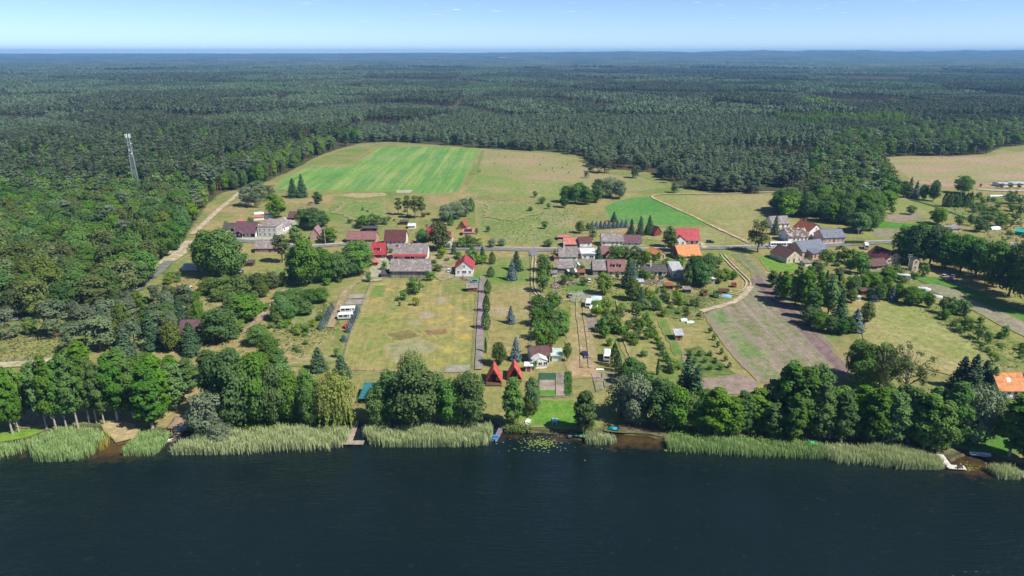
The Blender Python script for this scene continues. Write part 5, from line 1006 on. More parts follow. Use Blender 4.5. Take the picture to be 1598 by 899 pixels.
# --- undergrowth and garden plants filling the plots
def fill(kinds, px, n, h, w, name, label, cat, group, seed):
    rr = random.Random(seed); pl = [G(a, b) for a, b in px]; xs, ys = [p.x for p in pl], [p.y for p in pl]; got = []
    poly = np.array([(p.x, p.y) for p in pl])
    for _ in range(n * 40):
        if len(got) >= n: break
        x, y = rr.uniform(min(xs), max(xs)), rr.uniform(min(ys), max(ys)); r = False; j = len(poly) - 1
        for i in range(len(poly)):
            if (poly[i][1] > y) != (poly[j][1] > y) and x < (poly[j][0] - poly[i][0]) * (y - poly[i][1]) / (poly[j][1] - poly[i][1]) + poly[i][0]: r = not r
            j = i
        if not r or any(math.hypot(x - a, y - b) < c + 1 for a, b, c in BLD) or any(math.hypot(x - a, y - b) < w[0] * .6 for a, b in got): continue
        got.append((x, y)); hh = rr.uniform(*h); tree(rr.choice(kinds), 0, 0, 0, 0, name, label, cat, group, Vector((x, y, 0)), hh, rr.uniform(*w))
fill(['shrub', 'shrubo', 'shrubb'], [(1000, 450), (1100, 456), (1090, 500), (1012, 492)], 26, (1.2, 3.2), (1.8, 4), 'shrub', 'wild shrub in the weedy yard between workshop and green crop', 'shrub', 'wild shrubs of the weedy yard', 1)
fill(['fruit', 'shrub', 'fruitb', 'shrubo'], [(862, 396), (1040, 400), (1045, 442), (868, 448)], 36, (2.2, 5.5), (2.4, 5), 'garden_bush', 'garden bush squeezed between the village houses', 'bush', 'garden bushes between the village houses', 2)
fill(['edgepine', 'spruce', 'oak', 'edgepine', 'bronze'], [(120, 492), (230, 482), (300, 470), (330, 555), (240, 560), (100, 556)], 24, (8, 13), (5, 9), 'young_tree', 'young tree of the mixed grove around the plum roofed cabin', 'tree', 'mixed grove around the plum roofed cabin', 3)
fill(['shrub', 'fruit', 'shrubb', 'silver'], [(1500, 308), (1610, 304), (1610, 376), (1510, 362)], 34, (1.8, 5), (2.5, 6), 'allotment_bush', 'bush on the far allotments beyond the dark tree row', 'bush', 'bushes of the far allotments', 4)
fill(['shrub', 'shrubo'], [(440, 404), (545, 402), (560, 446), (440, 448)], 12, (1.5, 3.5), (2.5, 5), 'shrub', 'undergrowth shrub below the big oaks by the plum roof', 'shrub', 'undergrowth below the big oaks', 5)
fill(['shrub', 'shrubb', 'bronze'], [(262, 432), (312, 430), (320, 470), (250, 470)], 12, (1.5, 4.5), (3, 6), 'shrub', 'shrub of the hedge beside the lane at the wood edge', 'shrub', 'hedge shrubs beside the lane', 6)
fill(['shrub', 'shrubo', 'shrubb'], [(335, 642), (550, 640), (550, 656), (335, 662)], 22, (1.8, 4.2), (3, 6), 'shrub', 'shady shrub under the trees behind the long pale reeds', 'shrub', 'shady shrubs behind the long pale reeds', 7)
fill(['shrub', 'shrubo', 'shrub'], [(1140, 652), (1300, 660), (1480, 670), (1470, 700), (1300, 688), (1140, 676)], 30, (1.8, 4.5), (3, 6), 'shrub', 'shady shrub under the trees behind the eastern reeds', 'shrub', 'shady shrubs behind the eastern reeds', 8)
fill(['shrub', 'shrubo', 'fruit'], [(540, 328), (720, 330), (720, 356), (540, 350)], 16, (1.2, 3.5), (2, 4.5), 'shrub', 'shrub on the rough ground north of the maroon roof', 'shrub', 'shrubs north of the maroon roof', 9)
fill(['fruit', 'fruitb'], [(834, 470), (886, 474), (884, 556), (834, 552)], 18, (3, 5), (3.5, 5.5), 'fruit_tree', 'fruit tree in the inner orchard rows above the white bungalow', 'tree', 'inner orchard above the white bungalow', 10)
fill(['shrub', 'shrubb'], [(420, 482), (500, 474), (484, 556), (420, 556)], 18, (1, 2.4), (1.6, 3.4), 'shrub', 'scattered shrub on the rough plot beside the blue spruce rows', 'shrub', 'scattered shrubs by the blue spruce rows', 11)
fill(['fruit', 'shrub', 'fruitb'], [(925, 486), (1000, 490), (1010, 545), (930, 540)], 24, (2.2, 4.8), (2.8, 5), 'garden_tree', 'small tree of the garden belt beside the dark beds', 'tree', 'garden belt beside the dark beds', 12)
fill(['edgepine'], [(752, 236), (900, 244), (905, 275), (745, 272)], 16, (.8, 2.2), (.7, 1.5), 'pine_seedling', 'tiny dark pine seedling on the tan meadow', 'tree', 'pine seedlings on the tan meadow', 13)

fill(['fruit', 'oak', 'fruitb', 'shrub', 'bronze'], [(300, 462), (400, 466), (460, 452), (500, 450), (440, 520), (330, 545), (300, 520)], 26, (3, 7.5), (4, 8), 'garden_tree', 'leafy tree on the overgrown plots beside the dirt track', 'tree', 'overgrown plots beside the dirt track', 14)
fill(['fruit', 'fruitb', 'shrub', 'shrubo'], [(1200, 398), (1300, 392), (1420, 410), (1400, 470), (1330, 468), (1300, 430)], 26, (2, 5.5), (3, 6), 'garden_bush', 'garden bush among the plots of the eastern houses', 'bush', 'garden bushes of the eastern plots', 15)
fill(['shrub', 'shrubo', 'shrubb'], [(560, 392), (660, 384), (760, 390), (760, 400), (700, 408), (676, 440), (600, 410)], 16, (1.2, 3), (2, 4), 'shrub', 'small shrub by the yards of the western houses', 'shrub', 'small shrubs of the western yards', 16)
fill(['shrub', 'fruit', 'shrubb'], [(1440, 478), (1500, 486), (1600, 545), (1590, 575), (1500, 540)], 20, (1, 3), (1.6, 3.6), 'shrub', 'wild shrub on the rough strip beside the ploughed strip', 'shrub', 'wild shrubs of the rough strip', 17)

# ================================================================ woods
def inpoly(X, Y, poly):
    poly = np.asarray(poly, float); r = np.zeros(len(X), bool); j = len(poly) - 1
    for i in range(len(poly)):
        xi, yi, xj, yj = *poly[i], *poly[j]
        c = ((yi > Y) != (yj > Y)) & (X < (xj - xi) * (Y - yi) / (yj - yi + 1e-12) + xi); r ^= c; j = i
    return r
def wpoly(px): return [(q.x, q.y) for q in (G(a, b) for a, b in px)]
LW = wpoly([(-330, 505), (0, 500), (60, 497), (150, 484), (205, 462), (258, 418), (285, 372), (300, 345), (322, 318), (318, 304), (250, 298), (150, 298), (60, 304), (-330, 310)])
RW = wpoly([(1192, 346), (1202, 330), (1245, 312), (1262, 286), (1285, 250), (1300, 222), (1380, 212), (1480, 203), (1620, 198), (1850, 200), (1850, 223), (1600, 226), (1560, 230), (1540, 240), (1480, 244), (1420, 243), (1372, 246), (1378, 262), (1392, 300), (1392, 326), (1372, 352), (1362, 366), (1320, 364), (1296, 352), (1262, 344)])
RWIN = wpoly([(1200, 342), (1206, 330), (1245, 312), (1300, 298), (1345, 284), (1378, 262), (1394, 300), (1392, 326), (1372, 352), (1362, 366), (1322, 364), (1300, 352), (1262, 342)])
EP = wpoly([(560, 224), (612, 221), (700, 227), (760, 232), (860, 237), (920, 246), (1015, 269), (1068, 292), (1110, 301), (1180, 302), (1240, 290), (1280, 240), (1290, 200), (1050, 178), (800, 182), (690, 190), (600, 205)])
def grid(y0, y1, sp, seed, jit=.42):
    rg = np.random.default_rng(seed); xm = .80 * y1 + 40
    gx, gy = np.meshgrid(np.arange(-xm, xm, sp), np.arange(y0, y1, sp)); X, Y = gx.ravel(), gy.ravel()
    X = X + rg.uniform(-jit, jit, len(X)) * sp; Y = Y + rg.uniform(-jit, jit, len(Y)) * sp
    k = np.abs(X) < .80 * Y + 30; X, Y = X[k], Y[k]
    return X, Y
def und(X, Y, s): return np.sin(X / s + 1.3 * np.sin(Y / (s * 1.7))) * np.cos(Y / (s * .8) + .9 * np.sin(X / (s * 1.3)))
def forest_mask(X, Y): return (~inpoly(X, Y, OPENP)) | inpoly(X, Y, RWIN)
def stands(X, Y, cell=230.0):
    """which forest stand a point belongs to: kind code, height factor, id"""
    best = np.full(len(X), 1e18); sec = best.copy(); sid = np.zeros(len(X), np.int64); ci, cj = np.floor(X / cell).astype(int), np.floor(Y / (cell * 1.3)).astype(int)
    for a in (-1, 0, 1):
        for b in (-1, 0, 1):
            i, j = ci + a, cj + b; h = ((i * 73856093) ^ (j * 19349663)) & 0x7fffffff
            u = ((h * 1103515245 + 12345) & 0x7fffffff) / 2147483648.0; v = ((h * 69069 + 362437) & 0x7fffffff) / 2147483648.0
            d = (X - (i + u) * cell) ** 2 + ((Y - (j + v) * cell * 1.3) * .8) ** 2; m = d < best; sec = np.where(m, best, np.minimum(sec, d)); best[m] = d[m]; sid[m] = h[m]
    u = ((sid * 22695477 + 1) & 0x7fffffff) / 2147483648.0; v = ((sid * 134775813 + 7) & 0x7fffffff) / 2147483648.0
    global RIDE; RIDE = np.sqrt(sec) - np.sqrt(best)
    return u, v
F_PA = leafmat('pine_stand_needles', (0.115, 0.174, 0.090), (0.162, 0.221, 0.115), .1, .42); F_PB = leafmat('old_pine_needles', (0.081, 0.112, 0.058), (0.111, 0.140, 0.073), .1, .42); F_PC = leafmat('young_pine_needles', (0.107, 0.156, 0.083), (0.146, 0.192, 0.104), .1, .25)
F_BD = leafmat('wood_dark_leaves', (0.079, 0.153, 0.044), (0.130, 0.225, 0.058), .2, .3); F_BB = leafmat('wood_bright_leaves', (0.125, 0.214, 0.041), (0.176, 0.266, 0.059), .2, .3); F_BZ = leafmat('wood_bronze_leaves', (0.152, 0.187, 0.068), (0.205, 0.232, 0.090), .2, .25)
PCOL = bpy.data.collections.new('forest_tree_models')
def lowtree(i, seed, kind, leafm, lod):
    rg = np.random.default_rng(900 + seed)
    if kind == 'pine':
        H, W = 18., 5.6; c = []; rr = []
        for k in range(14):
            t = rg.random(); w = W / 2 * (1 - .35 * t) * math.sqrt(rg.random()) * .8; th = rg.random() * 6.283; c.append((w * math.cos(th), w * math.sin(th), H * (.55 + .4 * t))); rr.append(W * rg.uniform(.15, .24))
        V, Fq = cloud(c, rr, 300 if lod == 0 else 64, .85 if lod == 0 else 1.8, rg, .7, .5); tm = M_PINEB; tt = trunk_mb(H, .2, H * .9, 0, (), 5 if lod == 0 else 3)
    elif kind == 'young':
        H, W = 12., 6.4; c, rr, (V, Fq) = crown_broad(rg, H, W, .08, 26, 380 if lod == 0 else 60, .8 if lod == 0 else 1.8, .5); tm = M_PINEB; tt = trunk_mb(H, .18, H * .9, 0, (), 4 if lod == 0 else 3)
    else:
        H, W = 17., 10.5; c, rr, (V, Fq) = crown_broad(rg, H, W, .12, 36, 700 if lod == 0 else 80, 1.05 if lod == 0 else 2.6, .15); tm = M_BARK; tt = trunk_mb(H, .3, H * .7, 0, (), 5 if lod == 0 else 3)
    tv = np.array(tt.v); tf = [f for f in tt.f if len(f) == 4]
    n0 = len(V); V = np.concatenate([V, tv]); Fq = np.concatenate([Fq, np.array(tf) + n0])
    me = np_mesh('forest_tree', V, Fq, [leafm, tm], False, [0] * (len(Fq) - len(tf)) + [1] * len(tf))
    o = bpy.data.objects.new('forest_tree_%02d' % i, me); PCOL.objects.link(o)
SETS = [('pine', F_PA), ('pine', F_PB), ('young', F_PC), ('broad', F_BD), ('broad', F_BB), ('broad', F_BZ)]
NV = 3; HN = {'pine': (18., 5.6), 'young': (12., 6.4), 'broad': (17., 10.5)}
for lod in (0, 1):
    for s, (kd, lm) in enumerate(SETS):
        for v in range(NV): lowtree(lod * len(SETS) * NV + s * NV + v, s * 10 + v, kd, lm, lod)
def scatter(name, X, Y, S, Hh, Ww, label, cat, lod):
    rg = np.random.default_rng(len(X)); n = len(X); h0 = np.array([HN[k][0] for k, _ in SETS])[S]; w0 = np.array([HN[k][1] for k, _ in SETS])[S]
    me = bpy.data.meshes.new(name); me.vertices.add(n); me.vertices.foreach_set('co', np.stack([X, Y, np.zeros(n)], 1).astype(np.float32).ravel())
    for nm, ty, val in (('idx', 'INT', (lod * len(SETS) * NV + S * NV + rg.integers(0, NV, n)).astype(np.int32)), ('rz', 'FLOAT', (rg.random(n) * 6.283).astype(np.float32))):
        a = me.attributes.new(nm, ty, 'POINT'); a.data.foreach_set('value', val)
    a = me.attributes.new('sc', 'FLOAT_VECTOR', 'POINT'); a.data.foreach_set('vector', np.stack([Ww / w0, Ww / w0, Hh / h0], 1).astype(np.float32).ravel())
    o = newobj(name, me); tag(o, label, cat, None, 'stuff')
    ng = bpy.data.node_groups.new(name, 'GeometryNodeTree'); ng.interface.new_socket('Geometry', in_out='INPUT', socket_type='NodeSocketGeometry'); ng.interface.new_socket('Geometry', in_out='OUTPUT', socket_type='NodeSocketGeometry')
    n_, l_ = ng.nodes, ng.links; gi, go = n_.new('NodeGroupInput'), n_.new('NodeGroupOutput'); ip = n_.new('GeometryNodeInstanceOnPoints'); ci = n_.new('GeometryNodeCollectionInfo')
    ci.inputs['Collection'].default_value = PCOL; ci.inputs['Separate Children'].default_value = True; ci.inputs['Reset Children'].default_value = True
    def na(nm, ty): x = n_.new('GeometryNodeInputNamedAttribute'); x.data_type = ty; x.inputs['Name'].default_value = nm; return x.outputs['Attribute']
    ip.inputs['Pick Instance'].default_value = True
    l_.new(gi.outputs[0], ip.inputs['Points']); l_.new(ci.outputs[0], ip.inputs['Instance']); l_.new(na('idx', 'INT'), ip.inputs['Instance Index']); l_.new(na('sc', 'FLOAT_VECTOR'), ip.inputs['Scale'])
    cx_ = n_.new('ShaderNodeCombineXYZ'); l_.new(na('rz', 'FLOAT'), cx_.inputs['Z']); l_.new(cx_.outputs[0], ip.inputs['Rotation']); l_.new(ip.outputs[0], go.inputs[0])
    md = o.modifiers.new('scatter', 'NODES'); md.node_group = ng; return o
MASTP = G(215, 300)
def edge_dist(X, Y):
    d = np.full(len(X), 1e9); p = OPENP
    for i in range(len(p)):
        a, b = p[i], p[(i + 1) % len(p)]; e = b - a; t = np.clip(((X - a[0]) * e[0] + (Y - a[1]) * e[1]) / (e @ e), 0, 1); d = np.minimum(d, np.hypot(X - a[0] - t * e[0], Y - a[1] - t * e[1]))
    return d
# -- near broadleaf woods
rgw = np.random.default_rng(77)
X, Y = grid(245, 1100, 9.6, 1); k = forest_mask(X, Y) & (inpoly(X, Y, LW) | inpoly(X, Y, RW) | inpoly(X, Y, RWIN)); BX, BY = X[k], Y[k]; left = BX < 0
order = np.argsort(BY); pxs = np.array([P(a, b, 10)[0] for a, b in zip(BX, BY)]); vis = (pxs > -40) & (pxs < 1640)
ind = [i for i in order if vis[i]][:270]; rest = np.array([i for i in range(len(BX)) if i not in set(ind)], int)
KL = ['oak', 'oak', 'dark', 'bright', 'bronze', 'oak', 'oak', 'bright', 'pine', 'bronze']; KR = ['oak', 'dark', 'oak', 'oak', 'dark', 'bright']
LBL = {'oak': 'green round crowned tree', 'dark': 'dark green tree', 'bright': 'light green tree', 'bronze': 'bronze green tree', 'pine': 'grey green pine'}
for i in ind:
    kd = TR.choice(KL if left[i] else KR)
    if left[i] and P(BX[i], BY[i])[1] > 400 and kd in ('pine', 'bright'): kd = 'bronze'
    where = 'in the dense wood between the lattice mast and the lane' if left[i] else 'in the broadleaf wood behind the rust red roof'
    if left[i]:
        de = float(edge_dist(BX[i:i+1], BY[i:i+1])[0]); dm = math.hypot(BX[i] - MASTP.x, BY[i] - MASTP.y); pr_y = P(BX[i], BY[i])[1]
        where = ('at the edge of the wood along the ' + ('lower lane' if pr_y > 425 else 'sandy junction' if pr_y > 345 else 'sandy track')) if de < 11 else 'around the foot of the lattice mast' if dm < 55 else 'deep in the wood behind the lower lane' if pr_y > 400 else 'deep in the wood below the lattice mast'
    h = rgw.uniform(12, 18.5) * (.85 if kd in ('bright',) else 1); w = rgw.uniform(11, 16.5) if kd != 'pine' else 9
    tree(kd, 0, 0, 0, 0, 'pine_tree' if kd == 'pine' else 'woodland_tree', LBL[kd] + ' ' + where, 'tree', LBL[kd] + 's ' + where, Vector((BX[i], BY[i], 0)), h, w)
SB = rgw.choice([3, 3, 3, 5, 4, 1, 0], len(rest)); scatter('broadleaf_forest', BX[rest], BY[rest], SB, rgw.uniform(12, 18, len(rest)), rgw.uniform(10, 13, len(rest)), 'broadleaf wood reading as one green mass behind the first trees', 'forest', 0)
# -- pine woods, near then far
X, Y = grid(245, 1100, 4.9, 2); k = forest_mask(X, Y) & ~inpoly(X, Y, LW) & ~inpoly(X, Y, RW) & ~inpoly(X, Y, RWIN); X, Y = X[k], Y[k]
u, v = stands(X, Y, 120.); ep = inpoly(X, Y, EP); S = np.where(u < .36, 0, np.where(u < .62, 1, np.where(u < .78, 2, np.where(u < .92, 3, 4)))); S = np.where(ep, np.where((u > .86) & (v > .5), 3, np.where(u < .12, 0, 2)), S)
pyv = np.array([P(a, b)[1] for a, b in zip(X, Y)]); pxv = np.array([P(a, b)[0] for a, b in zip(X, Y)])
wl_ = (pxv < 560) & (pyv > 212); S = np.where(wl_ & ((S == 2) | (v > .66)), np.where(v > .88, 4, np.where(v > .86, 5, 3)), S); S = np.where(wl_ & (S >= 3) & (rgw.random(len(X)) < .4), 1, S); ride = (RIDE < 9) & ~ep
Hh = np.where(S == 2, np.where(ep, rgw.uniform(7.5, 14.5, len(X)), rgw.uniform(7, 10, len(X))), np.where(S >= 3, rgw.uniform(12, 17, len(X)), (12.5 + 8.5 * v) * rgw.uniform(.86, 1.12, len(X)))); Ww = np.where(S == 2, rgw.uniform(6.2, 10.5, len(X)), np.where(S >= 3, rgw.uniform(6, 8.5, len(X)), rgw.uniform(4.6, 6.6, len(X))))
Hh = Hh * (1 + .16 * und(X, Y, 26.)); keep = np.where(S >= 3, rgw.random(len(X)) < .5, rgw.random(len(X)) < np.where(ep, .58, .92)); clear = (pxv < 75) & (pyv < 200) & (pyv > 176) & (pxv > -60); keep &= ~clear & ~(ride & (u > .25))
keep &= ~(ep & (edge_dist(X, Y) < 26) & (und(X, Y, 13.) > .25)); X, Y, S, Hh, Ww, ep, pxv, pyv = (q[keep] for q in (X, Y, S, Hh, Ww, ep, pxv, pyv))
# trees at the edge of the open land show whole: those are single trees
ed = edge_dist(X, Y) + (Y - 400) * .02; cand = [i for i in np.argsort(ed) if -20 < pxv[i] < 1620][:290]; cs = np.zeros(len(X), bool); cs[cand] = True
for i in cand:
    kd = {0: 'pine', 1: 'pine', 2: 'edgepine', 3: 'oak', 4: 'bright', 5: 'oak'}[int(S[i])]
    lb, nm = {'pine': ('tall bare trunked pine', 'pine_tree'), 'edgepine': ('bushy round pine', 'pine_tree'), 'oak': ('dark leafy tree', 'deciduous_tree'), 'bright': ('light leafy tree', 'deciduous_tree')}[kd]
    where = 'at the forest edge beside the green crop field' if pxv[i] < 720 else ('at the forest edge above the tan meadow' if pxv[i] < 1060 else 'at the forest edge along the sandy track and wood')
    tree(kd, 0, 0, 0, 0, nm, lb + ' ' + where, 'tree', lb + 's ' + where, Vector((X[i], Y[i], 0)), float(Hh[i]), float(Ww[i]) * (1.15 if kd != 'edgepine' else 1.05))
m = ~cs; scatter('pine_forest', X[m], Y[m], S[m], Hh[m], Ww[m], 'pine forest of many stands spreading behind the fields', 'forest', 0)
for nm, y0, y1, sp, cell, lb in (('distant_forest', 1100, 2300, 5.8, 170., 'distant pine forest in patches of grey and bronze green'), ('remote_forest', 2300, 5200, 10.5, 330., 'remote forest fading blue towards the horizon')):
    X, Y = grid(y0, y1, sp, int(sp * 10)); u, v = stands(X, Y, cell); n = len(X)
    S = np.where(u < .42, 0, np.where(u < .70, 1, np.where(u < .82, 2, np.where(u < .91, 3, np.where(u < .965, 4, 5))))); kp = ~((u > .985)) & (rgw.random(n) < np.where(S >= 3, .55, .95)); clr = (u > .978) | ((RIDE < (12 if sp < 8 else 26)) & (v > .45))
    f = sp / 5.6; Hh = np.where(S == 2, 6 + 5 * v, np.where(S >= 3, 14., 11 + 11 * v)) * rgw.uniform(.85, 1.14, n); Ww = np.where(S >= 3, 8.5, 5.4) * rgw.uniform(.85, 1.25, n) * max(1, f * .8)
    Hh = Hh * (1 + .2 * und(X, Y, 9. * sp)); kp &= ~clr; scatter(nm, X[kp], Y[kp], S[kp], Hh[kp], Ww[kp], lb, 'forest', 1)
# pale clearings among the stands
for (px, py), (a, b_) in (((30, 186), (90, 40)), ((640, 104.5), (500, 260)), ((1385, 238), (10, 4))):
    q = G(px, py, 3.0); sheet('clearing', [(q.x - a, q.y - b_), (q.x + a, q.y - b_), (q.x + a * .8, q.y + b_), (q.x - a * .9, q.y + b_)], MATS['meadow_grass'], 6, None, 3, True)
# -- canopy to the horizon, with the low ridge in the north-east
def hill(x, y):
    a = x / np.maximum(y, 1); s = np.clip((y - 5500) / 7500, 0, 1); s = s * s * (3 - 2 * s); r = np.clip((a + .28) / .5, 0, 1)
    w = 1 + .16 * np.sin(a * 19) + .12 * np.sin(a * 41 + 1) + .1 * np.sin(a * 93) + .06 * np.sin(a * 171)
    return s * (70 + (35 + 22 * np.clip((a - .0) / .8, 0, 1)) * r * w)
th = np.linspace(-R(42), R(42), 1000); rd = np.geomspace(4700, 16300, 130); TH, RD = np.meshgrid(th, rd); X = RD * np.sin(TH); Y = RD * np.cos(TH); rgc = np.random.default_rng(3)
u, v = stands(X.ravel(), Y.ravel(), 520.); Z = (8 + 14 * v).reshape(X.shape) + rgc.normal(size=X.shape) * 3.2 + hill(X, Y)
i_ = np.arange(X.size).reshape(X.shape); Fq = np.stack([i_[:-1, :-1].ravel(), i_[:-1, 1:].ravel(), i_[1:, 1:].ravel(), i_[1:, :-1].ravel()], 1)
m_can, n, l, out = nodes('far_canopy'); p = geo_pos(n)
c_ = mix(n, l, rng(n, l, noise(n, l, p, .0022, 3, .6), .40, .60), (.040, .065, .032), (.105, .122, .068)); c_ = mix(n, l, rng(n, l, noise(n, l, p, .0011, 3, .6, (1, .6, 1)), .58, .64), c_, (.05, .10, .03))
c_ = mix(n, l, rng(n, l, noise(n, l, p, .0009, 4, .65, (1.0, .5, 1), .4), .665, .69, 0, .9), c_, (.30, .29, .17)); c_ = mix(n, l, 1.0, c_, mix(n, l, rng(n, l, noise(n, l, p, .03, 2), .3, .7), (.6, .6, .6), (1.3, 1.3, 1.3)), 'MULTIPLY')
bsdf(n, l, out, c_, 1, 0, 0)
tag(newobj('far_forest', np_mesh('far_forest', np.stack([X, Y, Z], -1).reshape(-1, 3), Fq, m_can)), 'forest canopy rolling away to the low blue ridge on the horizon', 'forest', None, 'stuff')

# ================================================================ lattice mast
def mast():
    q = G(215, 300); H = zat(q.y, 214); root = empty('lattice_mast', (q.x, q.y, 0), R(20)); tag(root, 'tall steel lattice mast with antennas rising out of the wood', 'mast')
    w0, w1 = 2.1, .75; at_ = lambda z: w0 + (w1 - w0) * z / H
    for sx in (-1, 1):
        for sy in (-1, 1): MB().tube((sx * w0, sy * w0, -.5), (sx * w1, sy * w1, H), .17, .13, 5).build('leg', M_METAL, root)
    nl = 16
    for k in range(nl):
        z, z2 = H * k / nl, H * (k + 1) / nl; a, b = at_(z), at_(z2); mb = MB()
        for (p, s) in (((-1, -1), (1, -1)), ((1, -1), (1, 1)), ((1, 1), (-1, 1)), ((-1, 1), (-1, -1))):
            mb.tube((p[0] * a, p[1] * a, z), (s[0] * b, s[1] * b, z2), .075, None, 4); mb.tube((s[0] * a, s[1] * a, z), (p[0] * b, p[1] * b, z2), .075, None, 4); mb.tube((p[0] * b, p[1] * b, z2), (s[0] * b, s[1] * b, z2), .07, None, 4)
        mb.build('bracing', M_METAL, root)
    ant = simple('antenna_white', (.75, .75, .74), .5); MB().box(-1.3, 1.3, -1.3, 1.3, H - 6.2, H - 6.0).box(-1.1, 1.1, -1.1, 1.1, H - 10.2, H - 10).build('platform', M_METAL, root)
    for k in range(6):
        t = k * math.pi / 3; x, y = 1.75 * math.cos(t), 1.75 * math.sin(t); pn = MB().box(-.22, .22, -.15, .15, 0, 2.9).build('panel_antenna', ant, root, (x, y, H - .6), t + R(90)); MB().tube((0, .15, .4), (0, 1.1, .4), .05).tube((0, .15, 2.2), (0, 1.1, 2.2), .05).build('bracket', M_METAL, pn)
    for z, t in ((H - 5, .4), (H - 8.5, 2.4), (H - 9.5, 4.1), (H - 12, 5.4)):
        d = MB(); c, s = math.cos(t), math.sin(t); d.tube((1.0 * c, 1.0 * s, 0), (1.45 * c, 1.45 * s, 0), .55, .6, 14); d.build('dish_antenna', ant, root, (0, 0, z))
    MB().tube((0, 0, H), (0, 0, H + 2.6), .05, .02).build('lightning_rod', M_METAL, root)
mast()

# ================================================================ reeds and lily pads
def reedmat(name, a, b):
    m, n, l, out = nodes(name); p = geo_pos(n); c = mix(n, l, rng(n, l, noise(n, l, p, .5, 4, .7), .33, .67), a, b)
    c = mix(n, l, 1.0, c, mix(n, l, noise(n, l, p, 5, 2), (.6, .6, .6), (1.4, 1.4, 1.4)), 'MULTIPLY')
    d = n.new('ShaderNodeBsdfDiffuse'); l.new(c, d.inputs['Color']); t = n.new('ShaderNodeBsdfTranslucent'); l.new(c, t.inputs['Color']); ms = n.new('ShaderNodeMixShader'); ms.inputs[0].default_value = .38
    l.new(d.outputs[0], ms.inputs[1]); l.new(t.outputs[0], ms.inputs[2]); l.new(ms.outputs[0], out.inputs['Surface']); return m
RD_P = reedmat('pale_reed', (.42, .50, .24), (.52, .57, .31)); RD_G = reedmat('green_reed', (.29, .44, .15), (.40, .51, .22)); RD_Y = reedmat('yellow_reed', (.36, .31, .06), (.42, .38, .10))
def reeds(px, mat, label, dens=46, h=(1.5, 2.5), z=WZ, seed=1, wd=.12, name='reed_bed'):
    rg = np.random.default_rng(seed); poly = wpoly(px); xs, ys = [a for a, _ in poly], [b for _, b in poly]; A = (max(xs) - min(xs)) * (max(ys) - min(ys)); n = int(A * dens)
    X = rg.uniform(min(xs), max(xs), n); Y = rg.uniform(min(ys), max(ys), n); k = inpoly(X + rg.normal(size=n) * .8, Y + rg.normal(size=n) * .9, poly); X, Y = X[k], Y[k]
    cl = np.sin(X * .9) * np.cos(Y * 1.3) + np.sin(X * .31 + 2) ; kk = rg.random(len(X)) < .92 + .12 * cl; X, Y, cl = X[kk], Y[kk], cl[kk]; n = len(X)
    Hh = rg.uniform(*h, n) * (1 + .13 * cl); th = rg.random(n) * 6.283; ln = rg.uniform(.1, .75, (n, 1)); ld = np.stack([np.cos(th * 1.7 + .5) * .6 - .35, np.sin(th * 1.7), np.zeros(n)], 1)
    t = np.stack([np.cos(th), np.sin(th), np.zeros(n)], 1) * (wd * rg.uniform(.6, 1.3, (n, 1))); b = np.stack([X, Y, np.full(n, z - .2)], 1); up = np.array([0, 0, 1.0])
    m_ = b + up * (Hh * .62)[:, None] + ld * ln * .35; e = b + up * Hh[:, None] + ld * ln * 1.4
    V = np.stack([b - t * .5, b + t * .5, m_ + t * .6, m_ - t * .6, m_ - t * .6, m_ + t * .6, e + t * .22, e - t * .22], 1).reshape(-1, 3); Fq = np.arange(len(V)).reshape(-1, 4)
    return tag(newobj(name, np_mesh(name, V, Fq, mat)), label, 'reeds', None, 'stuff')
reeds([(-70, 738), (-70, 716), (0, 700), (44, 694), (62, 686), (66, 692), (34, 702), (0, 712)], RD_G, 'green reeds along the bank by the jeep', seed=1)
reeds([(60, 714), (60, 698), (72, 684), (112, 678), (150, 677), (160, 682), (158, 696), (148, 706), (120, 714), (90, 718), (72, 720)], RD_G, 'thick green reed bed in front of the bare alder trunks', seed=2, h=(1.9, 3.0))
reeds([(152, 704), (158, 688), (166, 680), (170, 692), (160, 704)], RD_Y, 'yellow reed fringe beside the sandy beach', seed=3, dens=22)
reeds([(193, 709), (200, 700), (226, 682), (256, 678), (264, 684), (254, 698), (236, 708), (214, 711)], RD_G, 'small green reed bed between the two beaches', seed=4)
reeds([(266, 708), (278, 700), (332, 682), (430, 676), (536, 672), (547, 678), (534, 694), (480, 698), (440, 699), (350, 706), (300, 709)], RD_P, 'long pale reed bed beside the wooden jetty', seed=5, h=(1.8, 2.9))
reeds([(568, 676), (582, 672), (680, 674), (764, 668), (769, 680), (755, 692), (700, 697), (620, 697), (586, 692)], RD_P, 'rounded pale reed bed in front of the oaks', seed=6, h=(1.9, 3.0))
reeds([(912, 690), (924, 684), (952, 682), (962, 686), (952, 692), (930, 693)], RD_P, 'small tuft of pale reeds under the lawn tree', seed=7)
reeds([(1038, 690), (1058, 684), (1130, 692), (1250, 698), (1290, 700), (1290, 715), (1200, 709), (1120, 704), (1070, 702), (1046, 700)], RD_G, 'green reed bed below the bare shore', seed=8)
reeds([(1290, 700), (1400, 704), (1462, 714), (1474, 726), (1466, 732), (1440, 731), (1380, 724), (1290, 715)], RD_P, 'pale reed bed in front of the eastern alders', seed=9, h=(1.9, 2.8))
reeds([(1543, 736), (1552, 730), (1576, 731), (1594, 738), (1590, 748), (1564, 746)], RD_P, 'pale reeds beside the last jetty', seed=10)
reeds([(1600, 740), (1650, 742), (1720, 756), (1720, 772), (1620, 756)], RD_P, 'pale reeds beyond the last jetty', seed=11)
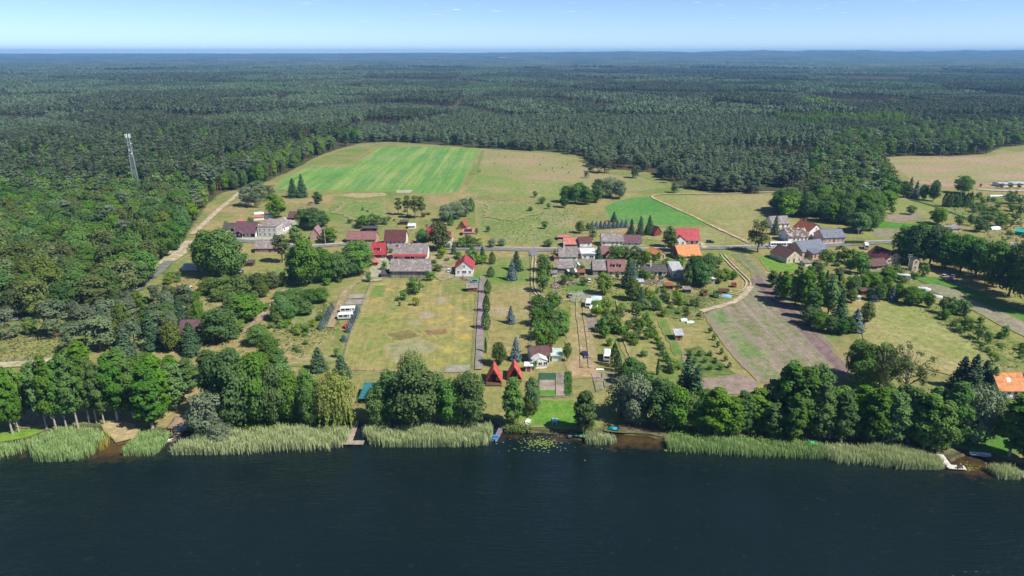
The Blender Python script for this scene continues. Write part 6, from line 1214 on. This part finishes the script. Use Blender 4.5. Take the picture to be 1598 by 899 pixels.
def lily(px, py, rx, ry, n, label, seed, mat):
    rg = np.random.default_rng(seed); q = G(px, py); mb = MB()
    for i in range(n):
        a = rg.normal() * rx * .5; b = rg.normal() * ry * .5; r = rg.uniform(.09, .24); k = 7
        mb.face([(q.x + a + r * math.cos(6.283 * j / k + i), q.y + b + r * math.sin(6.283 * j / k + i), WZ + .02 + .0006 * (i % 37)) for j in range(k)])
    return tag(mb.build('lily_pads', mat), label, 'lily pads', None, 'stuff')
M_LILY = simple('lily_leaf', (.19, .25, .055), .5, .25, 1.2)
lily(848, 690, 5.5, 3.2, 220, 'yellow green lily pads floating off the bright lawn', 1, M_LILY); lily(822, 690, 9, 5, 24, 'scattered lily pads near the blue pedal boat', 2, M_LILY); lily(862, 700, 8, 4, 14, 'sparse lily pads drifting on open water', 3, M_LILY)
lily(1042, 701, 2, .8, 18, 'little raft of lily pads off the muddy shore', 4, M_LILY); lily(1515, 728, 3, 2.2, 40, 'lily pads around the eastern jetty', 5, M_LILY)
# rough herbs and tall grass on the open land
def tufts(name, px, n, label, seed, a, b, sz=(.15, .42)):
    rg = np.random.default_rng(seed); poly = wpoly(px); xs, ys = [q[0] for q in poly], [q[1] for q in poly]; X = rg.uniform(min(xs), max(xs), n * 3); Y = rg.uniform(min(ys), max(ys), n * 3); k = inpoly(X, Y, poly); X, Y = X[k][:n], Y[k][:n]; n = len(X)
    s = rg.uniform(*sz, n); m = 7; c = np.repeat(np.stack([X, Y, s * .3], 1), m, 0); ss = np.repeat(s, m); pos = c + rg.normal(size=(n * m, 3)) * (ss * .45)[:, None]; pos[:, 2] = np.abs(pos[:, 2]) + .1
    V, Fq = quads(pos, unit(rg.normal(size=(n * m, 3)) * .6 + np.array([0, 0, .9])), .42, rg); mt = leafmat(name + '_leaf_%d' % seed, a, b, .2)
    return tag(newobj(name, np_mesh(name, V, Fq, mt)), label, 'herbs', None, 'stuff')
GG = ((.17, .22, .07), (.25, .26, .11))
tufts('rough_grass', [(745, 310), (900, 318), (905, 350), (880, 384), (760, 380)], 700, 'rough grass tufts on the meadow north of the street', 1, *GG)
tufts('rough_grass', [(420, 480), (530, 470), (530, 515), (470, 560), (420, 540)], 900, 'rough herbs in the western garden plot', 2, *GG)
tufts('rough_grass', [(1030, 452), (1140, 460), (1095, 500), (1060, 500), (1020, 490)], 800, 'weeds in the cluttered yard by the field', 3, *GG)
tufts('rough_grass', [(1430, 484), (1480, 476), (1620, 556), (1560, 590), (1545, 560)], 900, 'rough herbs beside the ploughed strip', 4, *GG)
tufts('rough_grass', [(0, 505), (80, 500), (110, 540), (60, 562), (0, 566)], 500, 'rough grass in the western clearing', 5, *GG)
tufts('rough_grass', [(1500, 305), (1600, 305), (1600, 380), (1520, 360), (1480, 335)], 1200, 'weeds among the far allotments', 6, *GG)
tufts('rough_grass', [(260, 430), (330, 440), (420, 420), (380, 560), (300, 560)], 700, 'rough herbs around the plum roofed cabin', 7, *GG)
tufts('rough_grass', [(870, 396), (1030, 400), (1040, 480), (870, 470)], 900, 'garden herbs between the village yards', 8, (.10, .17, .04), (.17, .22, .07))
tufts('crop_rows', [(881.5, 582), (891.5, 582), (891.5, 617), (881.5, 617)], 500, 'dense leafy vegetable row in the lake garden', 9, (.07, .19, .03), (.10, .24, .04), (.3, .5))
tufts('bank_plants', [(780, 664), (800, 660), (830, 668), (826, 676), (790, 674)], 250, 'lush plants at the water by the blue pedal boat', 10, (.14, .24, .04), (.22, .30, .06), (.5, 1.1))
tufts('bank_plants', [(1046, 676), (1130, 684), (1250, 688), (1250, 694), (1130, 692), (1044, 690)], 500, 'lush bank plants behind the eastern reeds', 11, (.14, .24, .04), (.22, .30, .06), (.6, 1.3))
tufts('bank_plants', [(290, 664), (430, 658), (548, 652), (548, 662), (430, 668), (300, 676)], 600, 'lush bank plants behind the pale reeds', 12, (.10, .19, .03), (.16, .25, .05), (.6, 1.2))

# ================================================================ jetties and boats
M_PLANK = simple('weathered_plank', (.33, .275, .21), .9, .3, 1.2); M_PLW = simple('bleached_plank', (.60, .58, .54), .9, .2, 1.2)
def jetty(label, runs, mat):
    """runs: list of (pixel from, pixel to, width m); real planks across on posts"""
    q0 = G(*runs[0][0], WZ); root = empty('jetty', q0); tag(root, label, 'jetty'); pl = {}
    for a, b, w in runs:
        A, Bb = G(*a, WZ) - q0, G(*b, WZ) - q0; d = Bb - A; L = d.length; ang = math.atan2(d.y, d.x); n = max(2, int(L / .42)); u = d.normalized(); v = Vector((-u.y, u.x, 0))
        if w not in pl: pl[w] = MB().box(-.19, .19, -w / 2, w / 2, .55, .61).mesh('plank', mat)
        for i in range(n):
            c = A + u * ((i + .5) * L / n); o = newobj('plank', pl[w], root, c + Vector((0, 0, random.uniform(-.015, .015))), ang + random.uniform(-.02, .02))
        for s in (-.4, .4): MB().tube(A + v * s * w + Vector((0, 0, .47)), Bb + v * s * w + Vector((0, 0, .47)), .075, None, 5).build('beam', mat, root)
        for i in range(int(L / 2.2) + 1):
            for s in (-.46, .46): c = A + u * min(L, i * 2.2) + v * (s * w); MB().tube(c + Vector((0, 0, -1.2)), c + Vector((0, 0, .75)), .08, None, 6).build('post', M_BARK, root)
    return root
jetty('long wooden jetty with a wide cross platform at its end', [((557, 660), (546, 692), 1.5), ((528, 693.5), (568, 693.5), 2.0)], M_PLANK)
j_ = jetty('low grey jetty leading to the blue pedal boat', [((786, 662), (775, 686), 1.5), ((773, 690), (776, 690), 1.4)], simple('dark_plank', (.17, .16, .20), .9, .25, 1.5))
jetty('bleached white jetty with a bench at the little bay', [((1466, 712), (1478, 728), 1.7), ((1477, 731), (1506, 733), 1.9)], M_PLW)
jetty('short brown jetty cut by the last reeds', [((1592, 738), (1604, 752), 1.5)], M_PLANK)
def hull(mb, L, W, h, m=0, inner=.12):
    k = 9; rings = []
    for i in range(k):
        t = i / (k - 1); w = W / 2 * (math.sin(math.pi * min(1, .18 + .82 * (1 - t) * 1.15)) ** .7 if t > .25 else .82 + .5 * t); z = h * (1 + .25 * t * t); x = (t - .5) * L; kz = .0 + .25 * t ** 4
        rings.append([(x, -w, z), (x, -w * .7, kz + .06), (x, 0, kz), (x, w * .7, kz + .06), (x, w, z), (x, w - inner * .6, z), (x, (w - inner) * .72, kz + .14), (x, -(w - inner) * .72, kz + .14), (x, -(w - inner * .6), z)])
    mb.loft(rings, m); return mb
def boat(label, px, py, ang, L, W, col, incol=None, z=None, flip=False, name='rowing_boat'):
    z = z if z is not None else 0.05; q = G(px, py, z); root = empty(name, q, R(ang)); tag(root, label, 'boat')
    hb = hull(MB(), L, W, .5).build('hull', simple('boat_%s' % '_'.join('%02d' % int(c * 99) for c in col), col, .35, .08), root)
    for t in (-.28, .05): MB().box(t * L - .14, t * L + .14, -W * .41, W * .41, .34, .39).build('thwart', simple('boat_seat', (.40, .30, .18), .7), root)
    MB().tube((-.3, -W * .3, .42), (1.3, -W * .18, .44), .03).build('oar', M_PLANK, root)
    if flip: root.rotation_euler = (math.pi, 0, R(ang)); root.location.z += .55
    return root
boat('white rowing boat pulled up beside the lush bank', 823, 662, 70, 4.2, 1.6, (.75, .75, .73))
boat('small white rowing boat floating between the reed beds', 271, 688, 25, 3.4, 1.3, (.72, .72, .70), z=WZ - .1)
boat('light blue dinghy lying on the shady beach', 285, 671, 30, 3.0, 1.4, (.10, .42, .62))
boat('green rowing boat under the lawn tree', 905, 682, -20, 3.8, 1.5, (.04, .20, .10))
boat('dark boat moored beside the green one', 892, 680, 60, 3.0, 1.2, (.07, .08, .09))
boat('pale blue grey boat drawn up on the little bay', 1530, 711, -12, 5.0, 1.6, (.55, .62, .75))
def pedalo(label, px, py, ang, col, col2, z=0.05):
    q = G(px, py, z); root = empty('pedal_boat', q, R(ang)); tag(root, label, 'boat'); m1 = simple('pedal_%s' % '_'.join('%02d' % int(c * 99) for c in col), col, .4, .08); m2 = simple('pedal_deck_%02d' % int(col2[0] * 99), col2, .5, .08)
    for s in (-.55, .55):
        o = hull(MB(), 3.2, .55, .5, inner=.02).build('float', m1, root, (0, s, 0))
    MB().box(-1.2, 1.0, -.72, .72, .48, .62).build('deck', m2, root)
    for s in (-.38, .38): st = MB().box(-.5, 0, s - .28, s + .28, .62, .85).box(-.62, -.5, s - .28, s + .28, .62, 1.3).build('seat', m1, root)
    MB().tube((.4, 0, .6), (.55, 0, 1.1), .04).build('steering_lever', M_METAL, root); return root
pedalo('bright blue pedal boat with white floats on the lawn', 866, 659, 80, (.70, .72, .74), (.04, .36, .62)); pedalo('blue pedal boat tied to the grey jetty', 774, 685, 85, (.05, .25, .62), (.06, .28, .60), WZ - .1)
pedalo('green pedal boat on the muddy shore', 957, 671, -20, (.03, .26, .12), (.04, .33, .17)); pedalo('light green pedal boat behind the eastern reeds', 1265, 694, 10, (.08, .45, .18), (.10, .5, .2), .9)

# ================================================================ vehicles
M_TYRE = simple('tyre_rubber', (.02, .02, .02), .9); M_RIM = simple('wheel_rim', (.45, .45, .46), .35, .1, 2, .7); M_LAMP = simple('lamp_glass', (.75, .72, .65), .2); M_TAIL = simple('tail_lamp', (.35, .02, .02), .3)
def paint(nm, c): return simple('paint_' + nm, c, .3, .04, 1, .0, .5)
def wheel(root, x, y, r=.33, w=.22):
    t = MB().tube((x, y - w / 2, r), (x, y + w / 2, r), r, None, 14).build('tyre', M_TYRE, None); t.name = 'wheel'; t.parent = root
    MB().tube((x, y - w / 2 - .01, r), (x, y + w / 2 + .01, r), r * .6, None, 10).build('rim', M_RIM, t)
def car(name, label, px, py, ang, col, cnm, L=4.3, W=1.78, H=1.48, suv=False, group=None):
    q = G(px, py, .0); root = empty(name, (q.x, q.y, .12), R(ang)); tag(root, label, 'car', group); pm = paint(cnm, col); h1 = .92 if suv else .82
    prof = [(-L/2, .45), (-L/2 + .05, h1 - .02), (-L/2 + .9, h1 + .03), (L/2 - 1.0, h1), (L/2 - .1, h1 - .2), (L/2, .5), (L/2 - .05, .28), (-L/2 + .05, .28)]
    mb = MB(); mb.hexa([(x, -W/2, z) for x, z in prof], [(x, W/2, z) for x, z in prof]); mb.build('body', pm, root)
    c0, c1, t0, t1 = -L/2 + (.12 if suv else .35), L/2 - 1.25, -L/2 + (.35 if suv else .95), L/2 - 1.95
    ring = lambda a, b, w, z: [(a, -w, z), (b, -w, z), (b, w, z), (a, w, z)]
    MB().loft([ring(c0, c1, W/2 - .04, h1 - .05), ring(t0, t1, W/2 - .22, H - .06)]).build('window_band', M_GLASS, root)
    MB().loft([ring(t0 - .02, t1 + .02, W/2 - .2, H - .07), ring(t0 + .1, t1 - .1, W/2 - .26, H)]).build('roof', pm, root)
    for x in (-L/2 + .8, L/2 - .85):
        for s in (-1, 1): wheel(root, x, s * (W/2 - .1))
    for s in (-1, 1):
        MB().box(L/2 - .12, L/2 - .01, s * W * .36 - .18, s * W * .36 + .18, .55, .7).build('headlight', M_LAMP, root); MB().box(-L/2 - .02, -L/2 + .06, s * W * .38 - .14, s * W * .38 + .14, .6, .78).build('tail_light', M_TAIL, root)
        MB().box(L/2 - 1.6, L/2 - 1.45, s * (W/2 + .02) - .1, s * (W/2 + .02) + .1, h1, h1 + .14).build('wing_mirror', pm, root)
    return root
car('parked_car', 'navy blue car parked on the dry drive beside the caravan awning', 913, 556, -80, (.02, .03, .09), 'navy'); car('parked_car', 'dark estate car parked beside the big red roof', 1108, 379, -8, (.02, .025, .04), 'black', 4.6, suv=True)
car('moving_car', 'white car driving beside the bus', 1205, 388, 5, (.75, .75, .75), 'white'); car('parked_car', 'white car parked beside the red gable cottage', 701, 424, 85, (.72, .72, .72), 'white')
car('parked_car', 'silver car parked under the tall dark row', 1474, 433, 20, (.48, .49, .5), 'silver'); car('parked_car', 'blue grey car parked next to the silver one', 1487, 433, 40, (.16, .2, .27), 'bluegrey')
car('parked_car', 'white car parked on the grass by the paved yard', 919, 440, 85, (.72, .72, .72), 'white'); car('parked_car', 'grey car at the gate of the paved yard', 890, 463, 88, (.3, .31, .33), 'grey'); car('parked_car', 'black car beside the maroon roofed house', 647, 380, 40, (.015, .015, .018), 'jet')
car('parked_jeep', 'dark jeep parked under the shore alders', 46, 637, 20, (.03, .035, .035), 'jet', 4.2, 1.8, 1.75, True)
def wheelbox(name, label, cat, px, py, ang, L, W, H, body, stripe, nwin, wheels, roofm, hitch=False, slope=.15):
    q = G(px, py); root = empty(name, (q.x, q.y, .12), R(ang)); tag(root, label, cat); z0 = .45
    ring = lambda dl, w, z: [(-L/2 + dl, -w, z), (L/2 - dl, -w, z), (L/2 - dl, w, z), (-L/2 + dl, w, z)]
    MB().loft([ring(.12, W/2 - .06, z0), ring(0, W/2, z0 + .3), ring(0, W/2, H - .4), ring(slope, W/2 - .08, H - .1), ring(slope + .15, W/2 - .3, H)]).build('body', body, root)
    MB().box(-L/2 + slope + .3, L/2 - slope - .3, -W/2 + .35, W/2 - .35, H, H + .05).build('roof', roofm, root)
    if stripe is not None: MB().box(-L/2 - .012, L/2 + .012, -W/2 - .012, W/2 + .012, z0 + .45, z0 + .62).build('stripe', stripe, root)
    for i in range(nwin):
        x = ((i + .5) / nwin - .5) * (L - .7); w = (L - .7) / nwin * .86
        for s in (-1, 1): MB().box(x - w/2, x + w/2, s * W/2 - .02, s * W/2 + .02, H * .5, H - .5).build('window', M_GLASS, root)
    for s in (-1, 1): MB().box(s * L/2 - .02, s * L/2 + .02, -W * .38, W * .38, H * .5, H - .55).build('windscreen' if s > 0 else 'rear_window', M_GLASS, root)
    MB().box(L * .22, L * .22 + .7, -W/2 - .03, -W/2, z0 + .05, H - .55).build('door', body, root)
    for x in wheels:
        for s in (-1, 1): wheel(root, x * L, s * (W/2 - .16), .42 if L > 8 else .32, .26)
    if hitch: MB().tube((L/2, -.4, z0), (L/2 + 1.0, 0, z0), .05).tube((L/2, .4, z0), (L/2 + 1.0, 0, z0), .05).build('drawbar', M_METAL, root)
    return root
PW = paint('white', (.75, .75, .75)); PG = paint('silver', (.5, .5, .5)); PB = paint('grey', (.3, .3, .3))
wheelbox('bus', 'long white bus standing on the street by the lime tree', 'bus', 1217, 386, 1, 11.8, 2.5, 3.0, PW, PB, 8, (-.28, .33), PW)
wheelbox('camper_van', 'white camper van parked at the street by the maroon roofed house', 'camper', 1351, 388, 70, 6.2, 2.2, 2.8, PW, PG, 3, (-.3, .32), PW)
wheelbox('caravan', 'white caravan standing alone on the grass near the transformer tower', 'caravan', 1409, 436, -25, 5.6, 2.2, 2.5, PW, PG, 3, (0,), PW, True)
wheelbox('caravan', 'upper white caravan between the blue spruce rows', 'caravan', 543, 488, 8, 6.0, 2.3, 2.6, PW, PG, 3, (0,), PW, True); wheelbox('caravan', 'lower white caravan between the blue spruce rows', 'caravan', 540, 498, 8, 6.2, 2.3, 2.6, PW, PB, 3, (0,), PW, True)
wheelbox('caravan', 'white caravan beside the white tarpaulin below the paved yard', 'caravan', 918, 478, 80, 5.4, 2.3, 2.6, PW, PG, 3, (0,), PW, True); wheelbox('caravan', 'rounded white caravan with awning near the navy car', 'caravan', 947, 560, 82, 6.0, 2.4, 2.7, PW, PG, 3, (0,), roofmat('pale_green_roof', (.55, .68, .6)), True, .5)
wheelbox('camper_van', 'cream camper parked under the shore alders beside the jeep', 'camper', 39, 630, 25, 5.2, 2.1, 2.7, paint('cream', (.62, .56, .45)), PB, 3, (-.3, .3), W_RED)
wheelbox('caravan', 'white caravan with brown awning in the clearing beside the lane', 'caravan', 290, 455, 5, 5.2, 2.2, 2.4, PW, PB, 3, (0,), W_BROWN, True)
for i, (x, y, lb) in enumerate([(1510, 588, 'white caravan half hidden by spruces at the lake house'), (1526, 594, 'second white caravan beside the half hidden one'), (175, 612, 'white caravan glimpsed through the shore alders')]): wheelbox('caravan', lb, 'caravan', x, y, 20, 5.4, 2.2, 2.5, PW, PG, 3, (0,), PW, True)
car('parked_car', 'dark blue van parked behind the orange roofed lake house', 1594, 592, 10, (.02, .035, .09), 'navy', 4.8, 1.9, 1.9, True); car('parked_car', 'white car beside the white caravans at the lake house', 1541, 582, 30, (.72, .72, .72), 'white')

# ================================================================ yard things
def tarp(label, px, py, ang, L, W, h, col, nm):
    rg = np.random.default_rng(int(px)); q = G(px, py); root_rings = []; k = 7
    for j in range(6):
        x = (j / 5 - .5) * L; root_rings.append([(x + rg.normal() * .08, (i / (k - 1) - .5) * W * (1 - .1 * abs(j - 2.5) / 2.5), max(.02, h * math.sin(math.pi * i / (k - 1)) ** .6 * (1 - .25 * abs(j - 2.5) / 2.5) + rg.normal() * .06)) for i in range(k)])
    o = MB().loft(root_rings).build('tarpaulin', simple(nm, col, .6, .1), None, (q.x, q.y, .1), R(ang)); return tag(o, label, 'tarpaulin')
tarp('white tarpaulin over goods beside the caravan below the yard', 927, 480, 20, 5, 3, 1.3, (.75, .76, .77), 'white_tarp'); tarp('light blue tarpaulin on a heap in the weedy yard', 1134, 464, -15, 4, 2.2, 1.2, (.22, .48, .68), 'blue_tarp')
tarp('pale tarpaulin on a heap beside the ploughed strip', 1442, 452, -40, 5, 2.6, 1.1, (.66, .68, .70), 'pale_tarp'); tarp('smaller pale tarpaulin near the ploughed strip corner', 1462, 464, -40, 4, 2.4, 1.0, (.66, .68, .70), 'pale_tarp'); tarp('red tent behind the caravans', 542, 511, 60, 3.4, 2.8, 1.6, (.50, .03, .05), 'red_tent')
tarp('white plastic tunnel on the weedy plot', 1067, 501, 5, 2.6, 1.6, 1.1, (.62, .72, .78), 'plastic'); tarp('greenish plastic tunnel on the weedy plot', 1077, 504, 5, 2.8, 1.6, .9, (.5, .62, .5), 'green_plastic'); tarp('long white sheet on the drive below the caravan awning', 936, 577, 2, 2.6, .9, .3, (.72, .73, .74), 'white_tarp'); tarp('pale blue canopy of the trailer in the paved yard', 930, 468, 10, 4.6, 3.0, 1.9, (.45, .55, .66), 'canopy_blue')
tarp('white frost sheet on a bed among the far allotments', 1556, 306, 5, 12, 3, .6, (.72, .74, .76), 'white_tarp'); tarp('pale sheeting beside the far allotment path', 1588, 308, 5, 12, 3, .6, (.66, .70, .74), 'pale_tarp'); tarp('pale tunnel roof beyond the dark row', 1552, 358, 10, 6, 3, 2, (.62, .68, .70), 'plastic'); tarp('white sheet over goods near the grey building yard', 404, 334, 20, 6, 3, 1.4, (.72, .72, .70), 'white_tarp')
def trailer(label, px, py, ang, col, nm, h=1.1, L=3.6):
    q = G(px, py); root = empty('farm_trailer', (q.x, q.y, .1), R(ang)); tag(root, label, 'trailer'); m = simple(nm, col, .7, .25, 2)
    MB().box(-L/2, L/2, -1, 1, .7, .82).build('bed', m, root)
    for y in (-1, .94): MB().box(-L/2, L/2, y, y + .06, .825, .825 + h).build('side_board', m, root)
    for x in (-L/2, L/2 - .06): MB().box(x, x + .06, -.935, .935, .825, .825 + h).build('end_board', m, root)
    for x in (-L * .3, L * .3):
        for s in (-1, 1): wheel(root, x, s * .85, .38)
    MB().tube((L/2, 0, .7), (L/2 + 1.4, 0, .55), .06).build('drawbar', M_METAL, root)
trailer('green farm trailer in the weedy yard', 1117, 464, 80, (.10, .22, .09), 'green_trailer', 1.6); trailer('rusty farm trailer behind the blue tarpaulin', 1129, 457, -8, (.25, .13, .09), 'rusty_trailer', .8, 4.5); trailer('faded red wagon by the wheel track', 1145, 448, 80, (.36, .10, .07), 'red_wagon', .9, 2.4); trailer('brown wagon in the weedy yard beside the green trailer', 1098, 462, 30, (.16, .08, .06), 'brown_wagon', .8, 2.6)
def logpile(label, px, py, ang, L, n, seed, col=(.30, .225, .20)):
    rg = random.Random(seed); q = G(px, py); root = empty('wood_pile', (q.x, q.y, .1), R(ang)); tag(root, label, 'wood pile'); m = simple('cut_wood', col, .9, .35, 3); mb = [MB().tube((-.5, 0, 0), (.5, 0, 0), .13 + .02 * i, None, 6).mesh('log', m) for i in range(3)]
    for i in range(n):
        t = rg.random(); y = rg.uniform(-1, 1); z = (1 - abs(y)) * rg.uniform(.1, 1.3) + .12; o = newobj('log', mb[i % 3], root, ((t - .5) * L, y * 1.6, z), rg.uniform(-1.2, 1.2)); o.rotation_euler.y = rg.uniform(-.3, .3); o.scale = (rg.uniform(.8, 1.5),) * 3
for i, (x, y, a, lb) in enumerate([(866, 447, 80, 'large heap of cut wood beside the wheel track'), (864, 458, 85, 'second heap of cut wood beside the wheel track'), (880, 442, 10, 'heap of cut wood below the corrugated shed'), (892, 444, 30, 'small wood heap beside the white sheet'), (903, 405, 10, 'heap of rubble beside the white house'), (1010, 442, 5, 'heap of reddish boards behind the white chimney house'), (1028, 441, 5, 'pile of red bricks on the terrace of the low white house')]):
    logpile(lb, x, y, a, 5, 60, i, (.30, .225, .20) if i < 4 else ((.36, .32, .28) if i == 4 else (.38, .14, .10)))
for i, (x, y, lb) in enumerate([(690, 418, 'pile of pale rubble by the red gable cottage'), (672, 352, 'white heap behind the maroon roofed house'), (485, 320, 'scrap heap beside the small dark tree'), (470, 326, 'scrap heap below the conifers'), (1500, 442, 'scrap heap under the tall dark row'), (1480, 437, 'rusty scrap beside the parked cars'), (725, 436, 'rubble beside the terrace of the red gable cottage')]):
    logpile(lb, x, y, 20 * i, 5, 40, 20 + i, (.45, .42, .38) if i in (0, 1, 6) else (.30, .20, .16))
# trampoline with blue pad
q = G(741, 441); tr_ = empty('trampoline', q); tag(tr_, 'trampoline with bright blue pad by the garden fence', 'trampoline'); MB().tube((0, 0, .85), (0, 0, .9), 1.5, None, 20).build('mat', M_DARKIN, tr_); pd_ = MB(); rr_ = [[((1.45 + dr) * math.cos(6.283 * i / 20), (1.45 + dr) * math.sin(6.283 * i / 20), z) for i in range(20)] for dr, z in ((0, .93), (.35, .93), (.35, .83))]; pd_.loft(rr_, 0, False).build('pad', simple('blue_pad', (.05, .42, .70), .5), tr_)
for i in range(6): a = 6.283 * i / 6; MB().tube((1.5 * math.cos(a), 1.5 * math.sin(a), -.2), (1.5 * math.cos(a), 1.5 * math.sin(a), .85), .04).build('leg', M_METAL, tr_)
# bench on the bleached jetty
q = G(1498, 731, WZ + .6); bn = empty('bench', q); tag(bn, 'small brown bench on the bleached jetty', 'bench'); MB().box(-.7, .7, -.2, .2, .4, .46).build('seat', W_BROWN, bn); MB().box(-.7, .7, .2, .25, .46, .9).build('backrest', W_BROWN, bn)
for s in (-.6, .6): MB().box(s - .04, s + .04, -.18, .2, .02, .4).build('leg', W_BROWN, bn)
# fences: posts one by one, two wires
M_POST = simple('fence_post', (.30, .29, .27), .9)
def fence(label, pxs, step=2.6, h=1.4, board=False):
    pts = smooth_path([G(*p) for p in pxs], step); root = empty('fence', pts[0]); tag(root, label, 'fence'); pm = MB().box(-.06, .06, -.06, .06, -.2, h).mesh('post', M_POST); o0 = pts[0]
    for p in pts: newobj('post', pm, root, p - o0)
    for z in ((.45, .8, 1.15, h - .08)):
        mb = MB()
        for a, b in zip(pts, pts[1:]): mb.tube(a - o0 + Vector((0, 0, z)), b - o0 + Vector((0, 0, z)), .022, None, 4)
        mb.build('wire', M_METAL, root)
fence('wire fence between the dry lawn and the brick path', [(744, 440), (743, 480), (741, 530), (738, 575)]); fence('wire fence on the east side of the mown strip lawn', [(829, 397), (829, 440), (829, 500), (827, 550)]); fence('wire fence across the lower end of the dry lawn', [(540, 578), (600, 580), (690, 583), (738, 584)]); fence('wire fence on the west side of the dry lawn', [(580, 441), (560, 490), (545, 530), (534, 575)])
fence('wire fence of the vegetable garden at the bright lawn', [(838, 622), (866, 622), (894, 621)]); fence('roadside fence in the western clearing', [(0, 567), (30, 565), (60, 562)]); fence('pasture fence along the ditch', [(1420, 310), (1450, 318), (1500, 336), (1520, 344)], 4)
# poles
def pole(label, px, py, top, arm=True, concrete=True):
    q = G(px, py); H = min(11, zat(q.y, top)); root = empty('power_pole', q); tag(root, label, 'pole'); m = M_CONC if concrete else M_BARK; MB().tube((0, 0, -.3), (0, 0, H), .16, .11, 8).build('post', m, root)
    if arm:
        for z in (H - .3, H - 1.1): MB().box(-1.1, 1.1, -.06, .06, z, z + .12).build('crossarm', m, root)
        for x in (-.95, -.4, .4, .95): MB().tube((x, 0, H - .18), (x, 0, H + .05), .06).build('insulator', M_FRAME, root)
for a in [('double pole with crossarms in the western clearing', 119, 538, 507), ('pole beside the transformer tower', 1414, 432, 394), ('pole at the street behind the hedge', 1337, 378, 356), ('pole near the red and grey roofed cottage', 508, 382, 354), ('pole in the weedy yard behind the low white house', 1027, 468, 442), ('pole beside the broad blue grey roof', 1132, 385, 366), ('pole on the green crop edge', 566, 240, 227), ('pole by the street near the mown lawn', 838, 388, 366), ('pole at the junction of street and sandy track', 327, 372, 346)]: pole(*a)
# clipped hedge by the street in the east
q = G(1333, 380.5); hd_ = empty('clipped_hedge', q); tag(hd_, 'clipped green hedge along the street by the roof window house', 'hedge'); rg_ = np.random.default_rng(4); nn = 1200; pos = np.stack([rg_.uniform(-5.5, 5.5, nn), rg_.uniform(-.6, .6, nn), rg_.uniform(.1, 1.7, nn)], 1); k_ = rg_.integers(0, 3, nn); pos[k_ == 0, 2] = 1.7; pos[k_ == 1, 1] = -.6; nr_ = np.where((k_ == 0)[:, None], [0, 0, 1.0], np.where((k_ == 1)[:, None], [0, -1.0, 0], [0, 1.0, .3]))
V_, F_ = quads(pos, unit(nr_ + rg_.normal(size=(nn, 3)) * .35), .3, rg_); newobj('foliage', np_mesh('foliage', V_, F_, L_BRT), hd_); MB().box(-5.3, 5.3, -.4, .4, 0, 1.5).build('branch_core', M_BARK, hd_)

# ================================================================ air
mh, n, l, out = nodes('haze_air'); pv = n.new('ShaderNodeVolumePrincipled')
pv.inputs['Color'].default_value = (.24, .52, 1.0, 1); pv.inputs['Density'].default_value = 0.000085; pv.inputs['Anisotropy'].default_value = 0.0
l.new(pv.outputs[0], out.inputs['Volume'])
hz = MB().box(-FAR - 300, FAR + 300, -6200, FAR + 300, -3.5, 170).build('haze', mh); tag(hz, kind='stuff')
tag(hz, 'thin blue summer haze', 'haze')
